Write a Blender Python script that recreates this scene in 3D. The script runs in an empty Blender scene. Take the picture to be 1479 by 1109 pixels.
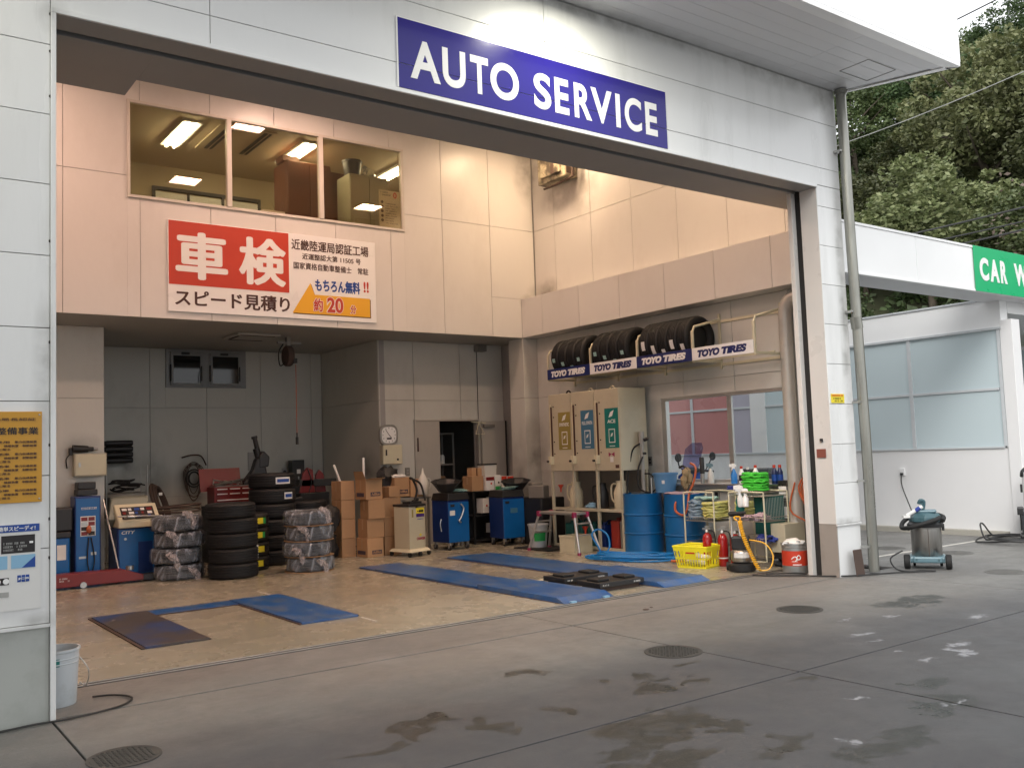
import bpy, bmesh, math, random
import numpy as np
from mathutils import Vector, Matrix, noise
R = math.radians
rnd = random.Random(7)
scn = bpy.context.scene
col = scn.collection

# ------------------------------------------------------------------ camera
cam_data = bpy.data.cameras.new('camera')
cam = bpy.data.objects.new('camera', cam_data); col.objects.link(cam)
YAW, PITCH, ROLL = R(36.2507), R(4.2215), R(-2.0547)
_fw = Vector((math.sin(YAW)*math.cos(PITCH), math.cos(YAW)*math.cos(PITCH), math.sin(PITCH)))
_rt = Vector((math.cos(YAW), -math.sin(YAW), 0)); _up = _rt.cross(_fw)
_r2 = _rt*math.cos(ROLL)+_up*math.sin(ROLL); _u2 = -_rt*math.sin(ROLL)+_up*math.cos(ROLL)
cam.matrix_world = Matrix(((_r2.x,_u2.x,-_fw.x,0),(_r2.y,_u2.y,-_fw.y,0),(_r2.z,_u2.z,-_fw.z,1.55),(0,0,0,1)))
cam_data.sensor_width = 36; cam_data.lens = 1334.9/1479*36
cam_data.clip_start = .05; cam_data.clip_end = 900
scn.camera = cam

# ------------------------------------------------------------------ sky, sun, exposure
SUN_EL, SUN_AZ = 38, 236      # soft light of an overcast late afternoon
world = bpy.data.worlds.new('World'); scn.world = world; world.use_nodes = True
wn, wl = world.node_tree.nodes, world.node_tree.links
bg = wn['Background']
sky = wn.new('ShaderNodeTexSky'); sky.sky_type = 'NISHITA'; sky.sun_disc = False
sky.sun_elevation = R(SUN_EL); sky.sun_rotation = R(SUN_AZ)
sky.air_density = 1.2; sky.dust_density = 5; sky.ozone_density = 1
hs = wn.new('ShaderNodeHueSaturation'); hs.inputs['Saturation'].default_value = .3; hs.inputs['Value'].default_value = 1.0
wl.new(sky.outputs[0], hs.inputs['Color'])
cloud = wn.new('ShaderNodeMix'); cloud.data_type = 'RGBA'; cloud.inputs[0].default_value = .75     # even white cloud cover
cloud.inputs[7].default_value = (8.9, 9.0, 9.2, 1)
wl.new(hs.outputs[0], cloud.inputs[6]); wl.new(cloud.outputs[2], bg.inputs['Color'])
bg.inputs['Strength'].default_value = .15
sun_d = bpy.data.lights.new('sun', 'SUN'); sun_d.energy = 1.2; sun_d.angle = R(25); sun_d.color = (1, .97, .93)
sun = bpy.data.objects.new('sun', sun_d); col.objects.link(sun)
_sd = Vector((math.sin(R(SUN_AZ))*math.cos(R(SUN_EL)), math.cos(R(SUN_AZ))*math.cos(R(SUN_EL)), math.sin(R(SUN_EL))))
sun.rotation_euler = _sd.to_track_quat('Z', 'Y').to_euler()
scn.view_settings.view_transform = 'Standard'; scn.view_settings.look = 'None'
scn.view_settings.gamma = 1; scn.view_settings.use_curve_mapping = False
scn.view_settings.exposure = .48
scn.cycles.max_bounces = 8; scn.cycles.transparent_max_bounces = 12
scn.cycles.diffuse_bounces = 4

# ------------------------------------------------------------------ materials
def nodes(m): return m.node_tree.nodes, m.node_tree.links
def mat(name, c, rough=.5, metal=0, var=.12, vscale=3, bump=0, bscale=40, coat=0, emit=None, estr=0,
        dirt=0, dcol=(.12,.1,.08), dscale=1.2, rvar=.1, space='Object', spec=.5, stretch=None, ovar=0, dr=(.5,.78)):
    m = bpy.data.materials.new(name); m.use_nodes = True
    n, l = nodes(m); p = n['Principled BSDF']
    tc = n.new('ShaderNodeTexCoord')
    src = tc.outputs['Object']
    if space == 'World':
        g = n.new('ShaderNodeNewGeometry'); src = g.outputs['Position']
    if stretch:
        mp = n.new('ShaderNodeMapping'); mp.inputs['Scale'].default_value = stretch; l.new(src, mp.inputs[0]); src = mp.outputs[0]
    nz = n.new('ShaderNodeTexNoise'); nz.inputs['Scale'].default_value = vscale; nz.inputs['Detail'].default_value = 6
    l.new(src, nz.inputs['Vector'])
    mx = n.new('ShaderNodeMix'); mx.data_type = 'RGBA'
    c = tuple(c)
    mx.inputs[6].default_value = tuple(x*(1-var) for x in c)+(1,)
    mx.inputs[7].default_value = tuple(min(1, x*(1+var)) for x in c)+(1,)
    l.new(nz.outputs[0], mx.inputs[0]); out = mx.outputs[2]
    if dirt:
        n2 = n.new('ShaderNodeTexNoise'); n2.inputs['Scale'].default_value = dscale; n2.inputs['Detail'].default_value = 8
        n2.inputs['Roughness'].default_value = .65
        l.new(src, n2.inputs['Vector'])
        rp = n.new('ShaderNodeMapRange'); rp.inputs[1].default_value = dr[0]; rp.inputs[2].default_value = dr[1]
        rp.inputs[4].default_value = dirt; l.new(n2.outputs[0], rp.inputs[0])
        m2 = n.new('ShaderNodeMix'); m2.data_type = 'RGBA'; m2.inputs[7].default_value = tuple(dcol)+(1,)
        l.new(rp.outputs[0], m2.inputs[0]); l.new(out, m2.inputs[6]); out = m2.outputs[2]
    if ovar:
        oi = n.new('ShaderNodeObjectInfo'); mv = n.new('ShaderNodeMapRange'); mv.inputs[3].default_value = 1-ovar; mv.inputs[4].default_value = 1+ovar*.6
        l.new(oi.outputs['Random'], mv.inputs[0]); hv = n.new('ShaderNodeHueSaturation'); l.new(mv.outputs[0], hv.inputs['Value']); l.new(out, hv.inputs['Color']); out = hv.outputs[0]
    l.new(out, p.inputs['Base Color'])
    rr = n.new('ShaderNodeMapRange'); rr.inputs[3].default_value = max(.02, rough-rvar); rr.inputs[4].default_value = min(1, rough+rvar)
    l.new(nz.outputs[0], rr.inputs[0]); l.new(rr.outputs[0], p.inputs['Roughness'])
    p.inputs['Metallic'].default_value = metal; p.inputs['Coat Weight'].default_value = coat
    p.inputs['Specular IOR Level'].default_value = spec
    if bump:
        nb = n.new('ShaderNodeTexNoise'); nb.inputs['Scale'].default_value = bscale; nb.inputs['Detail'].default_value = 5
        l.new(src, nb.inputs['Vector'])
        bp = n.new('ShaderNodeBump'); bp.inputs['Strength'].default_value = bump; bp.inputs['Distance'].default_value = .01
        l.new(nb.outputs[0], bp.inputs['Height']); l.new(bp.outputs[0], p.inputs['Normal'])
    if emit:
        p.inputs['Emission Color'].default_value = tuple(emit)+(1,); p.inputs['Emission Strength'].default_value = estr
    return m

def glass_mat(name, tint, ior=1.5, rough=.0, boost=1.0):
    m = bpy.data.materials.new(name); m.use_nodes = True; n, l = nodes(m)
    n.remove(n['Principled BSDF']); out = n['Material Output']
    tr = n.new('ShaderNodeBsdfTransparent'); tr.inputs[0].default_value = tuple(tint)+(1,)
    gl = n.new('ShaderNodeBsdfGlossy'); gl.inputs['Roughness'].default_value = rough
    fr = n.new('ShaderNodeFresnel'); gm = n.new('ShaderNodeNewGeometry'); io = n.new('ShaderNodeMapRange')
    io.inputs[3].default_value = ior; io.inputs[4].default_value = 1/ior; l.new(gm.outputs['Backfacing'], io.inputs[0]); l.new(io.outputs[0], fr.inputs[0])   # same sheen on both faces of the pane
    mu = n.new('ShaderNodeMath'); mu.operation = 'MULTIPLY'; mu.inputs[1].default_value = boost; mu.use_clamp = True
    l.new(fr.outputs[0], mu.inputs[0])
    mx = n.new('ShaderNodeMixShader'); l.new(mu.outputs[0], mx.inputs[0]); l.new(tr.outputs[0], mx.inputs[1]); l.new(gl.outputs[0], mx.inputs[2])
    l.new(mx.outputs[0], out.inputs[0]); return m

def film_mat(name, c, alpha, rough=.25, streak=18):
    # thin crumpled plastic film: part clear, part milky, with folds
    m = bpy.data.materials.new(name); m.use_nodes = True; n, l = nodes(m)
    p = n['Principled BSDF']; p.inputs['Base Color'].default_value = tuple(c)+(1,); p.inputs['Roughness'].default_value = rough
    p.inputs['Specular IOR Level'].default_value = .9
    tc = n.new('ShaderNodeTexCoord'); mp = n.new('ShaderNodeMapping'); mp.inputs['Scale'].default_value = (1, 1, .45)
    l.new(tc.outputs['Object'], mp.inputs[0])
    nz = n.new('ShaderNodeTexNoise'); nz.inputs['Scale'].default_value = streak; nz.inputs['Detail'].default_value = 5; nz.inputs['Distortion'].default_value = 2.2
    l.new(mp.outputs[0], nz.inputs['Vector'])
    rp = n.new('ShaderNodeMapRange'); rp.inputs[1].default_value = .42; rp.inputs[2].default_value = .74
    rp.inputs[3].default_value = alpha*.35; rp.inputs[4].default_value = min(1, alpha*1.9)
    l.new(nz.outputs[0], rp.inputs[0]); l.new(rp.outputs[0], p.inputs['Alpha'])
    bp = n.new('ShaderNodeBump'); bp.inputs['Strength'].default_value = .6; bp.inputs['Distance'].default_value = .03
    l.new(nz.outputs[0], bp.inputs['Height']); l.new(bp.outputs[0], p.inputs['Normal'])
    return m

def lamp_mat(name, c, s):
    m = bpy.data.materials.new(name); m.use_nodes = True; n, l = nodes(m)
    n.remove(n['Principled BSDF']); e = n.new('ShaderNodeEmission'); e.inputs[0].default_value = tuple(c)+(1,); e.inputs[1].default_value = s
    l.new(e.outputs[0], n['Material Output'].inputs[0]); return m

M = {}
M['facade'] = mat('facade_paint', (.76,.77,.765), .25, var=.04, vscale=.8, bump=.14, bscale=7, dirt=.34, dcol=(.40,.41,.39), dscale=1.6, coat=.15, stretch=(1.6,1.6,.28), ovar=.035)
def stain(key, spots, c_, amt=.8, ns=3.5):
    # soot and grime at their own places on the wall (world position)
    m = M[key]; n, l = nodes(m); p = n['Principled BSDF']; src = p.inputs['Base Color'].links[0].from_socket
    g = n.new('ShaderNodeNewGeometry'); w = n.new('ShaderNodeTexNoise'); w.inputs['Scale'].default_value = ns; w.inputs['Detail'].default_value = 7; l.new(g.outputs['Position'], w.inputs['Vector'])
    acc = None
    for (x, y, z, rx, ry, rz) in spots:
        mp = n.new('ShaderNodeMapping'); mp.inputs['Location'].default_value = (-x/rx, -y/ry, -z/rz); mp.inputs['Scale'].default_value = (1/rx, 1/ry, 1/rz); l.new(g.outputs['Position'], mp.inputs[0])
        le = n.new('ShaderNodeVectorMath'); le.operation = 'LENGTH'; l.new(mp.outputs[0], le.inputs[0])
        mr = n.new('ShaderNodeMapRange'); mr.inputs[1].default_value = 0; mr.inputs[2].default_value = 1; mr.inputs[3].default_value = 1; mr.inputs[4].default_value = 0; l.new(le.outputs['Value'], mr.inputs[0])
        if acc is None: acc = mr.outputs[0]
        else:
            mx = n.new('ShaderNodeMath'); mx.operation = 'MAXIMUM'; l.new(acc, mx.inputs[0]); l.new(mr.outputs[0], mx.inputs[1]); acc = mx.outputs[0]
    ml = n.new('ShaderNodeMath'); ml.operation = 'MULTIPLY_ADD'; l.new(w.outputs[0], ml.inputs[0]); ml.inputs[1].default_value = 1.4; ml.inputs[2].default_value = -.35
    m2 = n.new('ShaderNodeMath'); m2.operation = 'MULTIPLY'; m2.use_clamp = True; l.new(acc, m2.inputs[0]); l.new(ml.outputs[0], m2.inputs[1])
    m3 = n.new('ShaderNodeMath'); m3.operation = 'MULTIPLY'; m3.inputs[1].default_value = amt*1.8; m3.use_clamp = True; l.new(m2.outputs[0], m3.inputs[0])
    mc = n.new('ShaderNodeMix'); mc.data_type = 'RGBA'; mc.inputs[7].default_value = tuple(c_)+(1,); l.new(m3.outputs[0], mc.inputs[0]); l.new(src, mc.inputs[6]); l.new(mc.outputs[2], p.inputs['Base Color'])
M['facade_low'] = mat('facade_base_paint', (.42,.44,.415), .45, var=.08, vscale=2, dirt=.5, dcol=(.22,.23,.2), dscale=2.5)
M['backing'] = mat('joint_backing', (.34,.33,.32), .8)
M['wall'] = mat('interior_panel_paint', (.70,.68,.65), .33, var=.04, vscale=1, bump=.1, bscale=12, dirt=.22, dcol=(.42,.38,.33), dscale=1.3, rvar=.06, ovar=.03, stretch=(1,1,.5))
M['wall_recess_shaded'] = mat('shaded_recess_wall_paint', (.50,.51,.47), .45, var=.06, vscale=1.1, bump=.12, bscale=16, dirt=.35, dcol=(.14,.135,.12), dscale=1.0, stretch=(1,1,.5))  # darker copy of the wall paint; the recess shade is put into its colour
M['wall_low'] = mat('lower_wall_paint', (.58,.58,.54), .42, var=.05, vscale=1.1, bump=.12, bscale=16, dirt=.4, dcol=(.3,.28,.25), dscale=1.0, stretch=(1,1,.5), ovar=.03)
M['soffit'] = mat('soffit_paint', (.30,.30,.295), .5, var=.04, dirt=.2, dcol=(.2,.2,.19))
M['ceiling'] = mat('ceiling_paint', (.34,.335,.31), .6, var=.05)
M['jamb'] = mat('jamb_paint', (.62,.60,.57), .3, var=.03, dirt=.12, dcol=(.4,.36,.32), coat=.1)
M['white'] = mat('white_paint', (.8,.8,.8), .35, var=.03, vscale=2, dirt=.08, dcol=(.55,.55,.55))
M['whitemetal'] = mat('white_fascia_metal', (.88,.89,.89), .35, var=.02, dirt=.05, dcol=(.6,.6,.6), coat=.1)
M['canopy'] = mat('canopy_soffit', (.74,.75,.77), .45, var=.04, vscale=1.5, dirt=.1, dcol=(.35,.35,.36))
M['dark'] = mat('dark_slot', (.015,.013,.012), .8)
M['steel'] = mat('galvanised_steel', (.45,.45,.43), .35, metal=.9, var=.2, vscale=6, dirt=.4, dcol=(.2,.18,.15), dscale=3)
M['winframe'] = mat('grey_sash_metal', (.24,.25,.25), .5, metal=.2, var=.1, dirt=.3, dcol=(.1,.1,.1))
M['paleframe'] = mat('pale_painted_frame', (.58,.61,.63), .4, var=.05, dirt=.3, dcol=(.35,.36,.36), dscale=5)
M['alu'] = mat('aluminium_frame', (.55,.55,.54), .35, metal=.8, var=.08)
M['framepale'] = mat('pale_window_frame', (.62,.58,.52), .4, var=.05)
M['black'] = mat('black_plastic', (.016,.016,.017), .45, var=.3, bump=.1)
M['rubber'] = mat('tyre_rubber', (.013,.013,.014), .6, var=.3, vscale=10, bump=.25, bscale=60, dirt=.25, dcol=(.03,.029,.027), dscale=4, spec=.35)
M['rubberdark'] = mat('black_rubber', (.012,.012,.012), .7, var=.3)
M['rim'] = mat('wheel_rim_metal', (.3,.3,.31), .4, metal=.7, var=.2)
M['blue'] = mat('cabinet_blue_paint', (.004,.105,.34), .32, var=.12, dirt=.15, dcol=(.02,.04,.08), dscale=5)
M['bluedark'] = mat('dark_blue_paint', (.006,.028,.15), .35, var=.2, dirt=.4, dcol=(.01,.015,.03), dscale=4)
M['drumblue'] = mat('drum_blue_paint', (.005,.12,.33), .35, var=.14, vscale=5, bump=.15, bscale=12, dirt=.3, dcol=(.01,.04,.09), dscale=4)
M['signblue'] = mat('sign_blue_film', (.020,.014,.21), .2, var=.05, coat=.12, spec=.3, bump=.04, bscale=5)
M['navy'] = mat('navy_print', (.008,.018,.12), .4, var=.1)
M['signwhite'] = mat('sign_white_print', (.85,.85,.84), .3, var=.02)
M['cream'] = mat('cream_enamel', (.50,.46,.34), .35, var=.05, dirt=.35, dcol=(.3,.26,.18), dscale=2.2)
M['creamlight'] = mat('cream_plastic', (.62,.58,.42), .4, var=.06, dirt=.25, dcol=(.3,.26,.18), dscale=4)
M['red'] = mat('red_print', (.52,.045,.02), .4, var=.05)
M['redenamel'] = mat('dark_red_enamel', (.18,.012,.012), .35, var=.2, dirt=.35, dcol=(.05,.01,.01), dscale=6)
M['extred'] = mat('extinguisher_red', (.33,.01,.01), .22, var=.1, coat=.3)
M['yellow'] = mat('yellow_print', (.8,.42,.02), .4, var=.04)
M['yellowlab'] = mat('yellow_label', (.75,.62,.03), .4, var=.06)
M['greenlab'] = mat('green_label', (.02,.33,.08), .4)
M['basket'] = mat('yellow_plastic', (.85,.78,.03), .35, var=.06)
M['orangeplaque'] = mat('orange_plaque', (.55,.27,.015), .35, var=.08, vscale=5, dirt=.15, dcol=(.4,.2,.03), dscale=6)
M['inkdark'] = mat('dark_ink', (.015,.012,.012), .5)
M['inkbrown'] = mat('brown_ink', (.06,.02,.015), .5)
M['inkblue'] = mat('blue_ink', (.01,.06,.30), .5)
M['greensign'] = mat('green_sign_film', (.004,.42,.16), .3, var=.03)
M['cardboard'] = mat('cardboard', (.42,.25,.13), .8, var=.14, vscale=5, bump=.15, bscale=80, dirt=.2, dcol=(.2,.11,.05), dscale=4, ovar=.18)
M['cardtape'] = mat('packing_tape', (.40,.25,.13), .3, var=.05)
M['inklabel'] = mat('box_label_ink', (.05,.035,.06), .6)
M['paper'] = mat('white_paper', (.72,.72,.70), .6, var=.04)
M['lightblue'] = mat('light_blue_print', (.25,.47,.66), .4, var=.08)
M['gold'] = mat('olive_gold_print', (.28,.22,.05), .4, var=.06)
M['steelblue'] = mat('steel_blue_print', (.05,.16,.26), .4, var=.06)
M['teal'] = mat('teal_print', (.005,.17,.15), .4, var=.06)
M['rampblue'] = mat('lift_blue_paint', (.012,.085,.27), .33, var=.4, vscale=1.6, bump=.2, bscale=30, dirt=.9, dcol=(.13,.16,.2), dscale=2.3, space='World', dr=(.44,.7), stretch=(2.2,1,1))
M['rampworn'] = mat('worn_blue_plate', (.013,.045,.16), .42, var=.4, vscale=2, bump=.15, bscale=30, dirt=1, dr=(.36,.56), dcol=(.062,.05,.045), dscale=1.3, space='World')
M['hoseblue'] = mat('blue_hose', (.01,.18,.48), .3, var=.1)
M['hoseorange'] = mat('orange_hose', (.45,.10,.03), .4, var=.1)
M['hoseyellow'] = mat('yellow_cord', (.8,.42,.02), .35, var=.06)
M['pinkplastic'] = mat('pink_plastic', (.30,.025,.09), .4)
M['bucketgrey'] = mat('white_bucket_plastic', (.48,.52,.55), .4, var=.08, dirt=.5, dcol=(.2,.22,.2), dscale=6)
M['bucketblue'] = mat('light_blue_plastic', (.10,.25,.45), .4, var=.08)
M['tin'] = mat('tin_can_metal', (.38,.39,.38), .35, metal=.6, var=.2, vscale=8, dirt=.3, dcol=(.2,.2,.2), dscale=5)
M['green'] = mat('green_cloth', (.07,.58,.05), .9, var=.2, vscale=12, bump=.5, bscale=50)
M['tealcloth'] = mat('teal_mesh_fabric', (.01,.10,.09), .8, var=.2)
M['yellowcloth'] = mat('yellow_cloth', (.55,.52,.16), .9, var=.3, vscale=14, bump=.6, bscale=60, dirt=.5, dcol=(.7,.7,.6), dscale=16)
M['bluecloth'] = mat('grey_blue_cloth', (.22,.30,.38), .9, var=.3, vscale=14, bump=.6, bscale=60, dirt=.5, dcol=(.5,.52,.52), dscale=16)
M['pinkcloth'] = mat('pink_grey_cloth', (.45,.32,.36), .9, var=.4, vscale=14, bump=.7, bscale=40)
M['navycloth'] = mat('navy_cloth', (.03,.05,.26), .85, var=.4, bump=.6)
M['mint'] = mat('mint_cloth', (.30,.48,.46), .9, var=.3, vscale=20, bump=.6, bscale=50)
M['translucent'] = mat('translucent_plastic', (.55,.55,.52), .35, var=.08)
M['amber'] = mat('amber_liquid', (.42,.17,.02), .2, var=.1)
M['vacteal'] = mat('vacuum_teal', (.05,.11,.13), .35, var=.08, dirt=.15, dcol=(.3,.32,.32), dscale=6)
M['vacteal2'] = mat('vacuum_light_teal', (.12,.21,.25), .35, var=.06)
M['inox'] = mat('brushed_steel', (.40,.39,.37), .32, metal=.95, var=.15, vscale=9, stretch=(6,6,.4), dirt=.3, dcol=(.25,.23,.2), dscale=3)
M['pipe'] = mat('weathered_downpipe', (.30,.30,.27), .3, metal=.75, var=.3, vscale=2, dirt=.6, dcol=(.15,.15,.13), dscale=2.4, stretch=(4,4,.6))
M['rust'] = mat('rusty_plate', (.07,.045,.035), .8, var=.3)
M['iron'] = mat('cast_iron', (.055,.054,.050), .65, var=.3, vscale=12, dirt=.4, dcol=(.10,.095,.085), dscale=9)
M['ironpale'] = mat('worn_iron', (.14,.138,.13), .7, var=.25, vscale=12, dirt=.4, dcol=(.2,.19,.17), dscale=9)
M['unitgrime'] = mat('sooty_enamel', (.42,.37,.26), .5, var=.1, dirt=.95, dcol=(.05,.04,.03), dscale=4, dr=(.45,.6))
M['terracotta'] = mat('brown_red_box', (.22,.07,.05), .5)
M['duct'] = mat('spiral_duct', (.50,.48,.44), .4, metal=.3, var=.1, dirt=.3, dcol=(.25,.23,.2))
M['doorpaint'] = mat('grey_door_paint', (.42,.40,.36), .45, var=.04, dirt=.2, dcol=(.25,.23,.2), dscale=2)
M['shelf'] = mat('shelf_metal', (.24,.23,.21), .5, metal=.4, var=.1)
M['frost'] = mat('frosted_pane', (.56,.66,.69), .22, var=.05, vscale=.6)
M['frostred'] = mat('red_backed_pane', (.52,.22,.21), .3, var=.12, vscale=.8)
M['frostlav'] = mat('lavender_pane', (.48,.46,.54), .3, var=.1, vscale=.8)
M['officewall'] = mat('office_wall', (.38,.31,.20), .6, var=.04)
M['officeceil'] = mat('office_ceiling', (.44,.37,.26), .7, var=.04)
M['brownlocker'] = mat('brown_locker', (.15,.055,.03), .45, var=.06)
M['greylocker'] = mat('olive_grey_locker', (.34,.32,.22), .45, var=.05)
M['glass'] = glass_mat('window_glass', (.84,.80,.70), 1.5, 0, 1.6)
M['glassclear'] = glass_mat('clear_glass', (.96,.98,.98), 1.45, 0, 1.0)
M['glassdark'] = mat('dark_night_glass', (.01,.011,.010), .05, var=.05, rvar=.02)
M['screenplastic'] = glass_mat('windshield_plastic', (.62,.60,.78), 1.45, .05, 1.6)
M['film'] = film_mat('plastic_bag_film', (.46,.50,.56), .40, rough=.16, streak=4)
M['filmpink'] = film_mat('bag_knot_film', (.62,.56,.56), .7, streak=30)
M['warmlamp'] = lamp_mat('warm_downlight', (1, .70, .44), 74)
M['pinklamp'] = lamp_mat('pink_downlight', (1, .63, .48), 76)
M['tube'] = lamp_mat('fluorescent_tube', (1, .87, .60), 60)
M['canopylamp'] = lamp_mat('canopy_lamp', (1, .96, .80), 190)
M['lens'] = mat('clear_lens', (.6,.65,.7), .1, var=.05, coat=.5)
M['scooterwhite'] = mat('scooter_paint', (.55,.57,.62), .25, var=.05, coat=.5)
M['cable'] = mat('black_cable', (.02,.02,.02), .5)
M['bottleblue'] = mat('blue_bottle_liquid', (.03,.2,.55), .25)
M['bottlenavy'] = mat('navy_bottle', (.01,.02,.08), .3)
M['lineWhite'] = mat('worn_white_line', (.55,.53,.48), .7, var=.2, vscale=12, dirt=.6, dcol=(.3,.27,.22), dscale=14, space='World')

stain('wall', [(10.14, 11.6, 6.1, .3, .45, .75), (10.14, 12.3, 5.95, .3, .5, .3), (10.0, 13, 6.7, .35, .3, .8), (10.0, 13, 4.2, .25, .3, .2), (10.14, 12.7, 4.35, .3, .5, .3)], (.10,.08,.06), .8)
stain('wall_low', [(10.0, 13.0, 1.35, .35, .5, .9), (9.8, 13.2, 1.0, .25, .5, .8), (2.8, 14.13, 1.75, .35, .2, .35), (10.11, 12.2, 1.6, .3, .9, .9), (10.11, 9.9, 1.3, .3, .6, .7), (10.11, 10.2, 3.0, .3, 1.2, .35), (7.7, 14.1, 1.3, .3, .2, .5)], (.10,.09,.075), .7)
stain('wall_recess_shaded', [(3.9, 16.4, 1.5, .5, .3, .6), (4.35, 16.4, 1.3, .35, .3, .8), (3.4, 16.4, 1.0, .5, .3, .8), (6.9, 16.4, 1.0, .7, .3, .7), (5.1, 16.4, 1.2, .4, .3, .7), (7.5, 14.6, 1.3, .3, .5, .5)], (.09,.085,.07), .75)
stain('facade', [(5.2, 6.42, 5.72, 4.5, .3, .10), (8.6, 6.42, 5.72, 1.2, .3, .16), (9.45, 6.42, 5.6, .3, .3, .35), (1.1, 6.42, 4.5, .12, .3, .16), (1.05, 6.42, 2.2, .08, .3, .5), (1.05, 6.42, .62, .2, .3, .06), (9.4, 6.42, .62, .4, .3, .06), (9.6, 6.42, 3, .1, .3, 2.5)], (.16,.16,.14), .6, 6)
stain('canopy', [(3, 6.4, 5.75, 9, .22, .3), (9.6, 6.3, 5.75, .5, .5, .3)], (.2,.2,.19), .55, 4)
def ground_mat(name, base, base2, speck=1):
    m = bpy.data.materials.new(name); m.use_nodes = True; n, l = nodes(m); p = n['Principled BSDF']
    g = n.new('ShaderNodeNewGeometry'); pos = g.outputs['Position']
    def nz(s, d=7, r=.6, dist=0):
        t = n.new('ShaderNodeTexNoise'); t.inputs['Scale'].default_value = s; t.inputs['Detail'].default_value = d
        t.inputs['Roughness'].default_value = r; t.inputs['Distortion'].default_value = dist; l.new(pos, t.inputs['Vector']); return t.outputs[0]
    def mr(v, a, b, c=0, d=1):
        t = n.new('ShaderNodeMapRange'); t.interpolation_type = 'SMOOTHSTEP'; t.inputs[1].default_value = a; t.inputs[2].default_value = b
        t.inputs[3].default_value = c; t.inputs[4].default_value = d; l.new(v, t.inputs[0]); return t.outputs[0]
    def mix(f, a, b):
        t = n.new('ShaderNodeMix'); t.data_type = 'RGBA'
        for s, v in ((6, a), (7, b)):
            if isinstance(v, tuple): t.inputs[s].default_value = v+(1,)
            else: l.new(v, t.inputs[s])
        if isinstance(f, float): t.inputs[0].default_value = f
        else: l.new(f, t.inputs[0])
        return t.outputs[2]
    def math_(op, a, b):
        t = n.new('ShaderNodeMath'); t.operation = op
        for s, v in ((0, a), (1, b)):
            if isinstance(v, (int, float)): t.inputs[s].default_value = v
            else: l.new(v, t.inputs[s])
        return t.outputs[0]
    c = mix(mr(nz(.45, 5), .35, .65), base, base2)
    c = mix(mr(nz(3.2, 8, .7), .45, .75, 0, .35*speck), c, tuple(x*.62 for x in base))
    c = mix(mr(nz(90, 3, .8), .5, .8, 0, .22), c, tuple(min(1, x*1.7) for x in base))
    if speck: c = mix(mr(nz(26, 4, .8), .68, .8, 0, .22), c, tuple(x*.55 for x in base))
    c = mix(mr(nz(180, 3, .9), .42, .62, 0, .35), c, tuple(min(1, x*1.45) for x in base))
    c = mix(mr(nz(11, 6, .75), .46, .62, 0, .38*speck), c, tuple(x*.68 for x in base))
    c = mix(mr(nz(19, 5, .7), .55, .68, 0, .35*speck), c, tuple(min(1, x*1.35) for x in base))
    mp = n.new('ShaderNodeMapping'); mp.inputs['Scale'].default_value = (.35, 5, 1); mp.inputs['Rotation'].default_value = (0, 0, .25); l.new(pos, mp.inputs[0])
    tk = n.new('ShaderNodeTexNoise'); tk.inputs['Scale'].default_value = 1.1; tk.inputs['Detail'].default_value = 7; l.new(mp.outputs[0], tk.inputs['Vector'])
    c = mix(mr(tk.outputs[0], .52, .72, 0, .35*speck), c, tuple(x*.6 for x in base))
    c = mix(mr(nz(.75, 6, .62), .5, .72, 0, .45*speck), c, tuple(min(1, x*1.5) for x in base))
    return m, n, l, p, nz, mr, mix, math_, c, pos

# forecourt: grey concrete, damp oily patches and pale marks at their places
m, n, l, p, nz, mr, mix, math_, c, pos = ground_mat('forecourt_concrete', (.185,.180,.168), (.135,.132,.128))
sx = n.new('ShaderNodeSeparateXYZ'); l.new(pos, sx.inputs[0])     # the outer part of the forecourt is damp from washing, the strip by the bay is dry
edge = math_('ADD', math_('MULTIPLY', sx.outputs['X'], .10), sx.outputs['Y'])
edge = math_('ADD', edge, math_('MULTIPLY', nz(.9, 7, .62), 1.9))
edge2 = mr(sx.outputs['X'], 9.3, 11.2, 0, 1)
wet = math_('MULTIPLY', mr(edge, 5.9, 7.1, 1, 0), math_('SUBTRACT', 1, math_('MULTIPLY', edge2, mr(sx.outputs['Y'], 5.0, 6.0, 0, 1))))
c = mix(math_('MULTIPLY', wet, .85), c, mix(nz(2.5, 7, .65), (.044,.046,.053), (.085,.087,.094)))
def blobs(lst, wob, s, e0=.8):
    warp = n.new('ShaderNodeTexNoise'); warp.inputs['Scale'].default_value = s; warp.inputs['Detail'].default_value = 6; l.new(pos, warp.inputs['Vector'])
    sub = n.new('ShaderNodeVectorMath'); sub.operation = 'SUBTRACT'; sub.inputs[1].default_value = (.5,.5,.5); l.new(warp.outputs['Color'], sub.inputs[0])
    sc = n.new('ShaderNodeVectorMath'); sc.operation = 'SCALE'; sc.inputs['Scale'].default_value = wob; l.new(sub.outputs[0], sc.inputs[0])
    ad = n.new('ShaderNodeVectorMath'); ad.operation = 'ADD'; l.new(sc.outputs[0], ad.inputs[0]); l.new(pos, ad.inputs[1])
    acc = None
    for (x, y, rx, ry) in lst:
        mp = n.new('ShaderNodeMapping'); mp.vector_type = 'POINT'
        mp.inputs['Location'].default_value = (-x/rx, -y/ry, 0); mp.inputs['Scale'].default_value = (1/rx, 1/ry, 0)
        l.new(ad.outputs[0], mp.inputs[0])
        le = n.new('ShaderNodeVectorMath'); le.operation = 'LENGTH'; l.new(mp.outputs[0], le.inputs[0])
        v = mr(le.outputs['Value'], e0, 1.08, 1, 0)
        acc = v if acc is None else math_('MAXIMUM', acc, v)
    return acc
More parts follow.
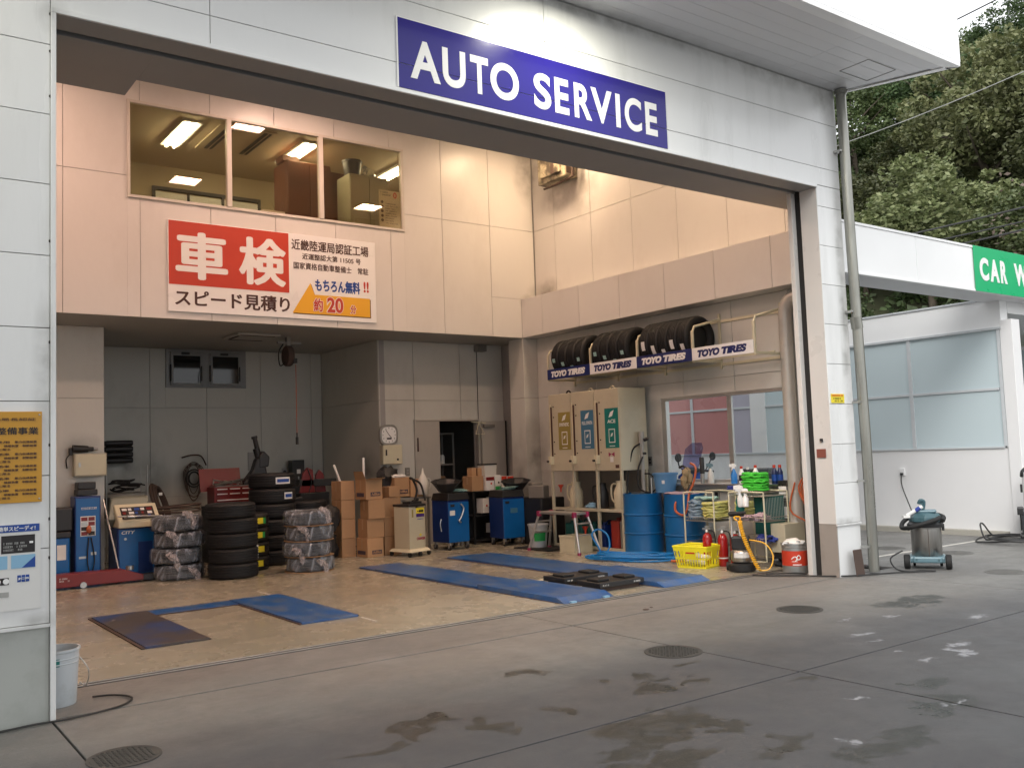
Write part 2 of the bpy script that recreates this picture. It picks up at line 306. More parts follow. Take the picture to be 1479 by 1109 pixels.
damp = blobs([(2.81,4.84,.22,.13),(2.6,4.68,.14,.16),(3.06,4.42,.10,.2),(3.75,3.85,.42,.2),(3.44,3.64,.36,.14),(3.94,5.33,.17,.10),(3.52,4.4,.13,.09),
              (3.97,3.62,.14,.1),(3.92,3.13,.30,.12),(4.36,2.79,.4,.12),(4.43,4.62,.12,.09),(4.27,4.4,.2,.1),(4.18,4.87,.09,.07),(4.6,4.35,.08,.06),(4.9,4.7,.1,.06),
              (5.25,3.0,.3,.12),(2.3,4.5,.2,.07),(5.6,3.3,.2,.09),(5.2,3.9,.12,.06),(8.3,5.0,.5,.2),(3.2,3.35,.5,.13)], .55, 5)
pale = blobs([(6.79,3.77,.13,.05),(6.54,3.53,.15,.04),(6.62,3.64,.05,.13),(6.2,3.63,.1,.03),(5.24,3.0,.05,.03),(5.36,2.95,.06,.025),(6.51,4.25,.09,.03),(7.49,4.71,.08,.05),
              (7.95,4.21,.16,.05),(4.28,2.97,.07,.04),(6.67,4.47,.16,.04),(5.0,3.4,.05,.03),(6.3,3.95,.05,.03),(7.1,4.9,.1,.03)], .28, 9, .35)
damp = math_('MULTIPLY', damp, mr(nz(7, 8, .8), .37, .53, .2, 1))
pale = math_('MULTIPLY', pale, mr(nz(12, 8, .8), .36, .52, 0, 1))
c = mix(math_('MULTIPLY', damp, .88), c, (.020,.024,.020))
c = mix(math_('MULTIPLY', pale, .85), c, (.36,.37,.40))
l.new(c, p.inputs['Base Color'])
ro = mr(nz(1.1, 6), .3, .7, .42, .72)
ro2 = n.new('ShaderNodeMath'); ro2.operation = 'SUBTRACT'; l.new(ro, ro2.inputs[0]); l.new(math_('MULTIPLY', damp, .2), ro2.inputs[1])
l.new(ro2.outputs[0], p.inputs['Roughness'])
bp = n.new('ShaderNodeBump'); bp.inputs['Strength'].default_value = .6; bp.inputs['Distance'].default_value = .008
l.new(nz(55, 6, .75), bp.inputs['Height']); l.new(bp.outputs[0], p.inputs['Normal'])
M['forecourt'] = m
m, n, l, p, nz, mr, mix, math_, c, pos = ground_mat('workshop_floor_paint', (.345,.32,.25), (.28,.255,.19), 0)
c = mix(mr(nz(.5, 5, .55), .42, .85, 0, .7), c, (.19,.16,.115))
c = mix(mr(nz(2.3, 9, .7), .45, .85, 0, .35), c, (.17,.145,.11))
c = mix(mr(nz(.55, 5), .55, .85, 0, .5), c, (.44,.39,.28))
l.new(c, p.inputs['Base Color']); l.new(mr(nz(2, 6), .3, .7, .17, .36), p.inputs['Roughness'])
bp = n.new('ShaderNodeBump'); bp.inputs['Strength'].default_value = .12; bp.inputs['Distance'].default_value = .004
l.new(nz(40, 5, .7), bp.inputs['Height']); l.new(bp.outputs[0], p.inputs['Normal'])
M['shopfloor'] = m
m, n, l, p, nz, mr, mix, math_, c, pos = ground_mat('far_ground', (.20,.19,.175), (.16,.155,.145))
l.new(c, p.inputs['Base Color']); p.inputs['Roughness'].default_value = .8
M['farground'] = m

def leaf_mat(name, a, b):
    m = bpy.data.materials.new(name); m.use_nodes = True; n, l = nodes(m); p = n['Principled BSDF']
    g = n.new('ShaderNodeNewGeometry'); o = n.new('ShaderNodeObjectInfo')
    mx = n.new('ShaderNodeMix'); mx.data_type = 'RGBA'; mx.inputs[6].default_value = a+(1,); mx.inputs[7].default_value = b+(1,)
    l.new(g.outputs['Random Per Island'], mx.inputs[0])
    hsv = n.new('ShaderNodeHueSaturation')
    mr = n.new('ShaderNodeMapRange'); mr.inputs[3].default_value = .65; mr.inputs[4].default_value = 1.35
    l.new(o.outputs['Random'], mr.inputs[0]); l.new(mr.outputs[0], hsv.inputs['Value'])
    mh = n.new('ShaderNodeMapRange'); mh.inputs[3].default_value = .47; mh.inputs[4].default_value = .52
    l.new(o.outputs['Random'], mh.inputs[0]); l.new(mh.outputs[0], hsv.inputs['Hue'])
    l.new(mx.outputs[2], hsv.inputs['Color']); l.new(hsv.outputs[0], p.inputs['Base Color'])
    p.inputs['Roughness'].default_value = .55
    t = n.new('ShaderNodeBsdfTranslucent'); l.new(hsv.outputs[0], t.inputs[0])
    ms = n.new('ShaderNodeMixShader'); ms.inputs[0].default_value = .25
    l.new(p.outputs[0], ms.inputs[1]); l.new(t.outputs[0], ms.inputs[2]); l.new(ms.outputs[0], n['Material Output'].inputs[0])
    return m
M['leafdark'] = leaf_mat('dark_leaves', (.030,.052,.018), (.075,.108,.036))
M['leafmid'] = leaf_mat('mid_leaves', (.052,.078,.026), (.125,.150,.058))
M['leafpale'] = leaf_mat('pale_leaves', (.10,.125,.045), (.22,.235,.11))
M['leafbrown'] = leaf_mat('brown_twigs', (.11,.085,.06), (.2,.16,.12))
M['bark'] = mat('bark', (.10,.08,.06), .9, var=.3, bump=.5)
M['soil'] = mat('hill_soil', (.045,.05,.022), .95, var=.4, vscale=.6, bump=.5, bscale=3, space='World')

# ------------------------------------------------------------------ mesh helpers
class MB:
    def __init__(s): s.v = []; s.f = []; s.mi = []
    def add(s, vs, fs, mi=0):
        b = len(s.v); s.v += [tuple(v) for v in vs]; s.f += [tuple(b+i for i in f) for f in fs]; s.mi += [mi]*len(fs); return s
    def box(s, x0, x1, y0, y1, z0, z1, mi=0, rz=0, taper=1, rot=None):
        cx, cy = (x0+x1)/2, (y0+y1)/2; hx, hy = (x1-x0)/2, (y1-y0)/2
        pts = [(sx*hx*k, sy*hy*k, z) for z, k in ((z0, 1), (z1, taper)) for sx, sy in ((-1,-1),(1,-1),(1,1),(-1,1))]
        if rz: pts = [(x*math.cos(rz)-y*math.sin(rz), x*math.sin(rz)+y*math.cos(rz), z) for x, y, z in pts]
        pts = [(x+cx, y+cy, z) for x, y, z in pts]
        if rot is not None:
            c0 = Vector((cx, cy, (z0+z1)/2)); pts = [tuple(rot @ (Vector(q)-c0) + c0) for q in pts]
        return s.add(pts, [(0,3,2,1),(4,5,6,7),(0,1,5,4),(1,2,6,5),(2,3,7,6),(3,0,4,7)], mi)
    def lathe(s, prof, n=24, c=(0,0,0), axis='z', mi=0, a0=0, a1=2*math.pi, wob=0):
        full = abs(a1-a0-2*math.pi) < 1e-6; k = n if full else n+1; vs = []
        for (r, z) in prof:
            for i in range(k):
                a = a0+(a1-a0)*i/n; rr = r*(1+wob*noise.noise(Vector((math.cos(a)*3, math.sin(a)*3, z*9))))
                x, y = rr*math.cos(a), rr*math.sin(a)
                q = (x, y, z) if axis == 'z' else ((z, x, y) if axis == 'x' else (x, z, y) )
                vs.append((q[0]+c[0], q[1]+c[1], q[2]+c[2]))
        fs = []
        for j in range(len(prof)-1):
            for i in range(n):
                i2 = (i+1) % k
                f = (j*k+i, j*k+i2, (j+1)*k+i2, (j+1)*k+i)
                fs.append(f if axis != 'y' else f[::-1])
        return s.add(vs, fs, mi)
    def cyl(s, p0, p1, r0, r1=None, n=12, mi=0, caps=True):
        p0, p1 = Vector(p0), Vector(p1); r1 = r0 if r1 is None else r1
        d = (p1-p0).normalized(); a = d.orthogonal().normalized(); b = d.cross(a)
        vs = [p0+(a*math.cos(t)+b*math.sin(t))*r0 for t in [2*math.pi*i/n for i in range(n)]]
        vs += [p1+(a*math.cos(t)+b*math.sin(t))*r1 for t in [2*math.pi*i/n for i in range(n)]]
        fs = [(i, (i+1) % n, n+(i+1) % n, n+i) for i in range(n)]
        if caps: fs += [tuple(range(n-1, -1, -1)), tuple(range(n, 2*n))]
        return s.add(vs, fs, mi)
    def tube(s, pts, r, n=8, mi=0, sub=4, closed=False):
        P = [Vector(q) for q in pts]
        if sub > 1 and len(P) > 2:
            Q = []
            m_ = len(P); rng = range(m_ if closed else m_-1)
            for i in rng:
                a = P[(i-1) % m_] if (closed or i > 0) else P[0]; b = P[i]; c = P[(i+1) % m_]; d = P[(i+2) % m_] if (closed or i < m_-2) else P[-1]
                for k in range(sub):
                    t = k/sub
                    Q.append(.5*((2*b)+(c-a)*t+(2*a-5*b+4*c-d)*t*t+(3*b-a-3*c+d)*t**3))
            if not closed: Q.append(P[-1])
            P = Q
        L = len(P); vs = []; up = None
        for i, q in enumerate(P):
            t = (P[(i+1) % L]-P[i-1]) if closed else (P[min(i+1, L-1)]-P[max(i-1, 0)])
            if t.length < 1e-9: t = Vector((0,0,1))
            t.normalize()
            if up is None: up = t.orthogonal().normalized()
            up = (up-t*up.dot(t)); up = up.normalized() if up.length > 1e-6 else t.orthogonal().normalized()
            w = t.cross(up)
            rr = r[min(i, len(r)-1)] if isinstance(r, (list, tuple)) else r
            vs += [q+(up*math.cos(2*math.pi*k/n)+w*math.sin(2*math.pi*k/n))*rr for k in range(n)]
        fs = []
        for i in range(L if closed else L-1):
            j = (i+1) % L
            fs += [(i*n+k, i*n+(k+1) % n, j*n+(k+1) % n, j*n+k) for k in range(n)]
        if not closed: fs += [tuple(range(n-1, -1, -1)), tuple(range((L-1)*n, L*n))]
        return s.add(vs, fs, mi)
    def ball(s, c, rx, ry=None, rz=None, n=12, mi=0, wob=0, seed=0):
        ry = rx if ry is None else ry; rz = rx if rz is None else rz; vs = []; k = n//2
        for j in range(k+1):
            t = math.pi*j/k
            for i in range(n):
                a = 2*math.pi*i/n; q = Vector((math.sin(t)*math.cos(a), math.sin(t)*math.sin(a), math.cos(t)))
                w = 1+wob*noise.noise(q*2.3+Vector((seed, seed*2.1, 0)))
                vs.append((c[0]+q.x*rx*w, c[1]+q.y*ry*w, c[2]+q.z*rz*w))
        fs = [(j*n+i, (j+1)*n+i, (j+1)*n+(i+1) % n, j*n+(i+1) % n) for j in range(k) for i in range(n)]
        return s.add(vs, fs, mi)
    def poly(s, pts, d, mi=0):
        # flat polygon (list of 3d points) extruded by vector d
        n = len(pts); d = Vector(d); vs = [Vector(q) for q in pts]+[Vector(q)+d for q in pts]
        fs = [tuple(range(n-1, -1, -1)), tuple(range(n, 2*n))]+[(i, (i+1) % n, n+(i+1) % n, n+i) for i in range(n)]
        return s.add(vs, fs, mi)
def mesh_of(name, mb, mats, smooth=35):
    me = bpy.data.meshes.new(name); me.from_pydata(mb.v, [], mb.f)
    if not isinstance(mats, (list, tuple)): mats = [mats]
    for m_ in mats: me.materials.append(M[m_] if isinstance(m_, str) else m_)
    if len(mats) > 1: me.polygons.foreach_set('material_index', mb.mi)
    bm = bmesh.new(); bm.from_mesh(me)
    bmesh.ops.recalc_face_normals(bm, faces=bm.faces); bm.to_mesh(me); bm.free()
    if smooth:
        me.polygons.foreach_set('use_smooth', [True]*len(me.polygons)); me.set_sharp_from_angle(angle=R(smooth))
    me.update(); return me
def obj(name, mb, mats, parent=None, smooth=35, bevel=0, loc=None, rz=0, mesh=None, kind=None):
    me = mesh or mesh_of(name, mb, mats, smooth)
    o = bpy.data.objects.new(name, me); col.objects.link(o)
    if parent: o.parent = parent
    if loc: o.location = loc
    if rz: o.rotation_euler = (0, 0, rz)
    if bevel:
        b = o.modifiers.new('bevel', 'BEVEL'); b.width = bevel; b.segments = 2; b.limit_method = 'ANGLE'; b.angle_limit = R(40)
    if kind: o['kind'] = kind
    return o
def tag(o, label, cat, group=None):
    o['label'] = label; o['category'] = cat
    if group: o['group'] = group
    return o
def thing(name, label, cat, loc=(0,0,0), rz=0, group=None):
    o = bpy.data.objects.new(name, None); o.empty_display_size = .1; col.objects.link(o)
    o.location = loc; o.rotation_euler = (0, 0, rz); return tag(o, label, cat, group)
def dup(root, loc=None, rz=None, label=None):
    r = root.copy(); col.objects.link(r)
    if loc is not None: r.location = loc
    if rz is not None: r.rotation_euler = (0, 0, rz)
    if label: r['label'] = label
    for ch in list(root.children):
        c_ = ch.copy(); col.objects.link(c_); c_.parent = r
        for g_ in list(ch.children):
            d_ = g_.copy(); col.objects.link(d_); d_.parent = c_
    return r
FRONT, LEFT = 'front', 'left'       # front: faces -y, reads along +x; left: faces -x, reads along -y
_tc = {}
def text_mesh(body, bold, shear=0):
    k = (body, bold, shear)
    if k in _tc: return _tc[k]
    multi = any(ord(ch) > 0x2000 for ch in body)
    cu = bpy.data.curves.new('lettering', 'FONT'); cu.body = body; cu.size = 1; cu.resolution_u = 3 if multi else 9
    cu.offset = 0 if multi else bold; cu.shear = shear; cu.extrude = .006
    to = bpy.data.objects.new('tmp', cu); col.objects.link(to); bpy.context.view_layer.update()
    me = bpy.data.meshes.new_from_object(to.evaluated_get(bpy.context.evaluated_depsgraph_get()))
    bpy.data.objects.remove(to)
    co = np.empty(len(me.vertices)*3, 'f'); me.vertices.foreach_get('co', co); co = co.reshape(-1, 3)
    fs = [tuple(q.vertices) for q in me.polygons]
    if multi and bold:      # thicken these strokes by stacking shifted copies, each a little proud of the last
        cs, ff = [], []; b = bold*1.05; sh = [(0, 0), (b, 0), (-b, 0), (0, b*.7), (0, -b*.7), (b*.7, b*.5), (-b*.7, b*.5), (b*.7, -b*.5), (-b*.7, -b*.5)]
        for i, (dx, dy) in enumerate(sh):
            cs.append(co+np.array([dx, dy, .0022*i], 'f')); ff += [tuple(q+i*len(co) for q in f) for f in fs]
        co, fs = np.concatenate(cs), ff
    _tc[k] = (co, fs); return _tc[k]
def text(name, body, m_, face, pos, w, h, parent=None, bold=0, shear=0, depth=.002):
    """lettering with its lower-left corner at pos, fitted to width w and height h"""
    co, fs = text_mesh(body, bold, shear)
    mn, mx_ = co.min(0), co.max(0)
    q = (co-mn)/np.maximum(mx_-mn, 1e-6)*np.array([w, h, depth])
    x, y, z = pos
    if face == FRONT: v = np.stack([x+q[:,0], y-q[:,2], z+q[:,1]], 1)
    elif face == LEFT: v = np.stack([x-q[:,2], y-q[:,0], z+q[:,1]], 1)
    else: v = np.stack([x+q[:,0], y+q[:,1], z+q[:,2]], 1)
    me = bpy.data.meshes.new(name); me.from_pydata(v.tolist(), [], fs); me.materials.append(M[m_])
    o = bpy.data.objects.new(name, me); col.objects.link(o)
    if parent: o.parent = parent
    return o
def plate(mb, face, pos, w, h, t=.002, mi=0):
    x, y, z = pos
    if face == FRONT: mb.box(x, x+w, y-t, y, z, z+h, mi)
    else: mb.box(x-t, x, y-w, y, z, z+h, mi)
    return mb
def marks(name, m_, face, pos, w, h, rows, parent, fill=.9, seed=1, lead=.55, cw=.9, t=.0015):
    """small print too blurred to read: rows of little strokes"""
    r_ = random.Random(seed); mb = MB(); rh = h/rows
    for i in range(rows):
        u = 0; z = h-(i+1)*rh+rh*(1-lead)/2; end = w*r_.uniform(fill*.7, fill)
        while u < end:
            s_ = rh*lead*cw*r_.uniform(.6, 1.1)
            if r_.random() < .88:
                a, b = u, min(u+s_*.8, w)
                for (p0, p1, q0, q1) in ((0,1,.75,1),(0,1,0,.2),(r_.uniform(0,.5),r_.uniform(.55,1),.35,.6)):
                    x0, x1 = a+(b-a)*p0, a+(b-a)*p1; z0, z1 = z+rh*lead*q0, z+rh*lead*q1
                    if face == FRONT: mb.box(pos[0]+x0, pos[0]+x1, pos[1]-t, pos[1], pos[2]+z0, pos[2]+z1)
                    else: mb.box(pos[0]-t, pos[0], pos[1]-x1, pos[1]-x0, pos[2]+z0, pos[2]+z1)
            u += s_
    return obj(name, mb, m_, parent, smooth=0)
def panels(name, face, c, us, vs, m_, parent, t=.02, gap=.008, holes=(), low=None, jit=.0012):
    """separate wall panels between the seams us (along the wall) and vs (heights); c is the face plane"""
    r_ = random.Random(len(us)*31+len(vs)); out = []
    for i in range(len(us)-1):
        for j in range(len(vs)-1):
            rects = [(us[i]+gap/2, us[i+1]-gap/2, vs[j]+gap/2, vs[j+1]-gap/2)]
            for (a, b, e, f) in holes:
                nr = []
                for (u0, u1, v0, v1) in rects:
                    if a >= u1 or b <= u0 or e >= v1 or f <= v0: nr.append((u0, u1, v0, v1)); continue
                    if a > u0: nr.append((u0, a, v0, v1))
                    if b < u1: nr.append((b, u1, v0, v1))
                    if e > v0: nr.append((max(u0, a), min(u1, b), v0, e))
                    if f < v1: nr.append((max(u0, a), min(u1, b), f, v1))
                rects = nr
            for (u0, u1, v0, v1) in rects:
                if u1-u0 < .01 or v1-v0 < .01: continue
                d = r_.uniform(0, jit); mb = MB()
                if face == FRONT: mb.box(u0, u1, c+d, c+t, v0, v1)
                elif face == LEFT: mb.box(c+d, c+t, u0, u1, v0, v1)
                elif face == 'down': mb.box(u0, u1, v0, v1, c+d, c+t)
                out.append(obj(name, mb, m_, parent, smooth=0, bevel=.002))
    return out
def seq(a, b, s): 
    r_ = [a]
    while r_[-1]+s < b-1e-6: r_.append(r_[-1]+s)
    return r_+[b]

# ------------------------------------------------------------------ ground
far = obj('far_ground', MB().box(-260, 260, -260, 260, -.3, -.03), 'farground', smooth=0, kind='structure')
fg = obj('forecourt', MB().box(-12, 26, -8, 6.52, -.25, -.012).box(10.25, 26, 6.52, 22, -.25, -.012), 'dark', smooth=0, kind='structure')
xs = [-11.5, -7.3, -3.1, 1.1, 5.3, 9.62, 13.8, 18, 22.2, 25.9]; ys = [-7.95, -5.55, -3.15, -.75, 1.65, 4.05, 6.45]
for i in range(len(xs)-1):
    for j in range(len(ys)-1):
        obj('concrete_slab', MB().box(xs[i]+.007, xs[i+1]-.007, ys[j]+.007, ys[j+1]-.007, -.1, 0), 'forecourt', fg, smooth=0, bevel=.003)
for (a, b, c_, d) in ((10.36, 13.795, 6.455, 12.0), (13.805, 18, 6.455, 12.0), (18.01, 25.9, 6.455, 12.0), (10.36, 13.795, 12.01, 21.9)):
    obj('concrete_slab', MB().box(a, b, c_, d, -.1, 0), 'forecourt', fg, smooth=0, bevel=.003)
sf = obj('workshop_floor', MB().box(-1.1, 10.25, 7.363, 12.985, -.25, 0).box(-1.1, 10.25, 13.0, 16.45, -.25, 0)
         .box(-1.1, 10.25, 12.985, 13.0, -.25, -.008).box(-1.1, 10.25, 7.24, 7.363, -.25, -.03), 'shopfloor', smooth=0, kind='structure')
obj('rail_groove', MB().box(1.1, 9.6, 7.243, 7.36, -.029, -.012), 'dark', sf, smooth=0)
obj('floor_joint', MB().box(-1.1, 9.65, 6.4, 7.0, -.25, -.012), 'dark', sf, smooth=0)
obj('rail_base', MB().box(-1.1, 10.1, 7.241, 7.362, -.01, .0035), 'iron', sf, smooth=0)
tr = obj('shutter_floor_rail', MB().box(1.1, 9.6, 7.262, 7.270, -.02, .007).box(1.1, 9.6, 7.335, 7.343, -.02, .007), 'steel', sf, smooth=0, bevel=.002)
obj('concrete_slab', MB().box(-1.1, 5.293, 6.468, 7.24, -.1, 0), 'forecourt', fg, smooth=0, bevel=.003); obj('concrete_slab', MB().box(5.307, 9.65, 6.468, 7.24, -.1, 0).box(9.65, 10.2, 7.0, 7.24, -.1, 0), 'forecourt', fg, smooth=0, bevel=.003)
for (x0, y0, x1, y1, w) in ((4.16, 8.30, 4.16, 7.98, .025), (4.1, 10.92, 4.1, 10.42, .025), (10.95, 7.18, 13.9, 7.12, .06)):
    d = Vector((x1-x0, y1-y0, 0)).normalized(); nrm = Vector((-d.y, d.x, 0))*w/2
    pts = [Vector((x0, y0, .001))+nrm, Vector((x0, y0, .001))-nrm, Vector((x1, y1, .001))-nrm, Vector((x1, y1, .001))+nrm]
    obj('floor_line', MB().poly(pts, (0,0,.003)), 'lineWhite', sf if x0 < 9 else fg, smooth=0)

# ------------------------------------------------------------------ the service building
SB = thing('service_building', 'white panelled garage building with wide open bay and AUTO SERVICE sign', 'building', (0,0,0))
H = 7.1
fac = obj('facade_wall', MB().box(-1.6, 1.085, 6.44, 6.62, 0, 7.4).box(1.085, 9.24, 6.44, 6.62, 4.53, 7.4).box(9.24, 9.69, 6.44, 6.80, 0, 7.4)
          .box(9.69, 10.31, 6.84, 6.98, 0, 7.4), 'backing', SB, smooth=0)
fx = [-1.6, 2.13, 5.22, 8.31, 9.7]
fz = [.60, 1.06, 1.51, 1.975, 2.44, 2.905, 3.37, 3.83, 4.295, 4.76, 5.31, 5.75, 6.3, 6.85, 7.4]
panels('wall_panel', FRONT, 6.42, [-1.6, 1.088], fz, 'facade', fac, gap=.005)
panels('wall_panel', FRONT, 6.42, [9.222, 9.69], [z for z in fz if z < 4.5]+[4.545], 'facade', fac, gap=.005)
panels('wall_panel', FRONT, 6.42, [1.088, 2.13, 5.22, 9.69], [4.548, 4.76, 5.31, 5.75, 6.3, 6.85, 7.4], 'facade', fac, gap=.005)
obj('base_course', MB().box(-1.6, 1.084, 6.428, 6.439, 0, .575), 'facade_low', fac, smooth=0)
obj('base_course', MB().box(9.222, 9.68, 6.428, 6.439, 0, .575), 'facade', fac, smooth=0)
obj('ledge_trim', MB().box(-1.6, 1.088, 6.405, 6.439, .577, .598), 'facade', fac, smooth=0, bevel=.003)
obj('ledge_trim', MB().box(9.2225, 9.69, 6.405, 6.439, .577, .598), 'facade', fac, smooth=0, bevel=.003)
obj('opening_trim', MB().box(1.088, 1.12, 6.40, 6.64, 0, 4.51).box(1.088, 9.222, 6.402, 6.425, 4.51, 4.545), 'facade', fac, smooth=0, bevel=.004)
jm = obj('jamb', MB().box(9.22, 9.239, 6.425, 6.655, .6, 4.51), 'jamb', SB, smooth=0)
obj('jamb', MB().box(1.10, 1.119, 6.72, 6.95, 0, 4.51), 'jamb', SB, smooth=0)
obj('jamb_base', MB().box(9.221, 9.239, 6.425, 6.655, 0, .597), mat('jamb_base_paint', (.30,.27,.24), .45, dirt=.4, dcol=(.15,.13,.1), dscale=5), jm, smooth=0)
obj('guide_rail', MB().box(9.165, 9.239, 6.737, 6.80, 0, 4.51), 'jamb', jm, smooth=0, bevel=.004)
obj('shutter_slot', MB().box(9.235, 9.3, 6.655, 6.735, 0, 4.53).box(1.04, 1.11, 6.64, 6.72, 0, 4.53).box(1.04, 9.3, 6.645, 6.725, 4.56, 4.6), 'dark', jm, smooth=0)
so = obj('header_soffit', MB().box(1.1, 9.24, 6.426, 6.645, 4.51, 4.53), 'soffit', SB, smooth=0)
obj('shutter_box', MB().box(1.83, 10.1, 6.725, 7.25, 4.51, 5.3).box(-1.0, 1.83, 6.725, 7.60, 4.508, 5.3), 'soffit', so, smooth=0, bevel=.004)
obj('left_wall', MB().box(-1.2, -1.0, 6.62, 17, 0, 7.3), 'wall', SB, smooth=0)
# upper back wall (front of the office) with its long window
WX0, WX1, WZ0, WZ1 = 3.15, 7.46, 5.20, 6.57
ux = [-1.0, -.56, .41, 1.38, 2.35, 3.32, 4.29, 5.26, 6.235, 7.205, 8.19, 9.165, 10.12]
bw = obj('upper_back_wall', MB().box(-1, WX0, 13.02, 13.14, 3.57, H).box(WX1, 10.3, 13.02, 13.14, 3.57, H).box(WX0, WX1, 13.02, 13.14, 3.57, WZ0).box(WX0, WX1, 13.02, 13.14, WZ1, H), 'backing', SB, smooth=0)
for p in panels('wall_panel', FRONT, 13.0, ux[:-1], [3.56, 5.5, H], 'wall', bw, gap=.007, holes=[(WX0, WX1, WZ0, WZ1)]): pass
panels('wall_panel', FRONT, 13.0, [ux[-2], 9.8], [3.56, 4.25], 'wall', bw, gap=.003); panels('wall_panel', FRONT, 13.0, [ux[-2], 10.12], [4.25, 5.5, H], 'wall', bw, gap=.007)
ow = obj('office_window', MB().box(WX0, WX1, 12.975, 13.06, WZ0, WZ0+.04).box(WX0, WX1, 12.975, 13.06, WZ1-.04, WZ1).box(WX0, WX0+.04, 12.975, 13.06, WZ0+.04, WZ1-.04)
         .box(WX1-.04, WX1, 12.975, 13.06, WZ0+.04, WZ1-.04), 'framepale', SB, smooth=0, bevel=.004)
for x in (4.56, 6.0): obj('mullion', MB().box(x-.035, x+.035, 12.96, 13.05, WZ0+.04, WZ1-.04), 'framepale', ow, smooth=0, bevel=.004)
for a, b in ((WX0+.04, 4.525), (4.595, 5.965), (6.035, WX1-.04)):
    obj('window_pane', MB().box(a, b, 13.012, 13.018, WZ0+.04, WZ1-.04), 'glass', ow, smooth=0)
# right hand wall: upper part, projecting beam, lower part with window
ry = [7.0, 7.57, 8.54, 9.5, 10.47, 11.44, 12.41, 13.0]
rw = obj('right_wall', MB().box(10.16, 10.215, 7.0, 17, 4.0, H+.2).box(10.13, 10.215, 7.0, 7.66, 0, 4.0).box(10.13, 10.215, 9.99, 16.9, 0, 4.0)
         .box(10.13, 10.215, 7.66, 9.99, 0, 1.03).box(10.13, 10.215, 7.66, 9.99, 2.28, 4.0), 'backing', SB, smooth=0)
panels('wall_panel', LEFT, 10.14, ry, [4.25, 5.5, H], 'wall', rw, gap=.007)
panels('wall_panel', LEFT, 10.11, ry+[13.44], [0, 2.5, 3.56], 'wall_low', rw, gap=.007, holes=[(7.66, 9.99, 1.03, 2.28)])
bm_ = obj('wall_beam', MB().box(9.82, 10.12, 7.0, 12.999, 3.562, 4.25), 'wall', SB, smooth=0)
panels('wall_panel', LEFT, 9.8, ry, [3.56, 4.25], 'wall', bm_, gap=.007)
pl = obj('corner_pillar', MB().box(9.8, 10.109, 13.003, 13.43, 2.503, 3.558).box(9.8, 10.109, 13.003, 13.43, 0, 2.497), 'wall_low', SB, smooth=0, bevel=.003)
# wall with the double door, recess, left pillar
dw = obj('door_wall', MB().box(7.52, 8.2, 14.12, 14.22, 0, 3.56).box(9.51, 10.13, 14.12, 14.22, 0, 3.56).box(8.2, 9.51, 14.12, 14.22, 2.15, 3.56), 'backing', SB, smooth=0)
panels('wall_panel', FRONT, 14.1, [7.5, 8.19, 9.165, 10.12], [0, 2.52, 3.56], 'wall_low', dw, gap=.007, holes=[(8.2, 9.51, 0, 2.15)])
rs = obj('recess_side_wall', MB().box(7.52, 7.62, 14.1, 16.5, 0, 3.56), 'backing', SB, smooth=0)
panels('wall_panel', LEFT, 7.5, [14.122, 16.4], [0, 2.52, 3.56], 'wall_recess_shaded', rs, gap=.005)
rb = obj('recess_back_wall', MB().box(3.1, 4.59, 16.42, 16.52, 0, 3.56).box(6.01, 7.5, 16.42, 16.52, 0, 3.56).box(4.59, 6.01, 16.42, 16.52, 0, 2.88), 'backing', SB, smooth=0)
panels('wall_panel', FRONT, 16.4, [3.1, 3.36, 4.33, 5.30, 6.29, 7.28, 7.5], [0, 1.0, 2.53, 3.56], 'wall_recess_shaded', rb, gap=.007, holes=[(4.59, 6.01, 2.88, 3.56)])
lp = obj('left_pillar', MB().box(-1.0, 3.09, 14.15, 16.5, 0, 3.56), 'wall_low', SB, smooth=0)
panels('wall_panel', FRONT, 14.13, [-1.0, .2, 1.2, 2.15, 3.1], [0, 2.53, 3.56], 'wall_low', lp, gap=.007)
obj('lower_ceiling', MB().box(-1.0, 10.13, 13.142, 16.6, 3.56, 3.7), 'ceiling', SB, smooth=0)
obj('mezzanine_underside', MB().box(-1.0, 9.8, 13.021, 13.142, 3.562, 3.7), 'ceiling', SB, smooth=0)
obj('hall_ceiling', MB().box(-1.0, 10.16, 6.62, 13.02, H, H+.15), 'wall', SB, smooth=0)
obj('roof', MB().box(-1.3, 10.35, 6.5, 17.2, H+.3, H+.5), 'white', SB, smooth=0)
obj('rear_wall', MB().box(-1.3, 10.31, 16.9, 17.1, 0, H+.3), 'white', SB, smooth=0)
# recess high window: two dark sashes in a pale frame, reaching the ceiling
rwn = obj('recess_window', MB().box(4.59, 6.01, 16.37, 16.45, 2.88, 2.92).box(4.59, 6.01, 16.37, 16.45, 3.5, 3.555).box(4.59, 4.66, 16.37, 16.45, 2.92, 3.5).box(5.91, 6.01, 16.37, 16.45, 2.92, 3.5).box(5.23, 5.35, 16.37, 16.45, 2.92, 3.5), 'winframe', SB, smooth=0, bevel=.003)
for a in (4.67, 5.355):
    obj('sash', MB().box(a, a+.555, 16.35, 16.369, 2.925, 2.96).box(a, a+.555, 16.35, 16.369, 3.44, 3.495).box(a, a+.045, 16.35, 16.369, 2.96, 3.44).box(a+.51, a+.555, 16.35, 16.369, 2.96, 3.44), 'winframe', rwn, smooth=0, bevel=.003)
    obj('window_pane', MB().box(a+.045, a+.51, 16.365, 16.372, 2.96, 3.44), 'glassdark', rwn, smooth=0)
    obj('stay_arm', MB().cyl((a-.005, 16.335, 3.28), (a-.005, 16.335, 2.99), .013).cyl((a+.525, 16.335, 3.26), (a+.525, 16.335, 3.0), .013).box(a+.18, a+.32, 16.33, 16.35, 3.46, 3.5), 'black', rwn)
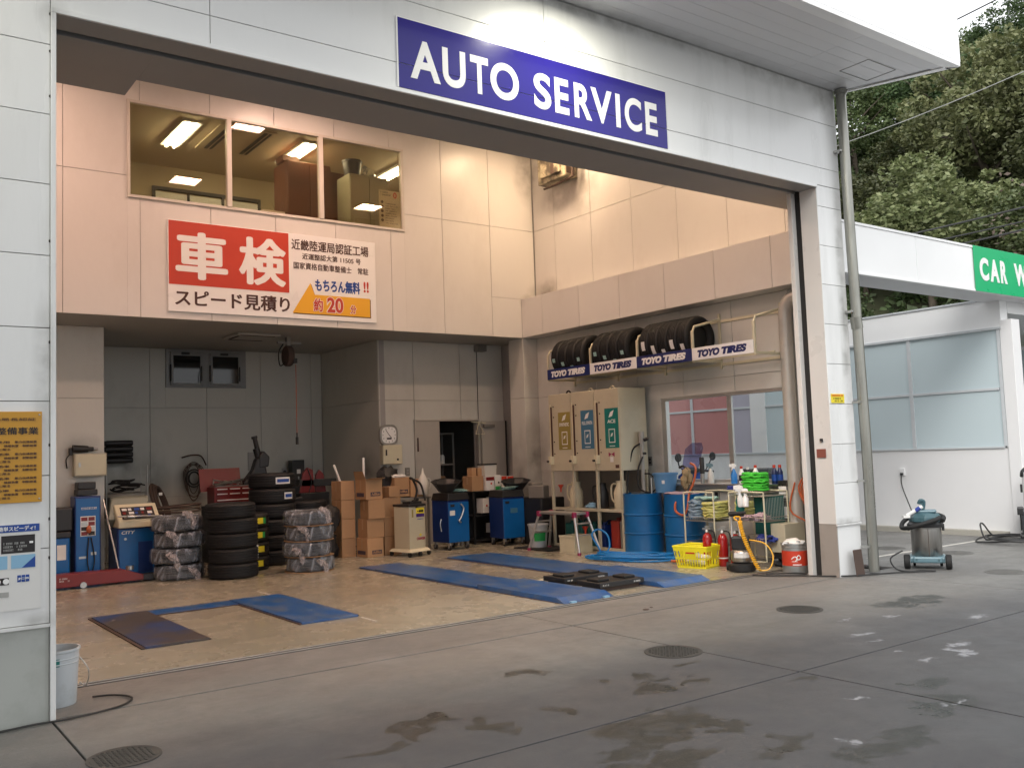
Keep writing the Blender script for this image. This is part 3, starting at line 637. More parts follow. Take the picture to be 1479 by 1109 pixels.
# window in the right wall (sliding, two lights)
sw = obj('side_window', MB().box(10.12, 10.2, 7.66, 9.99, 2.235, 2.28).box(10.10, 10.2, 7.66, 9.99, 1.03, 1.065).box(10.12, 10.2, 9.90, 9.99, 1.065, 2.235).box(10.12, 10.2, 7.66, 7.70, 1.065, 2.235), 'alu', SB, smooth=0, bevel=.003)
obj('meeting_stile', MB().box(10.13, 10.17, 8.64, 8.72, 1.066, 2.234), 'alu', sw, smooth=0, bevel=.003)
obj('window_pane', MB().box(10.146, 10.15, 8.72, 9.90, 1.066, 2.234), 'glassclear', sw, smooth=0)
obj('window_pane', MB().box(10.156, 10.16, 7.70, 8.64, 1.066, 2.234), 'glassclear', sw, smooth=0)
obj('window_reveal', MB().box(10.205, 10.22, 9.975, 9.989, 1.04, 2.27).box(10.205, 10.22, 7.661, 7.675, 1.04, 2.27).box(10.202, 10.23, 7.68, 9.97, 1.031, 1.04).box(10.202, 10.23, 7.68, 9.97, 2.27, 2.279), 'white', sw, smooth=0)
obj('sill', MB().box(9.93, 10.108, 7.7, 9.95, .985, 1.01), 'steel', sw, smooth=0, bevel=.004)
# double door in the back: left leaf shut, right leaf folded back against the wall
dr = obj('door_frame', MB().box(8.17, 8.2, 14.06, 14.12, 0, 2.18).box(9.51, 9.54, 14.06, 14.12, 0, 2.18).box(8.2, 9.51, 14.06, 14.12, 2.15, 2.18), 'doorpaint', SB, smooth=0, bevel=.003)
obj('door_leaf', MB().box(8.205, 8.68, 14.07, 14.11, 0, 2.145), 'doorpaint', dr, smooth=0, bevel=.003)
obj('door_leaf', MB().box(9.545, 10.07, 14.0, 14.04, 0, 2.14, rz=0), 'doorpaint', dr, smooth=0, bevel=.003)
obj('door_hinge', MB().box(8.215, 8.235, 14.05, 14.069, 1.62, 1.86), 'inkbrown', dr, smooth=0)
obj('door_edge', MB().box(10.071, 10.09, 13.98, 14.05, 0, 2.14), 'black', dr, smooth=0)
cl = obj('door_closer', MB().box(9.56, 9.80, 13.94, 13.999, 2.02, 2.08), 'shelf', dr, smooth=0, bevel=.004)
obj('closer_arm', MB().cyl((9.35, 14.05, 2.13), (9.6, 13.95, 2.10), .009).cyl((9.45,13.96,2.10),(9.36,13.93,1.90),.007).cyl((9.45,13.96,2.10),(9.56,13.93,1.90),.007).cyl((9.36,13.93,1.9),(9.56,13.93,1.9),.007), 'creamlight', dr)
# storeroom behind the door
st = obj('storeroom', MB().box(7.64, 10.12, 16.3, 16.36, 0, 3.5).box(7.63, 7.69, 14.24, 16.3, 0, 3.5).box(10.06, 10.12, 14.24, 16.3, 0, 3.5), 'shelf', SB, smooth=0)
# canopy over the bay
C0 = [(-2.2, 6.418), (9.80, 6.418), (10.29, 5.17), (-2.2, 5.17)]
ca = obj('canopy', MB().poly([(x, y, 5.80) for x, y in C0], (0,0,1.15)), 'whitemetal', SB, smooth=0)
ci = [(-2.2, 6.41), (9.70, 6.41), (10.13, 5.30), (-2.2, 5.30)]
r_ = random.Random(3); yy = 5.302
while yy < 6.40:
    y1 = min(yy+.158, 6.412); xe = lambda y: 9.70+(6.41-y)*.43/1.11
    xa = -2.2
    for xb in (1.4, 5.0, 8.6, None):
        e0, e1 = (xb, xb) if xb else (xe(yy), xe(y1))
        z = 5.752+r_.uniform(0, .0015)
        obj('soffit_board', MB().poly([(xa+.002, yy+.0015, z), (e0-.002, yy+.0015, z), (e1-.002, y1-.0015, z), (xa+.002, y1-.0015, z)], (0,0,.04)), 'canopy', ca, smooth=0)
        xa = xb
    yy = y1
obj('fascia', MB().poly([(x, y, 5.745) for x, y in ((-2.2, 5.172), (10.288, 5.172), (10.235, 5.298), (-2.2, 5.298))], (0,0,1.2)), 'whitemetal', ca, smooth=0, bevel=.004)
obj('fascia', MB().poly([(x, y, 5.745) for x, y in ((9.80, 6.41), (10.24, 5.30), (10.287, 5.19), (10.15, 5.30), (9.72, 6.41))], (0,0,1.2)), 'whitemetal', ca, smooth=0)
obj('drip_groove', MB().poly([(x, y, 5.743) for x, y in ((9.745, 6.38), (9.775, 6.38), (10.10, 5.42), (10.07, 5.42))], (0,0,.006)), 'shelf', ca, smooth=0)
obj('access_hatch', MB().box(9.19, 9.73, 5.995, 6.0, 5.747, 5.755).box(9.19, 9.73, 5.63, 5.635, 5.747, 5.755).box(9.19, 9.195, 5.635, 5.995, 5.747, 5.755).box(9.725, 9.73, 5.635, 5.995, 5.747, 5.755), 'soffit', ca, smooth=0)
# pointing, stains at the trim screws
sn = MB()
for z in (4.25, 3.95, 3.0, 2.35, 1.7, 1.24, 4.5, 1.0): sn.ball((1.086, 6.418, z), .008, .004, .012, n=6)
obj('trim_screw', sn, 'inkdark', fac)
# downpipe at the right corner
dp = thing('downpipe', 'weathered grey metal downpipe at the right end of the facade', 'downpipe', (9.76, 6.33, 0))
obj('pipe', MB().tube([(-.07, .0, 5.745), (-.05, 0, 3.9), (0, 0, 1.5), (0, 0, .02)], .06, n=16, sub=1), 'pipe', dp)
obj('pipe_socket', MB().cyl((-.055, 0, 3.0), (-.03, 0, 2.86), .068, n=16), 'pipe', dp); obj('pipe_socket', MB().cyl((-.07, 0, 5.74), (-.07, 0, 5.69), .075, n=16), 'pipe', dp)
for z, x in ((4.98, -.06), (3.05, -.03), (1.98, 0), (1.06, 0), (.3, 0)):
    obj('bracket', MB().box(x-.10, x-.04, -.01, .09, z, z+.025), 'steel', dp, smooth=0)
# signs on the facade
sg = obj('auto_service_sign', MB().box(3.67, 6.765, 6.412, 6.417, 4.555, 4.757).box(3.67, 6.765, 6.412, 6.417, 4.763, 5.145), 'signblue', smooth=0)
tag(sg, 'dark blue sign reading AUTO SERVICE in white letters above the bay', 'sign')
for wd, x0, x1 in (('A', 3.779, 4.07), ('U', 4.092, 4.325), ('T', 4.375, 4.563), ('O', 4.585, 4.895), ('S', 5.065, 5.262), ('E', 5.308, 5.475), ('R', 5.542, 5.755), ('V', 5.75, 6.02), ('I', 6.068, 6.125), ('C', 6.186, 6.412), ('E', 6.466, 6.630)):
    text('letter', wd, 'signwhite', FRONT, (x0, 6.4115, 4.655), x1-x0, .335, sg, bold=.028)
obj('sign_edging', MB().box(3.655, 3.669, 6.413, 6.417, 4.555, 5.155).box(3.669, 6.765, 6.413, 6.417, 5.146, 5.155), 'signwhite', sg, smooth=0)
op = obj('certification_plaque', MB().box(.1, 1.04, 6.405, 6.417, 1.35, 1.91), 'orangeplaque', smooth=0, bevel=.002)
tag(op, 'orange plaque with dark Japanese lettering left of the bay opening', 'sign')
text('lettering', '近畿運輸局長認証', 'inkbrown', FRONT, (.62, 6.404, 1.853), .385, .018, op)
text('lettering', '自動車分解整備事業', 'inkdark', FRONT, (.50, 6.404, 1.768), .52, .045, op, bold=.02)
for k in range(5):
    z = 1.72-.074*k
    text('lettering', ['小型乗用', '普通自動車', '小型自動車', '大型自動車', '軽自動車'][k], 'inkbrown', FRONT, (.70, 6.404, z-.005), .16, .015, op, bold=.01)
    text('lettering', '動力伝達装置', 'inkbrown', FRONT, (.89, 6.404, z-.005), .12, .015, op, bold=.01)
    text('lettering', '操縦装置　制動装置', 'inkbrown', FRONT, (.83, 6.404, z-.028), .18, .014, op, bold=.01)
    text('lettering', 'に限る', 'inkbrown', FRONT, (.80, 6.404, z-.05), .065, .014, op, bold=.01)
for z in (1.37, 1.89): obj('screw', MB().ball((1.025, 6.404, z), .006, .004, .006, n=8), 'steel', op)
po = obj('payment_poster', MB().box(.15, 1.035, 6.414, 6.418, .70, 1.215), 'paper', smooth=0)
tag(po, 'white poster with bank card pictures under the orange plaque', 'poster')
obj('banner', plate(MB(), FRONT, (.15, 6.4135, 1.172), .878, .045), 'inkblue', po, smooth=0)
text('lettering', '簡単スピーディ!', 'signwhite', FRONT, (.80, 6.411, 1.18), .205, .028, po, bold=.02)
cd = obj('card_picture', plate(MB(), FRONT, (.818, 6.4135, 1.045), .185, .108), 'inkdark', po, smooth=0, bevel=.001)
marks('card_print', 'steel', FRONT, (.83, 6.411, 1.055), .15, .06, 3, cd, fill=.95, seed=4)
obj('card_chip', plate(MB(), FRONT, (.972, 6.411, 1.10), .02, .012), 'signwhite', cd, smooth=0)
obj('card_picture', plate(MB(), FRONT, (.872, 6.4135, .952), .133, .08), 'lightblue', po, smooth=0)
obj('card_picture', plate(MB(), FRONT, (.70, 6.4135, .952), .152, .08), 'lightblue', po, smooth=0)
obj('card_corner', MB().poly([(1.0045, 6.411, .954), (1.0045, 6.411, 1.02), (.93, 6.411, .954)], (0,-.001,0)), 'inkblue', po, smooth=0)
for k in range(3): obj('logo_bar', plate(MB(), FRONT, (.906+.023*k, 6.4135, .868), .02, .042), 'inkblue', po, smooth=0, bevel=.002)
text('lettering', 'JCB', 'signwhite', FRONT, (.908, 6.411, .881), .062, .014, po, bold=.02)
obj('logo_bar', plate(MB(), FRONT, (.77, 6.4135, .858), .09, .042), 'inkdark', po, smooth=0)
obj('logo_disc', MB().cyl((.845, 6.4115, .879), (.845, 6.410, .879), .017, n=16).cyl((.80, 6.4115, .879), (.80, 6.410, .879), .017, n=16), 'signwhite', po)
obj('print_bar', plate(MB(), FRONT, (.75, 6.4135, .785), .11, .03), 'steel', po, smooth=0)
ys_ = obj('yellow_notice', MB().box(9.255, 9.505, 6.412, 6.418, 1.985, 2.09), 'yellowlab', smooth=0)
tag(ys_, 'small yellow notice with red and black print right of the bay', 'sign')
obj('red_band', plate(MB(), FRONT, (9.257, 6.4115, 2.058), .225, .028), 'yellow', ys_, smooth=0)
marks('notice_print', 'red', FRONT, (9.265, 6.409, 2.061), .21, .022, 1, ys_, fill=.98, seed=2)
marks('notice_print', 'inkdark', FRONT, (9.29, 6.4115, 1.995), .19, .055, 2, ys_, fill=.98, seed=3)
kb = obj('brown_box', MB().box(9.205, 9.219, 6.50, 6.62, 1.36, 1.46), 'terracotta', smooth=0, bevel=.003); tag(kb, 'small red brown box on the right jamb', 'box')
kk = thing('key_switch', 'small black switch above the brown box on the jamb', 'switch', (9.219, 6.55, 1.54))
obj('switch_body', MB().box(-.012, 0, -.02, .02, 0, .04), 'black', kk, smooth=0, bevel=.003); obj('key_barrel', MB().cyl((-.014, 0, .01), (-.02, 0, .01), .009), 'steel', kk)

# big inspection sign on the upper back wall
bs = obj('inspection_sign', MB().box(3.68, 6.90, 12.975, 12.996, 3.665, 4.955), 'signwhite', smooth=0, bevel=.003)
tag(bs, 'large white and red Japanese vehicle inspection sign below the office window', 'sign')
obj('red_field', plate(MB(), FRONT, (3.69, 12.974, 4.045), 1.755, .90), 'red', bs, smooth=0)
text('lettering', '車', 'signwhite', FRONT, (3.78, 12.971, 4.13), .74, .68, bs, bold=.035)
text('lettering', '検', 'signwhite', FRONT, (4.68, 12.971, 4.12), .72, .71, bs, bold=.035)
text('lettering', 'スピード見積り', 'inkbrown', FRONT, (3.77, 12.973, 3.745), 1.68, .235, bs, bold=.028)
text('lettering', '近畿陸運局認証工場', 'inkbrown', FRONT, (5.49, 12.973, 4.71), 1.29, .165, bs, bold=.02)
text('lettering', '近運整認大第 11505 号', 'inkbrown', FRONT, (5.66, 12.973, 4.575), .98, .095, bs, bold=.012)
text('lettering', '国家資格自動車整備士　常駐', 'inkbrown', FRONT, (5.52, 12.973, 4.42), 1.25, .105, bs, bold=.012)
text('lettering', 'もちろん無料', 'inkblue', FRONT, (5.86, 12.973, 4.10), .76, .195, bs, bold=.045)
text('lettering', '!!', 'red', FRONT, (6.68, 12.973, 4.14), .09, .17, bs, bold=.03)
obj('arrow_shadow', MB().poly([(5.50, 12.9735, 3.735), (6.80, 12.9735, 3.735), (6.80, 12.9735, 4.03), (5.86, 12.9735, 4.03), (5.80, 12.9735, 4.20)], (0,-.001,0)), 'inkbrown', bs, smooth=0)
obj('yellow_arrow', MB().poly([(5.49, 12.971, 3.75), (6.785, 12.971, 3.75), (6.785, 12.971, 4.045), (5.85, 12.971, 4.045), (5.785, 12.971, 4.22)], (0,-.001,0)), 'yellow', bs, smooth=0)
for body, x, z, w_, h_ in (('約', 5.83, 3.79, .15, .20), ('20', 6.05, 3.785, .27, .235), ('分', 6.44, 3.79, .10, .13)):
    text('lettering_outline', body, 'signwhite', FRONT, (x-.008, 12.9685, z-.008), w_+.016, h_+.016, bs, bold=.075)
    text('lettering', body, 'red', FRONT, (x, 12.966, z), w_, h_, bs, bold=.03)

# hall downlights
for k, (x, y) in enumerate(((1.43, 8.1), (1.43, 11.6), (5.43, 8.1), (5.43, 11.6), (9.42, 8.05), (9.42, 11.6))):
    dl = thing('ceiling_downlight', 'square lit hall downlight '+('over the left side near the opening', 'over the left side near the office', 'mirrored low in the left office pane', 'mirrored at the top of the middle office pane', 'mirrored low in the right office pane', 'glinting on the upper wall right of the office')[k], 'ceiling light', (x, y, H-.06), group='square downlights in the hall ceiling')
    obj('housing', MB().box(-.3, .3, -.3, -.25, 0, .06).box(-.3, .3, .25, .3, 0, .06).box(-.3, -.25, -.25, .25, 0, .06).box(.25, .3, -.25, .25, 0, .06), 'white', dl, smooth=0)
    obj('diffuser', MB().box(-.25, .25, -.25, .25, .02, .05), 'pinklamp' if x < 8 else 'warmlamp', dl, smooth=0)
for k, x in enumerate((5.26, -.6)):
    dl = thing('canopy_light', ('round lamp under the canopy lighting the AUTO SERVICE sign', 'round lamp under the canopy at the far left')[k], 'ceiling light', (x, 5.66, 5.70), group='round lamps under the canopy')
    obj('rim', MB().lathe([(.15, .05), (.17, .05), (.17, 0), (.15, 0)], 24), 'steel', dl)
    obj('lens', MB().lathe([(0, .005), (.10, .008), (.15, .03)], 24), 'canopylamp', dl)

# office behind the long window
obj('office_shell', MB().box(2.0, 9.7, 16.45, 16.55, 4.0, 6.9).box(1.9, 2.0, 13.15, 16.5, 4.0, 6.9).box(9.6, 9.7, 13.15, 16.5, 4.0, 6.9).box(2.0, 9.7, 13.15, 16.5, 4.0, 4.1), 'officewall', SB, smooth=0)
oc = obj('office_ceiling', MB().box(1.9, 9.7, 13.15, 16.55, 6.8, 6.95), 'officeceil', SB, smooth=0)
pw = obj('office_rear_window', MB().box(4.4, 6.35, 16.40, 16.45, 5.3, 5.34).box(4.4, 6.35, 16.40, 16.45, 6.36, 6.42).box(4.4, 4.45, 16.40, 16.45, 5.34, 6.36).box(6.3, 6.35, 16.40, 16.45, 5.34, 6.36).box(5.0, 5.04, 16.40, 16.45, 5.34, 6.36).box(5.62, 5.66, 16.4, 16.45, 5.34, 6.36), 'inkdark', SB, smooth=0)
for a in (4.45, 5.04, 5.66): obj('blind', MB().box(a, a+(.55 if a < 5 else .58 if a < 5.5 else .64), 16.42, 16.43, 5.34, 6.33), 'paper', pw, smooth=0)
for i, (x, y0, y1) in enumerate(((4.35, 13.95, 15.2), (6.3, 13.95, 15.2), (8.25, 13.95, 15.2))):
    t = thing('fluorescent_light', ('twin tube ceiling light seen through the left office pane', 'twin tube ceiling light above the brown office locker', 'twin tube ceiling light seen through the right office pane')[i], 'ceiling light', (x, y0, 6.74))
    obj('housing', MB().box(-.15, .15, 0, y1-y0, .02, .06), 'white', t, smooth=0)
    for s_ in (-.06, .06): obj('tube', MB().cyl((s_, .03, 0), (s_, y1-y0-.03, 0), .018), 'tube', t)
ac = thing('ceiling_cassette', 'ceiling air conditioner with dark slots inside the office', 'air conditioner', (5.2, 14.5, 6.78))
obj('cover', MB().box(-.45, .45, -.65, .65, 0, .03), 'officeceil', ac, smooth=0)
for s_ in (-.33, .27): obj('air_slot', MB().box(s_, s_+.06, -.58, .58, -.006, 0).box(s_+.09, s_+.13, -.58, .58, -.006, 0), 'dark', ac, smooth=0)
lk = thing('brown_locker', 'tall brown office locker behind the middle pane', 'locker', (5.97, 14.2, 4.1))
obj('locker_body', MB().box(0, .78, .02, .6, 0, 2.42), 'brownlocker', lk, smooth=0, bevel=.01); obj('door', MB().box(.01, .385, 0, .018, .05, 2.38).box(.395, .77, 0, .018, .05, 2.38), 'brownlocker', lk, smooth=0)
lk2 = thing('brown_locker', 'shorter brown locker between brown and grey lockers', 'locker', (6.77, 14.3, 4.1))
obj('locker_body', MB().box(0, .34, .02, .5, 0, 2.36), 'brownlocker', lk2, smooth=0, bevel=.01); obj('door', MB().box(.01, .33, 0, .018, .05, 2.32), 'brownlocker', lk2, smooth=0)
lk3 = thing('grey_locker', 'olive grey locker behind the right office pane', 'locker', (6.86, 13.72, 4.1))
obj('locker_body', MB().box(0, .72, .02, .5, 0, 2.2), 'greylocker', lk3, smooth=0, bevel=.01); obj('door', MB().box(.01, .355, 0, .018, .05, 2.16).box(.365, .71, 0, .018, .05, 2.16), 'greylocker', lk3, smooth=0)
tb = tag(obj('black_tub', MB().lathe([(0, 0), (.13, 0), (.16, .24), (.175, .24), (.175, .27), (.15, .27), (.12, .02), (0, .02)], 20, (7.02, 13.95, 6.30)), 'black'), 'black tub standing on the grey office locker', 'tub')
bg_ = tag(obj('plastic_bag', MB().ball((7.28, 13.95, 6.40), .15, .1, .1, n=16, wob=.6, seed=3), 'film'), 'clear plastic bag beside the black tub on the locker', 'bag')
bx = tag(obj('storage_box', MB().box(5.93, 6.22, 14.3, 14.6, 6.521, 6.62), 'brownlocker', smooth=0, bevel=.005), 'flat brown box on top of the tall brown locker', 'box')
op2 = obj('office_notice', MB().box(7.02, 7.41, 13.022, 13.026, 5.255, 5.86), mat('notice_paper', (.55,.54,.40), .6), smooth=0)
tag(op2, 'paper notice stuck inside the right office pane', 'notice')
marks('notice_print', 'inkdark', FRONT, (7.05, 13.0215, 5.76), .2, .08, 2, op2, fill=.99, seed=8)
text('lettering', '0', 'red', FRONT, (7.28, 13.0215, 5.74), .065, .1, op2, bold=.03)
marks('notice_print', 'inkbrown', FRONT, (7.13, 13.0215, 5.30), .25, .36, 9, op2, fill=.9, seed=9, lead=.4)
dm = MB()
for k in range(5): dm.cyl((7.075, 13.0215, 5.66-.075*k), (7.075, 13.0205, 5.66-.075*k), .025, n=14)
obj('notice_symbols', dm, 'inkbrown', op2)
pt = thing('potted_plant', 'thin leaved plant beside the brown locker in the office', 'plant', (5.62, 13.7, 5.1))
mb = MB(); r_ = random.Random(5)
for k in range(9):
    a = r_.uniform(0, 6.28); e = (math.cos(a)*.16, math.sin(a)*.14, r_.uniform(.35, .62)); mb.tube([(0,0,0), (e[0]*.4, e[1]*.4, e[2]*.6), e], [.006,.004,.002], n=4, sub=1)
obj('stems', mb, 'bark', pt); obj('pot', MB().lathe([(0,-.1),(.08,-.1),(.1,.05),(0,.05)], 14), 'black', pt)
db = tag(obj('document_box', MB().box(5.25, 5.62, 13.5, 13.65, 5.20, 5.42), 'paper', smooth=0, bevel=.004), 'white document box on the office window ledge', 'box')

# ------------------------------------------------------------------ unseen forecourt roof, added above the viewer to shade the left facade
fr = obj('added_forecourt_roof', MB().box(-16, 1.9, -16, 4.5, 5.3, 6.0), 'canopy', smooth=0, kind='structure')
for x, y in ((-6.2, -3), (1.2, -7), (-6.2, -12)): obj('added_roof_column', MB().box(x-.25, x+.25, y-.25, y+.25, 0, 5.2), 'white', fr, smooth=0)

# ------------------------------------------------------------------ car wash building and its beam
BY = 6.60
cb = thing('car_wash_beam', 'white beam with green CAR WASH sign joining the garage', 'beam', (0,0,0))
xb = [9.72, 11.6, 13.35, 15.4, 17.5, 19.6]
for i in range(len(xb)-1): obj('fascia_panel', MB().box(xb[i]+.003, xb[i+1]-.003, BY, BY+.05, 3.63, 4.225), 'whitemetal', cb, smooth=0, bevel=.003)
obj('coping', MB().box(9.72, 19.6, BY-.012, BY+.56, 4.227, 4.26), 'whitemetal', cb, smooth=0, bevel=.003)
obj('bottom_trim', MB().box(9.72, 19.6, BY-.012, BY+.06, 3.60, 3.629), 'whitemetal', cb, smooth=0, bevel=.003)
obj('beam_body', MB().box(9.72, 19.6, BY+.052, BY+.52, 3.60, 4.22), 'canopy', cb, smooth=0)
cs = obj('sign_panel', MB().box(13.07, 17.2, BY-.02, BY-.013, 3.605, 4.262), 'greensign', cb, smooth=0, bevel=.003)
xx = 13.21
for wd, w_ in (('C', .25), ('A', .26), ('R', .19), (' ', .14), ('W', .40), ('A', .27), ('S', .2), ('H', .22)):
    if wd != ' ': text('letter', wd, 'signwhite', FRONT, (xx, BY-.022, 3.768), w_, .335, cs, bold=.045, depth=.004)
    xx += w_+.045
WX = 14.4
cw = thing('car_wash_building', 'white car wash bay wall with large frosted blue panes', 'building', (0,0,0))
wv = obj('low_wall', MB().box(WX, WX+.18, 6.93, 18, 0, 1.33).box(WX+.0, WX+.2, 6.93, 18, 1.33, 1.345), 'white', cw, smooth=0, bevel=.004)
obj('kerb', MB().box(WX-.09, WX-.002, 7.0, 18, -.02, .09), mat('kerb_concrete', (.42,.40,.35), .8, dirt=.4, dcol=(.2,.18,.14), dscale=6, space='World'), cw, smooth=0, bevel=.01)
obj('fascia', MB().box(WX-.02, WX+.2, 6.90, 18, 3.19, 3.63), 'whitemetal', cw, smooth=0, bevel=.004)
obj('drip_trim', MB().box(WX-.04, WX-.021, 6.90, 18, 3.165, 3.20).box(WX-.04, WX+.22, 6.89, 18, 3.632, 3.66), 'paleframe', cw, smooth=0)
obj('roof_slab', MB().box(WX+.21, 22, 6.90, 18, 3.42, 3.62), 'whitemetal', cw, smooth=0)
obj('end_column', MB().box(WX-.03, WX+.22, 6.74, 6.925, 0, 3.30), 'white', cw, smooth=0, bevel=.006)
obj('rail', MB().box(WX-.02, WX+.03, 7.0, 18, 2.235, 2.275), 'paleframe', cw, smooth=0, bevel=.002)
obj('window_sill', MB().box(WX-.025, WX+.05, 6.98, 18, 1.347, 1.375), 'paleframe', cw, smooth=0, bevel=.002)
for a, b in ((6.93, 6.985), (8.41, 8.47), (9.90, 9.96), (11.44, 11.80), (13.30, 13.36), (14.85, 14.91), (16.4, 16.46)):
    obj('post', MB().box(WX-.022, WX+.05, a, b, 1.376, 3.164), 'paleframe' if b-a < .2 else 'white', cw, smooth=0, bevel=.002)
for a, b, m_ in ((6.985, 8.41, 'frost'), (8.47, 9.90, 'frost'), (9.96, 11.44, 'frost'), (11.80, 13.30, 'frostred'), (13.36, 14.85, 'frostred'), (14.91, 16.4, 'frostred'), (16.46, 18, 'frostred')):
    for z0, z1 in ((1.376, 2.234), (2.276, 3.164)):
        if m_ == 'frostred' and a < 12: 
            obj('pane', MB().box(WX, WX+.01, a, a+.55, z0, z1), 'frostlav', cw, smooth=0); obj('pane', MB().box(WX, WX+.01, a+.552, b, z0, z1), m_, cw, smooth=0)
        else: obj('pane', MB().box(WX, WX+.01, a, b, z0, z1), m_, cw, smooth=0)
w2 = thing('second_wash_wall', 'farther white wall with frosted panes behind the car wash column', 'wall', (18.5, 0, 0))
obj('low_wall', MB().box(0, .18, 6.95, 18, 0, 1.3), 'white', w2, smooth=0)
obj('frame_rail', MB().box(-.02, .05, 6.95, 18, 3.16, 3.24).box(-.02, .05, 6.95, 18, 2.22, 2.27).box(-.02, .05, 6.95, 18, 1.3, 1.34), 'white', w2, smooth=0)
for a, b in ((6.95, 8.6), (8.68, 10.3), (10.38, 12), (12.08, 14), (14.08, 18)):
    obj('pane', MB().box(0, .01, a, b, 1.341, 2.219).box(0, .01, a, b, 2.271, 3.159), 'frost', w2, smooth=0); obj('post', MB().box(-.02, .05, b, b+.08, 1.341, 3.159), 'white', w2, smooth=0)
so_ = thing('wall_outlet', 'white weatherproof outlet on the car wash wall', 'outlet', (WX, 8.69, .99))
obj('cover', MB().box(-.035, -.001, -.045, .045, -.06, .06), 'white', so_, smooth=0, bevel=.006); obj('socket_face', MB().box(-.04, -.0355, -.03, .03, -.05, -.005), 'soffit', so_, smooth=0)
obj('plug', MB().box(-.065, -.0405, -.018, .018, -.05, -.02), 'black', so_, smooth=0)
cbl = tag(obj('power_cord', MB().tube([(14.34, 8.69, .94), (14.3, 8.66, .75), (13.6, 8.1, .4), (12.4, 7.3, .15), (11.3, 6.75, .45), (10.75, 6.3, .62)], .009, n=6), 'cable'), 'thin black power cord running from the wall outlet to the vacuum', 'cord')

# ------------------------------------------------------------------ wooded hill
def hill_h(x, y):
    d = x*.90+y*.436-25
    s = -x*.436+y*.90
    if d < 0: return -.05
    h = 20.5*(1-math.exp(-(d/17)**1.25)) + min(d, 60)*.03
    return h+min(1, d/4)*(1.2*noise.noise(Vector((x*.09, y*.09, 0)))+.4*noise.noise(Vector((x*.3, y*.3, 4))))
mb = MB(); nx, ny = 50, 60; gx, gy = [], []
for i in range(nx):
    for j in range(ny):
        d = -2+i*1.9; s = -42+j*2.0
        x = (d+25)*.90-s*.436; y = (d+25)*.436+s*.90
        mb.v.append((x, y, hill_h(x, y) if d >= 0 else -.2))
for i in range(nx-1):
    for j in range(ny-1): mb.f.append((i*ny+j, (i+1)*ny+j, (i+1)*ny+j+1, i*ny+j+1)); mb.mi.append(0)
obj('hill', mb, 'soil', smooth=60, kind='structure')
def crown_mesh(name, m_, seed, rx, rz, nclump, nleaf, size, spread=.42, squash=.75):
    r_ = np.random.RandomState(seed); V = []; 
    for k in range(nclump):
        while True:
            q = r_.uniform(-1, 1, 3)
            if .25 < np.linalg.norm(q) < 1: break
        q = q*np.array([rx, rx, rz])*(.92+.25*noise.noise(Vector(q*2+seed)))
        cr = spread*r_.uniform(.6, 1.35)
        n_ = int(nleaf*r_.uniform(.6, 1.3))
        d = r_.normal(size=(n_, 3)); d /= np.linalg.norm(d, axis=1)[:, None]; d *= cr*r_.uniform(.45, 1, (n_, 1))**.5; d[:, 2] *= squash
        V.append(q+d)
    P = np.concatenate(V); n_ = len(P)
    a = r_.normal(size=(n_, 3)); a[:, 2] *= .5; a /= np.linalg.norm(a, axis=1)[:, None]
    b = np.cross(a, r_.normal(size=(n_, 3))); b /= np.linalg.norm(b, axis=1)[:, None]
    s = size*r_.uniform(.6, 1.3, (n_, 1)); a = a*s; b = b*s*.55
    vs = np.stack([P-a, P+b, P+a, P-b], 1).reshape(-1, 3)
    fs = np.arange(n_*4).reshape(-1, 4)
    me = bpy.data.meshes.new(name); me.from_pydata(vs.tolist(), [], fs.tolist()); me.materials.append(M[m_]); return me
def trunk_mesh(seed, h, rx, rz, r0=.16, nb=9, twigs=0):
    r_ = random.Random(seed); mb = MB(); top = h+rz*.4
    pts = [(0,0,-1), (r_.uniform(-.1,.1), r_.uniform(-.1,.1), h*.5), (r_.uniform(-.3,.3), r_.uniform(-.3,.3), h), (r_.uniform(-.4,.4), r_.uniform(-.4,.4), top)]
    mb.tube(pts, [r0, r0*.8, r0*.6, r0*.2], n=7, sub=1)
    for k in range(nb):
        a = r_.uniform(0, 6.28); z = r_.uniform(h*.55, top*.95); l = rx*r_.uniform(.6, .98); e = r_.uniform(.2, .9)
        p = Vector((0, 0, z)); q = p+Vector((math.cos(a)*l*.5, math.sin(a)*l*.5, l*e*.45)); w = p+Vector((math.cos(a)*l, math.sin(a)*l, l*e*.8))
        mb.tube([p, q, w], [r0*.4, r0*.22, .012], n=5, sub=1)
        for t in range(twigs):
            u = p.lerp(w, r_.uniform(.3, .95)); v = u+Vector((r_.uniform(-1,1), r_.uniform(-1,1), r_.uniform(.1,1)))*r_.uniform(.3, .9)
            mb.tube([u, u.lerp(v, .5)+Vector((0,0,.06)), v], [.014, .01, .004], n=4, sub=1)
    me = mesh_of('trunk', mb, 'bark', 60); return me
kinds = []
for i, (m_, rx, rz, ncl, nl, sz) in enumerate((('leafdark', 2.4, 2.1, 130, 105, .085), ('leafmid', 2.1, 2.0, 120, 100, .08), ('leafpale', 2.5, 2.0, 150, 120, .085), ('leafdark', 2.9, 2.5, 160, 105, .085), ('leafmid', 2.6, 2.2, 130, 100, .078))):
    kinds.append((crown_mesh('crown', m_, 11+i, rx, rz, ncl, nl, sz), trunk_mesh(50+i, 2.6, rx, rz), rx, rz, m_))
bare = (crown_mesh('twig_haze', 'leafbrown', 31, 1.7, 2.2, 60, 14, .06), trunk_mesh(77, 2.2, 1.9, 2.4, .09, 16, 10), 1.8, 2.2, 'bare')
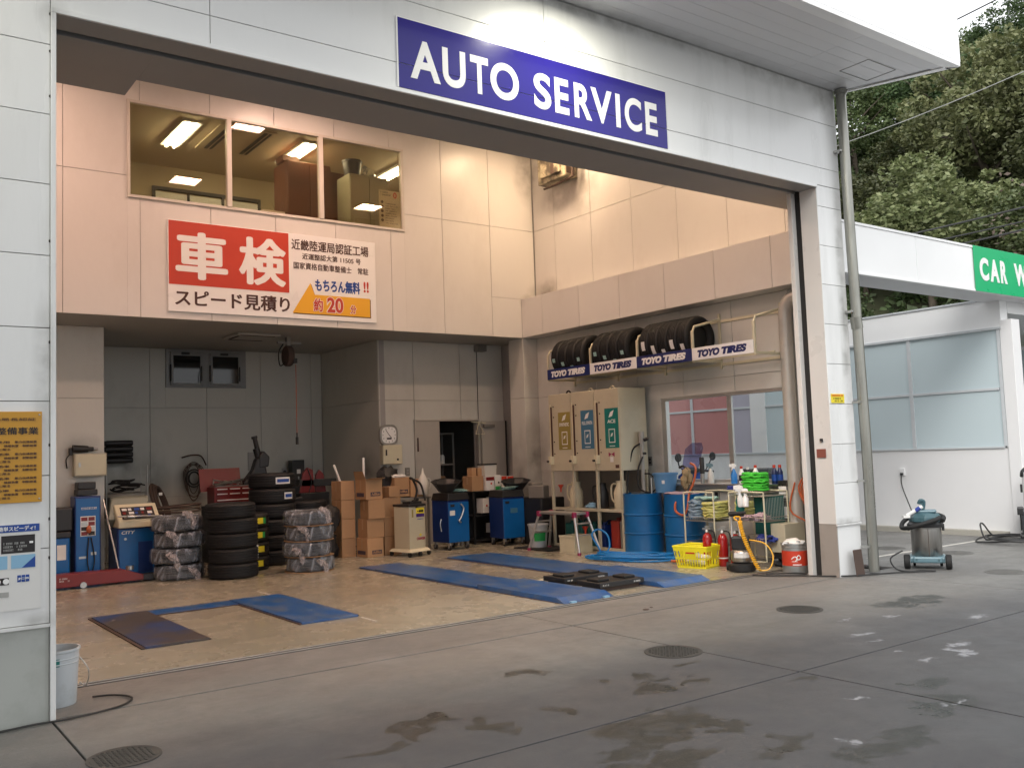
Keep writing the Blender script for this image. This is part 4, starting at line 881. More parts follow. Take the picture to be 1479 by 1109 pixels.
adj = {'leafdark': ['dense dark green', 'tall dark green', 'broad dark green'], 'leafmid': ['bushy mid green', 'rounded mid green', 'loose mid green'], 'leafpale': ['pale large leaved', 'broad pale green', 'yellow green'], 'bare': ['bare brown twigged', 'thin leafless', 'bare grey']}
tn = 0
def tree(x, y, kd, s=1, dz=0, label=None, rz=None):
    global tn
    cm, tm, rx, rz_, m_ = kd; z = hill_h(x, y)+dz
    lab = label or adj[m_][tn % 3]+' tree in the wooded hillside behind the car wash'
    t = thing('bare_tree' if m_ == 'bare' else 'broadleaf_tree', lab, 'tree', (x, y, z), rz if rz is not None else rnd.uniform(0, 6.28), group='trees on the wooded hillside')
    t.scale = (s, s, s*rnd.uniform(.9, 1.15)); tn += 1
    a = obj('trunk', None, None, t, mesh=tm); b = obj('crown', None, None, t, mesh=cm, loc=(0, 0, 2.6+rz_*.55))
    return t
def pol(az, d): return (d*math.sin(R(az)), d*math.cos(R(az)))
# the one pale big-leaved tree that stands out, and its neighbours
x, y = pol(61.2, 31); tree(x, y, kinds[2], 1.0, -.5, 'pale large leaved tree standing out in the hillside centre')
x, y = pol(57.6, 33); tree(x, y, kinds[1], .9, -.6, 'rounded yellow green tree just right of the downpipe')
placed = [pol(61.2, 31), pol(57.6, 33)]
r_ = random.Random(23)
ordn = ['first', 'second', 'third', 'fourth', 'fifth', 'sixth', 'seventh', 'eighth', 'ninth', 'tenth', 'eleventh', 'twelfth', 'thirteenth', 'fourteenth', 'fifteenth']
for ri, d in enumerate([27.5, 29.5, 32, 34.5, 37, 40, 43, 46, 49.5, 53]):
    az = 51.5+r_.uniform(0, 2); ti = 0
    while az < 74:
        dd = d+r_.uniform(-1, 1); x, y = pol(az+r_.uniform(-.8, .8), dd)
        if all((x-a)**2+(y-b)**2 > (5.0 if dd < 36 else 6.5) for a, b in placed) and not (dd < 31 and 58.6 < az < 64):
            u = r_.random(); k = 0 if u < .26 else 1 if u < .48 else 3 if u < .74 else 4 if u < .92 else 2
            kd_ = bare if r_.random() < .09 else kinds[k]; lb_ = adj[kd_[4]][ti % 3]+' tree, '+ordn[ti]+' from the left in '+(ordn[ri]+' row up the hillside'); ti += 1
            if kd_ is bare: tree(x, y, bare, r_.uniform(.9, 1.2), label=lb_)
            else: tree(x, y, kinds[k], r_.uniform(.72, 1.12), -.7, label=lb_)
            placed.append((x, y))
        az += math.degrees(3.3/d)*r_.uniform(.9, 1.2)
# undergrowth, one mass
ug = crown_mesh('undergrowth', 'leafmid', 91, 1, 1, 1, 10, .1); bpy.data.meshes.remove(ug)
r2 = np.random.RandomState(4); V = []
for k in range(900):
    az = r2.uniform(51, 75); d = r2.uniform(25.5, 46); x, y = pol(az, d)
    n_ = 38; q = r2.normal(size=(n_, 3)); q /= np.linalg.norm(q, axis=1)[:, None]; q *= r2.uniform(.3, .9)
    V.append(q*np.array([1, 1, .8])+np.array([x, y, hill_h(x, y)+.3]))
P = np.concatenate(V); n_ = len(P); a = r2.normal(size=(n_, 3))*.07; b = r2.normal(size=(n_, 3))*.05
me = bpy.data.meshes.new('undergrowth'); me.from_pydata(np.stack([P-a, P+b, P+a, P-b], 1).reshape(-1, 3).tolist(), [], np.arange(n_*4).reshape(-1, 4).tolist()); me.materials.append(M['leafdark'])
obj('undergrowth', None, None, None, mesh=me, kind='stuff')['label'] = 'dark leafy undergrowth covering the hillside between trees'
# overhead cables
for i, (p, q, sag, rr, lab) in enumerate((((20, 13.3, 8.85), (20, 5.5, 9.55), .15, .010, 'thin pale cable crossing the trees just below the canopy edge'),
        ((22, 14.2, 6.72), (22, 5, 6.98), .10, .022, 'topmost of three black cables crossing above the green sign'),
        ((22, 14.2, 6.45), (22, 5, 6.64), .12, .018, 'middle of three black cables crossing above the green sign'),
        ((22, 14.2, 6.2), (22, 5, 6.52), .12, .022, 'lowest of three black cables crossing above the green sign'),
        ((20, 13, 10.6), (20, 5, 11.4), .12, .016, 'black cable high in the trees right of the canopy corner'))):
    p, q = Vector(p), Vector(q); pts = [p.lerp(q, t/8)-Vector((0, 0, sag*4*(t/8)*(1-t/8))) for t in range(9)]
    tag(obj('overhead_cable', MB().tube(pts, rr, n=6, sub=1), 'steel' if i == 0 else 'cable'), lab, 'cable')

# ------------------------------------------------------------------ objects in the workshop
# floor plates and lifts
def ramp(name, lab, parts_, m_='rampblue'):
    t = thing(name, lab, 'lift plate', (0, 0, 0), group=None)
    for (x0, x1, y0, y1, z) in parts_: obj('plate', MB().box(x0, x1, y0, y1, 0.001, z), m_, t, smooth=0, bevel=.004)
    return t
a = ramp('lift_runway', 'long blue steel runway nearer the middle of the floor', [(5.97, 6.62, 11.48, 11.93, .02), (5.97, 6.62, 8.97, 11.47, .028), (5.97, 6.64, 7.50, 8.96, .055)])
obj('end_ramp', MB().add([(5.97,7.5,.05),(6.64,7.5,.05),(6.64,7.38,.004),(5.97,7.38,.004),(5.97,7.5,.003),(6.64,7.5,.003)], [(0,1,2,3),(0,3,4),(1,5,2),(4,3,2,5)]), 'rampblue', a, smooth=0)
a = ramp('lift_runway', 'long blue steel runway nearer the oil cabinet and drums', [(7.42, 8.20, 11.5, 11.93, .02), (7.42, 8.17, 8.97, 11.49, .028), (7.40, 8.14, 7.50, 8.96, .055)])
obj('end_ramp', MB().add([(7.4,7.5,.05),(8.14,7.5,.05),(8.14,7.38,.004),(7.4,7.38,.004),(7.4,7.5,.003),(8.14,7.5,.003)], [(0,1,2,3),(0,3,4),(1,5,2),(4,3,2,5)]), 'rampblue', a, smooth=0)
for x0, x1 in ((5.955, 6.655), (7.385, 8.215)): obj('pit_surround', MB().box(x0, x1, 7.47, 11.945, -.01, .004), 'rust', sf, smooth=0)
for x in (6.05, 6.5): obj('roller_tip', MB().box(x, x+.07, 7.36, 7.40, .001, .02), 'lightblue', a, smooth=0)
a = thing('floor_lift_frame', 'worn blue U shaped lift plate set in the left floor', 'lift plate', (0,0,0))
for (x0, x1, y0, y1, z, m_) in ((2.14, 2.68, 8.30, 10.35, .022, 'rampworn'), (2.685, 3.57, 10.05, 10.36, .016, 'rampblue'), (3.575, 4.16, 8.36, 10.36, .022, 'rampblue')):
    obj('plate', MB().box(x0, x1, y0, y1, .001, z), m_, a, smooth=0, bevel=.003)
obj('frame_edge', MB().box(2.11, 2.137, 8.3, 10.37, .001, .012).box(4.165, 4.19, 8.4, 10.37, .001, .012).box(2.137, 4.165, 10.365, 10.39, .001, .012).box(2.68, 3.57, 10.03, 10.045, .001, .01).box(2.685, 2.70, 8.3, 10.03, .001, .012).box(3.555, 3.57, 8.36, 10.03, .001, .01), 'rust', a, smooth=0)
pit = obj('pit_edge', MB().box(6.66, 7.39, 8.78, 8.86, .001, .03), mat('pale_concrete_lip', (.5,.46,.34), .8, dirt=.5, dcol=(.2,.17,.1), dscale=9), sf, smooth=0, bevel=.006)
for i, (y0, y1) in enumerate(((7.66, 8.05), (8.26, 8.66))):
    t = thing('lift_table', ('black lift table between the blue runways, nearest the forecourt', 'black lift table between the blue runways, farther inside')[i], 'lift', (6.70, y0, 0))
    obj('table_top', MB().box(0, .66, 0, y1-y0, .045, .10), 'black', t, smooth=0, bevel=.006)
    obj('scissor_base', MB().box(.04, .62, .04, y1-y0-.04, .001, .044), 'rust', t, smooth=0)
    for px_ in (.05, .44): obj('rubber_pad', MB().box(px_, px_+.17, .09, .29, .101, .128), 'rubberdark', t, smooth=0, bevel=.01)
    marks('maker_print', 'paper', FRONT, (.04, -.001, .06), .10, .025, 1, t, seed=i, fill=1); marks('maker_print', 'paper', FRONT, (.5, -.001, .06), .11, .025, 1, t, seed=i+5, fill=1)
    obj('power_unit', MB().box(.40, .52, y1-y0+.01, y1-y0+.12, .001, .07).cyl((.36, y1-y0+.06, .05), (.3, y1-y0+.06, .05), .03), 'rust', t, smooth=0)

# tyres
def tyre_profile(Ro, W, Ri):
    w = W/2
    pr = [(Ri, -w*.75), (Ri+.012, -w*.92), (Ri+(Ro-Ri)*.5, -w*1.03), (Ro-.025, -w*.95), (Ro-.007, -w*.82)]
    for g in (-.52, -.18, .18, .52):
        c_ = w*g; pr += [(Ro, c_-.011), (Ro-.009, c_-.008), (Ro-.009, c_+.008), (Ro, c_+.011)]
    pr += [(Ro-.007, w*.82), (Ro-.025, w*.95), (Ri+(Ro-Ri)*.5, w*1.03), (Ri+.012, w*.92), (Ri, w*.75), (Ri-.012, w*.6), (Ri-.012, -w*.6), (Ri, -w*.75)]
    return pr
def tyre_mesh(Ro, W, Ri, axis='z'): return mesh_of('tyre', MB().lathe(tyre_profile(Ro, W, Ri), 40, axis=axis), 'rubber', 50)
_bag = {}
def bagged(name, lab, loc, Ro, W, seed, knot, group):
    t = thing(name, lab, 'wheel', loc, group=group)
    obj('tyre', None, None, t, mesh=tyA, loc=(0, 0, W/2))
    mb = MB(); prof = [(0, -.004), (Ro*.7, -.006), (Ro*1.0, .01), (Ro*1.05, W*.2), (Ro*1.04, W*.5), (Ro*1.05, W*.8), (Ro*.98, W*.98), (Ro*.6, W*1.03), (0, W*1.0)]
    n_ = 72; vs = []
    for (r, z) in prof:
        for i in range(n_):
            a = 2*math.pi*i/n_; q = Vector((math.cos(a)*4, math.sin(a)*4, z*14+seed*7)); w = 1+.05*noise.noise(q)+.035*noise.noise(q*3.1)
            vs.append((r*w*math.cos(a), r*w*math.sin(a), max(.002, z+(.02*noise.noise(q*2) if r > 0 else 0))))
    mb.add(vs, [(j*n_+i, j*n_+(i+1) % n_, (j+1)*n_+(i+1) % n_, (j+1)*n_+i) for j in range(len(prof)-1) for i in range(n_)])
    obj('plastic_bag', mb, 'film', t, smooth=25)
    ka, kz = knot; cx_, cy_ = math.sin(ka)*Ro*1.06, -math.cos(ka)*Ro*1.06
    km = MB(); km.ball((cx_, cy_, kz), .05, .04, .045, n=14, wob=.7, seed=seed); km.ball((cx_+.05, cy_, kz-.09), .035, .025, .075, n=14, wob=.8, seed=seed+1); km.ball((cx_-.05, cy_, kz+.03), .04, .03, .03, n=12, wob=.9, seed=seed+2)
    obj('bag_knot', km, 'filmpink', t, smooth=25)
    return t
tyA = tyre_mesh(.325, .195, .2); tyB = tyre_mesh(.335, .2, .2); tyD = tyre_mesh(.35, .22, .22)
pos4 = ['bottom', 'second', 'third', 'top']
for k in range(4):
    bagged('bagged_wheel', pos4[k]+' plastic wrapped tyre in the stack beside the white console', (3.80+[.02,-.02,.03,-.01][k], 13.05, .005+.215*k), .325, .2, k+1, ((.3, .1), (-.4, .1), (-.55, .17), (.2, .21))[k], 'plastic wrapped tyres left')
for k in range(4):
    bagged('bagged_wheel', pos4[k]+' plastic wrapped tyre in the stack beside the cardboard boxes', (5.38+[.03,-.01,.02,.0][k], 12.33, .005+.212*k), .325, .2, k+9, ((.1, .12), (-.75, .08), (-.6, .16), (.35, .19))[k], 'plastic wrapped tyres right')
    if k < 4: tag(obj('cardboard_disc', MB().lathe([(0, 0), (.345, 0), (.345, .006), (0, .006)], 40, (5.40, 12.33, .0+.212*k)), 'cardboard'), 'cardboard sheet under the '+pos4[k]+' wrapped tyre near the boxes', 'cardboard sheet', group='cardboard sheets between wrapped tyres')
cnt5 = ['bottom', 'second lowest', 'middle', 'second highest', 'top']
for k in range(5):
    t = thing('tyre', cnt5[k]+' black tyre in the front stack between the wrapped stacks', 'tyre', (4.38+(k==4)*-.03, 12.52, .003+.2*k), group='black tyres in the front stack')
    obj('tyre_casing', None, None, t, mesh=tyB, loc=(0, 0, .1))
def lab_plate(parent, R0, a0, z0, w, h, m_, split=0):
    mb = MB(); n_ = 6
    for i in range(n_+1):
        a = a0+(i/n_-.5)*w/R0
        for z in (z0, z0+h): mb.v.append((math.sin(a)*R0, -math.cos(a)*R0, z))
    for i in range(n_): mb.f.append((2*i, 2*i+2, 2*i+3, 2*i+1)); mb.mi.append(1 if split and i >= n_-2 else 0)
    return obj('tread_label', mb, [m_, 'greenlab'] if split else m_, parent, smooth=60)
for k in range(4):
    t = thing('tyre', pos4[k]+' black tyre with a yellow label behind the front stack', 'tyre', (4.80, 13.20, .003+.2*k), group='labelled tyres behind the front stack')
    obj('tyre_casing', None, None, t, mesh=tyB, loc=(0, 0, .1))
    lab_plate(t, .339, (.22, .3, .35, .4)[k], .06, .16, .085, 'yellowlab', split=k > 1)
    if k == 1: lab_plate(t, .342, .05, -.02, .10, .19, 'paper')
for k in range(6):
    t = thing('tyre', ('lowest', 'second lowest', 'third', 'fourth', 'second highest', 'topmost')[k]+' tyre of the tall stack in front of the grey recess', 'tyre', (5.38, 13.62, .003+.228*k), group='tyres in the tall rear stack')
    obj('tyre_casing', None, None, t, mesh=tyD, loc=(0, 0, .112))
    if k > 3:
        lb = lab_plate(t, .354, (.38, .12)[k-4], .06, (.16, .24)[k-4], .10, 'paper'); lab_plate(t, .357, (.38, .12)[k-4], .085, (.13, .2)[k-4], .05, 'inkblue')
for k in range(4):
    t = thing('tyre', pos4[k]+' tyre of the low stack behind the wrapped tyres', 'tyre', (6.05, 13.95, .003+.228*k), group='tyres in the low rear stack')
    obj('tyre_casing', None, None, t, mesh=tyD, loc=(0, 0, .112))

# left machines
t = thing('tyre_inflator_cabinet', 'tall narrow blue cabinet with a picture panel beside the left pillar', 'cabinet', (2.63, 13.72, 0))
obj('cabinet_body', MB().box(0, .33, 0, .3, .02, 1.16), 'bluedark', t, smooth=0, bevel=.01)
obj('front_panel', MB().box(.015, .315, -.008, 0, .05, 1.13), 'blue', t, smooth=0, bevel=.004)
obj('instruction_panel', plate(MB(), FRONT, (.07, -.009, .62), .19, .27), 'paper', t, smooth=0)
r_ = random.Random(2)
for i in range(2):
    for j in range(4): obj('instruction_picture', plate(MB(), FRONT, (.078+.092*i, -.0115, .63+.065*j), .08, .052), ['redenamel', 'inkdark', 'steel', 'redenamel'][(i+j) % 4], t, smooth=0)
obj('hand_grip', MB().ball((.17, -.04, .71), .035, .025, .055, n=12), 'hoseorange', t)
marks('brand_print', 'paper', FRONT, (.08, -.009, .97), .20, .05, 1, t, fill=1, seed=6)
obj('name_plate', plate(MB(), FRONT, (.05, -.009, .32), .09, .03).box(.2, .27, -.011, -.009, .36, .40), 'steel', t, smooth=0)
obj('hose', MB().tube([(.17, -.03, .6), (.15, -.04, .3), (.19, -.05, .1), (.24, -.04, .3), (.2, -.03, .6)], .008), 'rubberdark', t)
tag(obj('black_crates', MB().box(2.68, 2.94, 13.8, 14.05, 1.17, 1.25).box(2.69, 2.92, 13.82, 14.05, 1.255, 1.35), 'black', smooth=0, bevel=.01), 'two flat black cases on top of the narrow blue cabinet', 'cases')
t = thing('blue_bin', 'low blue bin with a pale label at the far left', 'bin', (2.10, 13.66, 0))
obj('bin_body', MB().box(0, .46, 0, .4, 0, .62), 'blue', t, smooth=0, bevel=.02); obj('lid', MB().box(-.01, .47, -.01, .41, .625, .70), 'black', t, smooth=0, bevel=.01)
obj('pale_label', plate(MB(), FRONT, (.30, -.001, .33), .11, .2), 'paper', t, smooth=0)
tag(obj('black_tool_case', MB().box(2.0, 2.60, 13.7, 14.08, .705, 1.02), 'black', smooth=0, bevel=.02), 'large black case standing on the low blue bin', 'case')
t = thing('balancer_console', 'blue machine with a tilted white control console and grey cover', 'machine', (3.14, 13.55, 0), 0)
obj('machine_body', MB().box(0, .50, .02, .55, .03, .70), 'bluedark', t, smooth=0, bevel=.015); obj('front_panel', MB().box(.02, .48, .008, .019, .06, .68), 'blue', t, smooth=0, bevel=.004)
obj('dark_door', MB().box(.27, .46, .0, .0075, .08, .50), 'bluedark', t, smooth=0, bevel=.003); obj('lock', MB().cyl((.1, .005, .55), (.1, -.006, .55), .018), 'steel', t)
text('lettering', 'CITY', 'paper', FRONT, (.05, .006, .615), .18, .045, t, bold=.03, shear=.2)
con = obj('console', MB().poly([(0, -.06, .70), (0, .3, .70), (0, .28, 1.00), (0, .22, 1.02), (0, -.06, .78)], (.56, 0, 0)), 'creamlight', t, smooth=0, bevel=.015)
nrm = Vector((0, -.24, .28)).normalized(); u_ = Vector((0, .28, .24)).normalized(); o_ = Vector((.06, -.06, .782))+nrm*.004+u_*.05
obj('screen', MB().poly([o_, o_+Vector((.44, 0, 0)), o_+Vector((.44, 0, 0))+u_*.24, o_+u_*.24], nrm*.006), 'inkdark', con, smooth=0)
r_ = random.Random(9)
for i in range(5):
    for j in range(3):
        b_ = o_+nrm*.008+Vector((.02+.082*i, 0, 0))+u_*(.02+.072*j); w_ = r_.uniform(.03, .07)
        obj('button', MB().poly([b_, b_+Vector((w_, 0, 0)), b_+Vector((w_, 0, 0))+u_*.045, b_+u_*.045], nrm*.004), r_.choice(['paper', 'redenamel', 'steel', 'inkblue', 'paper']), con, smooth=0)
obj('tool_bar', MB().cyl((-.02, -.1, .87), (.58, -.04, .84), .012).cyl((.1, -.1, .86), (.2, -.1, .85), .028), 'inox', con)
cvm = MB(); cvm.poly([(-.02, .3, .70), (-.02, .56, .72), (.02, .54, 1.13), (.0, .32, 1.10), (-.10, .12, .82)], (.50, 0, 0)); 
obj('grey_cover', cvm, mat('grey_vinyl', (.22,.24,.20), .6, dirt=.3), t, smooth=0, bevel=.02)
t = thing('leaning_pole', 'thin pale metal pole leaning beside the blue console machine', 'pole', (3.15, 13.5, 0))
obj('pole', MB().cyl((-.13, .35, 1.1), (.0, -.1, .01), .013), 'alu', t); obj('pole_tip', MB().cyl((.0, -.1, .01), (.002, -.105, .0), .02), 'rubberdark', t)
t = thing('floor_jack', 'long low dark red garage jack at the far left', 'jack', (1.9, 13.05, 0))
obj('jack_body', MB().poly([(0, 0, .03), (1.45, 0, .03), (1.45, 0, .10), (1.2, 0, .19), (.5, 0, .20), (0, 0, .16)], (0, .22, 0)), 'redenamel', t, smooth=0, bevel=.01)
obj('caster', MB().cyl((.70, -.03, .045), (.70, .02, .045), .04), 'steel', t); obj('jack_nose', MB().box(1.451, 1.62, .03, .19, .02, .10), 'black', t, smooth=0, bevel=.01)
marks('maker_print', 'paper', FRONT, (.42, -.002, .10), .12, .06, 2, t, fill=1, seed=3)
obj('saddle', MB().cyl((1.3, .11, .17), (1.3, .11, .22), .05), 'steel', t)
t = thing('wall_switch_box', 'beige switch box fixed to the left pillar below a black tool', 'switch box', (2.68, 13.98, 1.43))
obj('box_body', MB().box(0, .42, .008, .15, 0, .315), 'cream', t, smooth=0, bevel=.006); obj('box_door', MB().box(.015, .405, 0, .0075, .015, .30), 'creamlight', t, smooth=0, bevel=.004)
obj('latch', MB().box(.05, .075, -.01, -.0005, .13, .19), 'steel', t, smooth=0)
t = thing('impact_tool', 'black power tool lying on top of the beige switch box', 'tool', (2.67, 14.02, 1.75))
obj('tool_body', MB().cyl((0, .05, .07), (.2, .05, .06), .055, .045).cyl((.2, .05, .06), (.27, .05, .06), .03), 'black', t); obj('tool_handle', MB().box(-.05, .0, .03, .07, -.02, .08, rz=.2), 'black', t, smooth=0, bevel=.01)
obj('anvil', MB().cyl((.271, .05, .06), (.33, .05, .06), .02), 'inox', t); obj('air_hose', MB().tube([(-.03, .04, 0), (-.08, .06, -.08), (-.06, .1, -.2)], .008), 'rubberdark', t)
# wall rack of black trays left of the recess
t = thing('drawer_rack', 'stack of black plastic trays hanging on the recess wall', 'tray', (3.55, 16.1, 1.60))
for k in range(4): obj('tray', MB().lathe([(0, 0), (.04, .0), (.046, .02), (.046, .40), (.04, .42), (0, .42)], 12, (0, 0, .047+.094*k), axis='x').box(0, .42, .0, .2, .01+.094*k, .085+.094*k), 'black', t, smooth=40)
t = thing('wire_shelf', 'chrome wire shelf with tangled black cables beside the left pillar', 'shelf', (3.45, 15.6, 0))
fm = MB()
for x in (0, .62):
    for y in (0, .4): fm.cyl((x, y, 0), (x, y, 1.56), .011)
obj('shelf_posts', fm, 'steel', t)
for z in (.25, .7, 1.12):
    sm = MB()
    for k in range(14): sm.cyl((.0+.62*k/13, 0, z), (.62*k/13, .4, z), .004, n=6)
    sm.cyl((0, 0, z), (.62, 0, z), .007, n=6).cyl((0, .4, z), (.62, .4, z), .007, n=6); obj('wire_deck', sm, 'steel', t)
tm = MB(); r_ = random.Random(8)
for k in range(10):
    c0 = Vector((3.75+r_.uniform(-.15, .15), 15.7+r_.uniform(-.05, .1), 1.16+.018*k)); rr = r_.uniform(.08, .16)
    tm.tube([c0+Vector((math.cos(a)*rr*1.3, math.sin(a)*rr*.6, r_.uniform(-.02, .03))) for a in [i*1.047 for i in range(6)]], .011, n=6, closed=True)
tag(obj('tangled_cables', tm, 'rubberdark'), 'tangle of black cables on the chrome wire shelf', 'cables')
tag(obj('black_storage_bin', MB().box(3.5, 4.05, 15.62, 15.98, .72, 1.05, taper=1.05), 'black', smooth=0, bevel=.015), 'black bin under the cables on the wire shelf', 'bin')
# hoops, coiled hose and cable on the recess wall
t = thing('leaning_hoop', 'large dark hoop leaning upright behind the white console', 'hoop', (3.95, 14.5, .95))
rot = Matrix.Rotation(R(-20), 3, 'Y') @ Matrix.Rotation(R(62), 3, 'Z')
def ringpts(rad, n_=20, rt=None, sy=1): 
    return [(rt or Matrix.Identity(3)) @ Vector((math.cos(i*2*math.pi/n_)*rad, 0, math.sin(i*2*math.pi/n_)*rad*sy)) for i in range(n_)]
for q in (0, .03, .06): obj('ring', MB().tube([p+Vector((q, 0, 0)) for p in ringpts(.26-q*.5, 20, rot, 1.25)], .022, closed=True, sub=2), 'rust', t)
obj('paper_tag', MB().box(-.05, 0, -.18, -.178, .15, .19), 'paper', t, smooth=0)
for k in range(3):
    tag(obj('flat_ring', MB().tube([(4.05+.36*math.cos(a), 14.0+.3*math.sin(a), .88+.03*k+.02*math.sin(a+k)) for a in [i*.3142 for i in range(20)]], .013, closed=True, sub=2), 'bark' if k % 2 else 'rust'), ('lowest', 'middle', 'upper')[k]+' brown ring lying flat above the wrapped left tyres', 'ring', group='flat rings above the left wrapped tyres')
t = thing('coiled_hose', 'coiled dark cable hanging on a hook in the recess', 'cable', (5.03, 16.34, 1.30))
hm = MB(); r_ = random.Random(4)
for k in range(5):
    w_ = .10+.022*k
    hm.tube([(w_*math.sin(a)*.95, -.02-.008*k, .0+(.30+.05*(k % 3))*math.cos(a)*(.5 if math.cos(a) > 0 else 1.15+.2*(k % 2))+.08) for a in [i*.5236 for i in range(12)]], .007, n=6, closed=True)
obj('cable_loops', hm, 'rust', t)
obj('inner_coil', MB().tube([(.09*math.cos(a), -.06, .11*math.sin(a)) for a in [i*.5236 for i in range(12)]], .014, closed=True).tube([(.14*math.cos(a), -.05, .15*math.sin(a)) for a in [i*.5236 for i in range(12)]], .012, closed=True), 'rubberdark', t)
obj('wall_hook', MB().tube([(-.2, -.02, .36), (-.05, -.06, .40), (.12, -.06, .38), (.22, -.03, .22)], .013), 'rust', t)
t = thing('recess_wall_panel', 'small pale rectangular cover plate on the recess wall', 'panel', (6.03, 16.38, 1.39))
obj('cover', MB().box(0, .15, 0, .018, 0, .33), 'ceiling', t, smooth=0, bevel=.003); obj('cover_screw', MB().cyl((.075, 0, .3), (.075, -.004, .3), .008).cyl((.075, 0, .03), (.075, -.004, .03), .008), 'steel', t)
t = thing('recess_outlet', 'grey wall outlet beside the dark box in the recess', 'outlet', (6.67, 16.38, 1.27)); obj('plate_cover', MB().box(0, .1, 0, .018, 0, .14), 'soffit', t, smooth=0, bevel=.003); obj('socket', MB().cyl((.05, 0, .07), (.05, -.012, .07), .033), 'black', t)
t = thing('dark_switch_box', 'dark upright box with a small label in the recess', 'box', (6.76, 16.1, .7)); obj('box_body', MB().box(0, .23, 0, .2, 0, .85), 'black', t, smooth=0, bevel=.006); obj('label', plate(MB(), FRONT, (.08, -.001, .60), .07, .08), 'paper', t, smooth=0); obj('latch', MB().box(.1, .12, -.015, -.001, .45, .55), 'steel', t, smooth=0)
# red tool chest
t = thing('tool_chest', 'open red tool chest with drawers standing behind the front tyres', 'tool chest', (4.76, 14.4, .90))
obj('chest_body', MB().box(0, .62, .012, .36, 0, .27), 'redenamel', t, smooth=0, bevel=.006)
obj('lid', MB().poly([(-.10, .365, .2), (-.10, .375, .2), (-.10, .47, .56), (-.10, .46, .56)], (.66, 0, 0)), 'redenamel', t, smooth=0)
obj('inner_tray', MB().box(.03, .59, .03, .34, .272, .285), 'shelf', t, smooth=0)
for (x, z, w_) in ((.03, .20, .18), (.23, .20, .18), (.43, .20, .17), (.03, .125, .18), (.23, .125, .18), (.43, .125, .17), (.03, .03, .57)):
    d_ = obj('drawer', MB().box(x, x+w_, 0, .011, z, z+(.055 if z > .1 else .07)), 'redenamel', t, smooth=0, bevel=.002); obj('handle', MB().box(x+.01, x+w_-.01, -.012, -.0005, z+.03, z+.045), 'signwhite', d_, smooth=0)
obj('lock', MB().cyl((.621, .1, .12), (.64, .1, .12), .02), 'steel', t)
hp = MB(); r_ = random.Random(12)
for k in range(14): hp.cyl((4.80+r_.uniform(0, .5), 14.45+r_.uniform(0, .25), 1.19+r_.uniform(0, .05)), (4.80+r_.uniform(0, .5), 14.45+r_.uniform(0, .25), 1.19+r_.uniform(0, .1)), .012, n=6)
tag(obj('hand_tools', hp, 'steel'), 'steel hand tools heaped in the open red chest', 'tools')
t = thing('black_cupboard', 'black cupboard under the open red tool chest', 'cupboard', (4.7, 14.38, 0)); obj('cupboard_body', MB().box(0, .75, .02, .5, 0, .88), 'black', t, smooth=0, bevel=.01); obj('cupboard_door', MB().box(.02, .37, 0, .018, .05, .85).box(.38, .73, 0, .018, .05, .85), 'black', t, smooth=0)
# black tyre machine arm over the tall stack
t = thing('tyre_changer', 'black tyre changer arm and seat rising behind the tall stack', 'tyre changer', (5.50, 14.35, 0))
obj('machine_base', MB().box(-.35, .75, .1, .7, 0, .95), 'black', t, smooth=0, bevel=.03)
obj('backrest', MB().poly([(-.22, .2, .95), (.16, .2, .95), (.19, .2, 1.30), (.13, .2, 1.62), (.0, .2, 1.60), (-.06, .2, 1.42), (-.22, .2, 1.22)], (0, .16, 0)), 'black', t, smooth=0, bevel=.03)
obj('lift_arm', MB().tube([(.12, .28, 1.5), (.04, .28, 1.75), (.0, .28, 1.93)], .038, n=12), 'black', t); obj('arm_collar', MB().cyl((.06, .28, 1.62), (.02, .28, 1.76), .055).cyl((.0, .28, 1.92), (-.01, .28, 1.96), .05), 'black', t)
obj('mount_head', MB().poly([(.04, .19, 1.44), (.2, .19, 1.46), (.22, .19, 1.62), (.12, .19, 1.72), (.04, .19, 1.64)], (0, .18, 0)), 'black', t, smooth=0, bevel=.02)
obj('side_arm', MB().box(.75, 1.42, .25, .42, 1.10, 1.22).cyl((.75, .33, 1.2), (1.0, .33, 1.27), .02), 'black', t, smooth=0, bevel=.01)
obj('red_plate', MB().box(-.1, .08, .17, .198, 1.12, 1.24), 'redenamel', t, smooth=0)
t = thing('jerry_can', 'dark red folding stand left of the cardboard boxes', 'stand', (6.55, 14.6, 0))
obj('red_side', MB().poly([(-.3, 0, 1.0), (-.03, 0, 1.0), (-.06, 0, 1.38), (-.16, 0, 1.42), (-.24, 0, 1.32)], (0, .06, 0)).poly([(.02, .1, 1.0), (.22, .1, 1.0), (.18, .1, 1.3), (.1, .1, 1.38), (.04, .1, 1.28)], (0, .06, 0)), 'redenamel', t, smooth=0, bevel=.01); obj('black_feet', MB().box(-.3, .22, -.02, .2, 0, .999), 'black', t, smooth=0, bevel=.01); obj('strap', MB().tube([(-.16, -.005, 1.4), (-.1, -.02, 1.2), (-.14, -.005, 1.0)], .01), 'black', t)
tag(obj('black_sacks', MB().ball((6.15, 13.55, .2), .25, .2, .28, n=18, wob=.3, seed=2).ball((6.2, 13.4, .62), .18, .15, .2, n=18, wob=.4, seed=5), 'rubberdark'), 'black lumpy bag between wrapped tyres and boxes', 'bag')
t = thing('hose_reel', 'dark hose reel hanging under the lower ceiling', 'reel', (5.96, 14.3, 3.25))
obj('reel_drum', MB().lathe([(0, -.05), (.16, -.05), (.17, -.03), (.17, .03), (.16, .05), (0, .05)], 28, (0, 0, 0), 'x'), 'rust', t); obj('mount', MB().box(-.03, .03, -.04, .04, .15, .31).box(-.18, .22, -.03, .03, .20, .23), 'shelf', t, smooth=0)
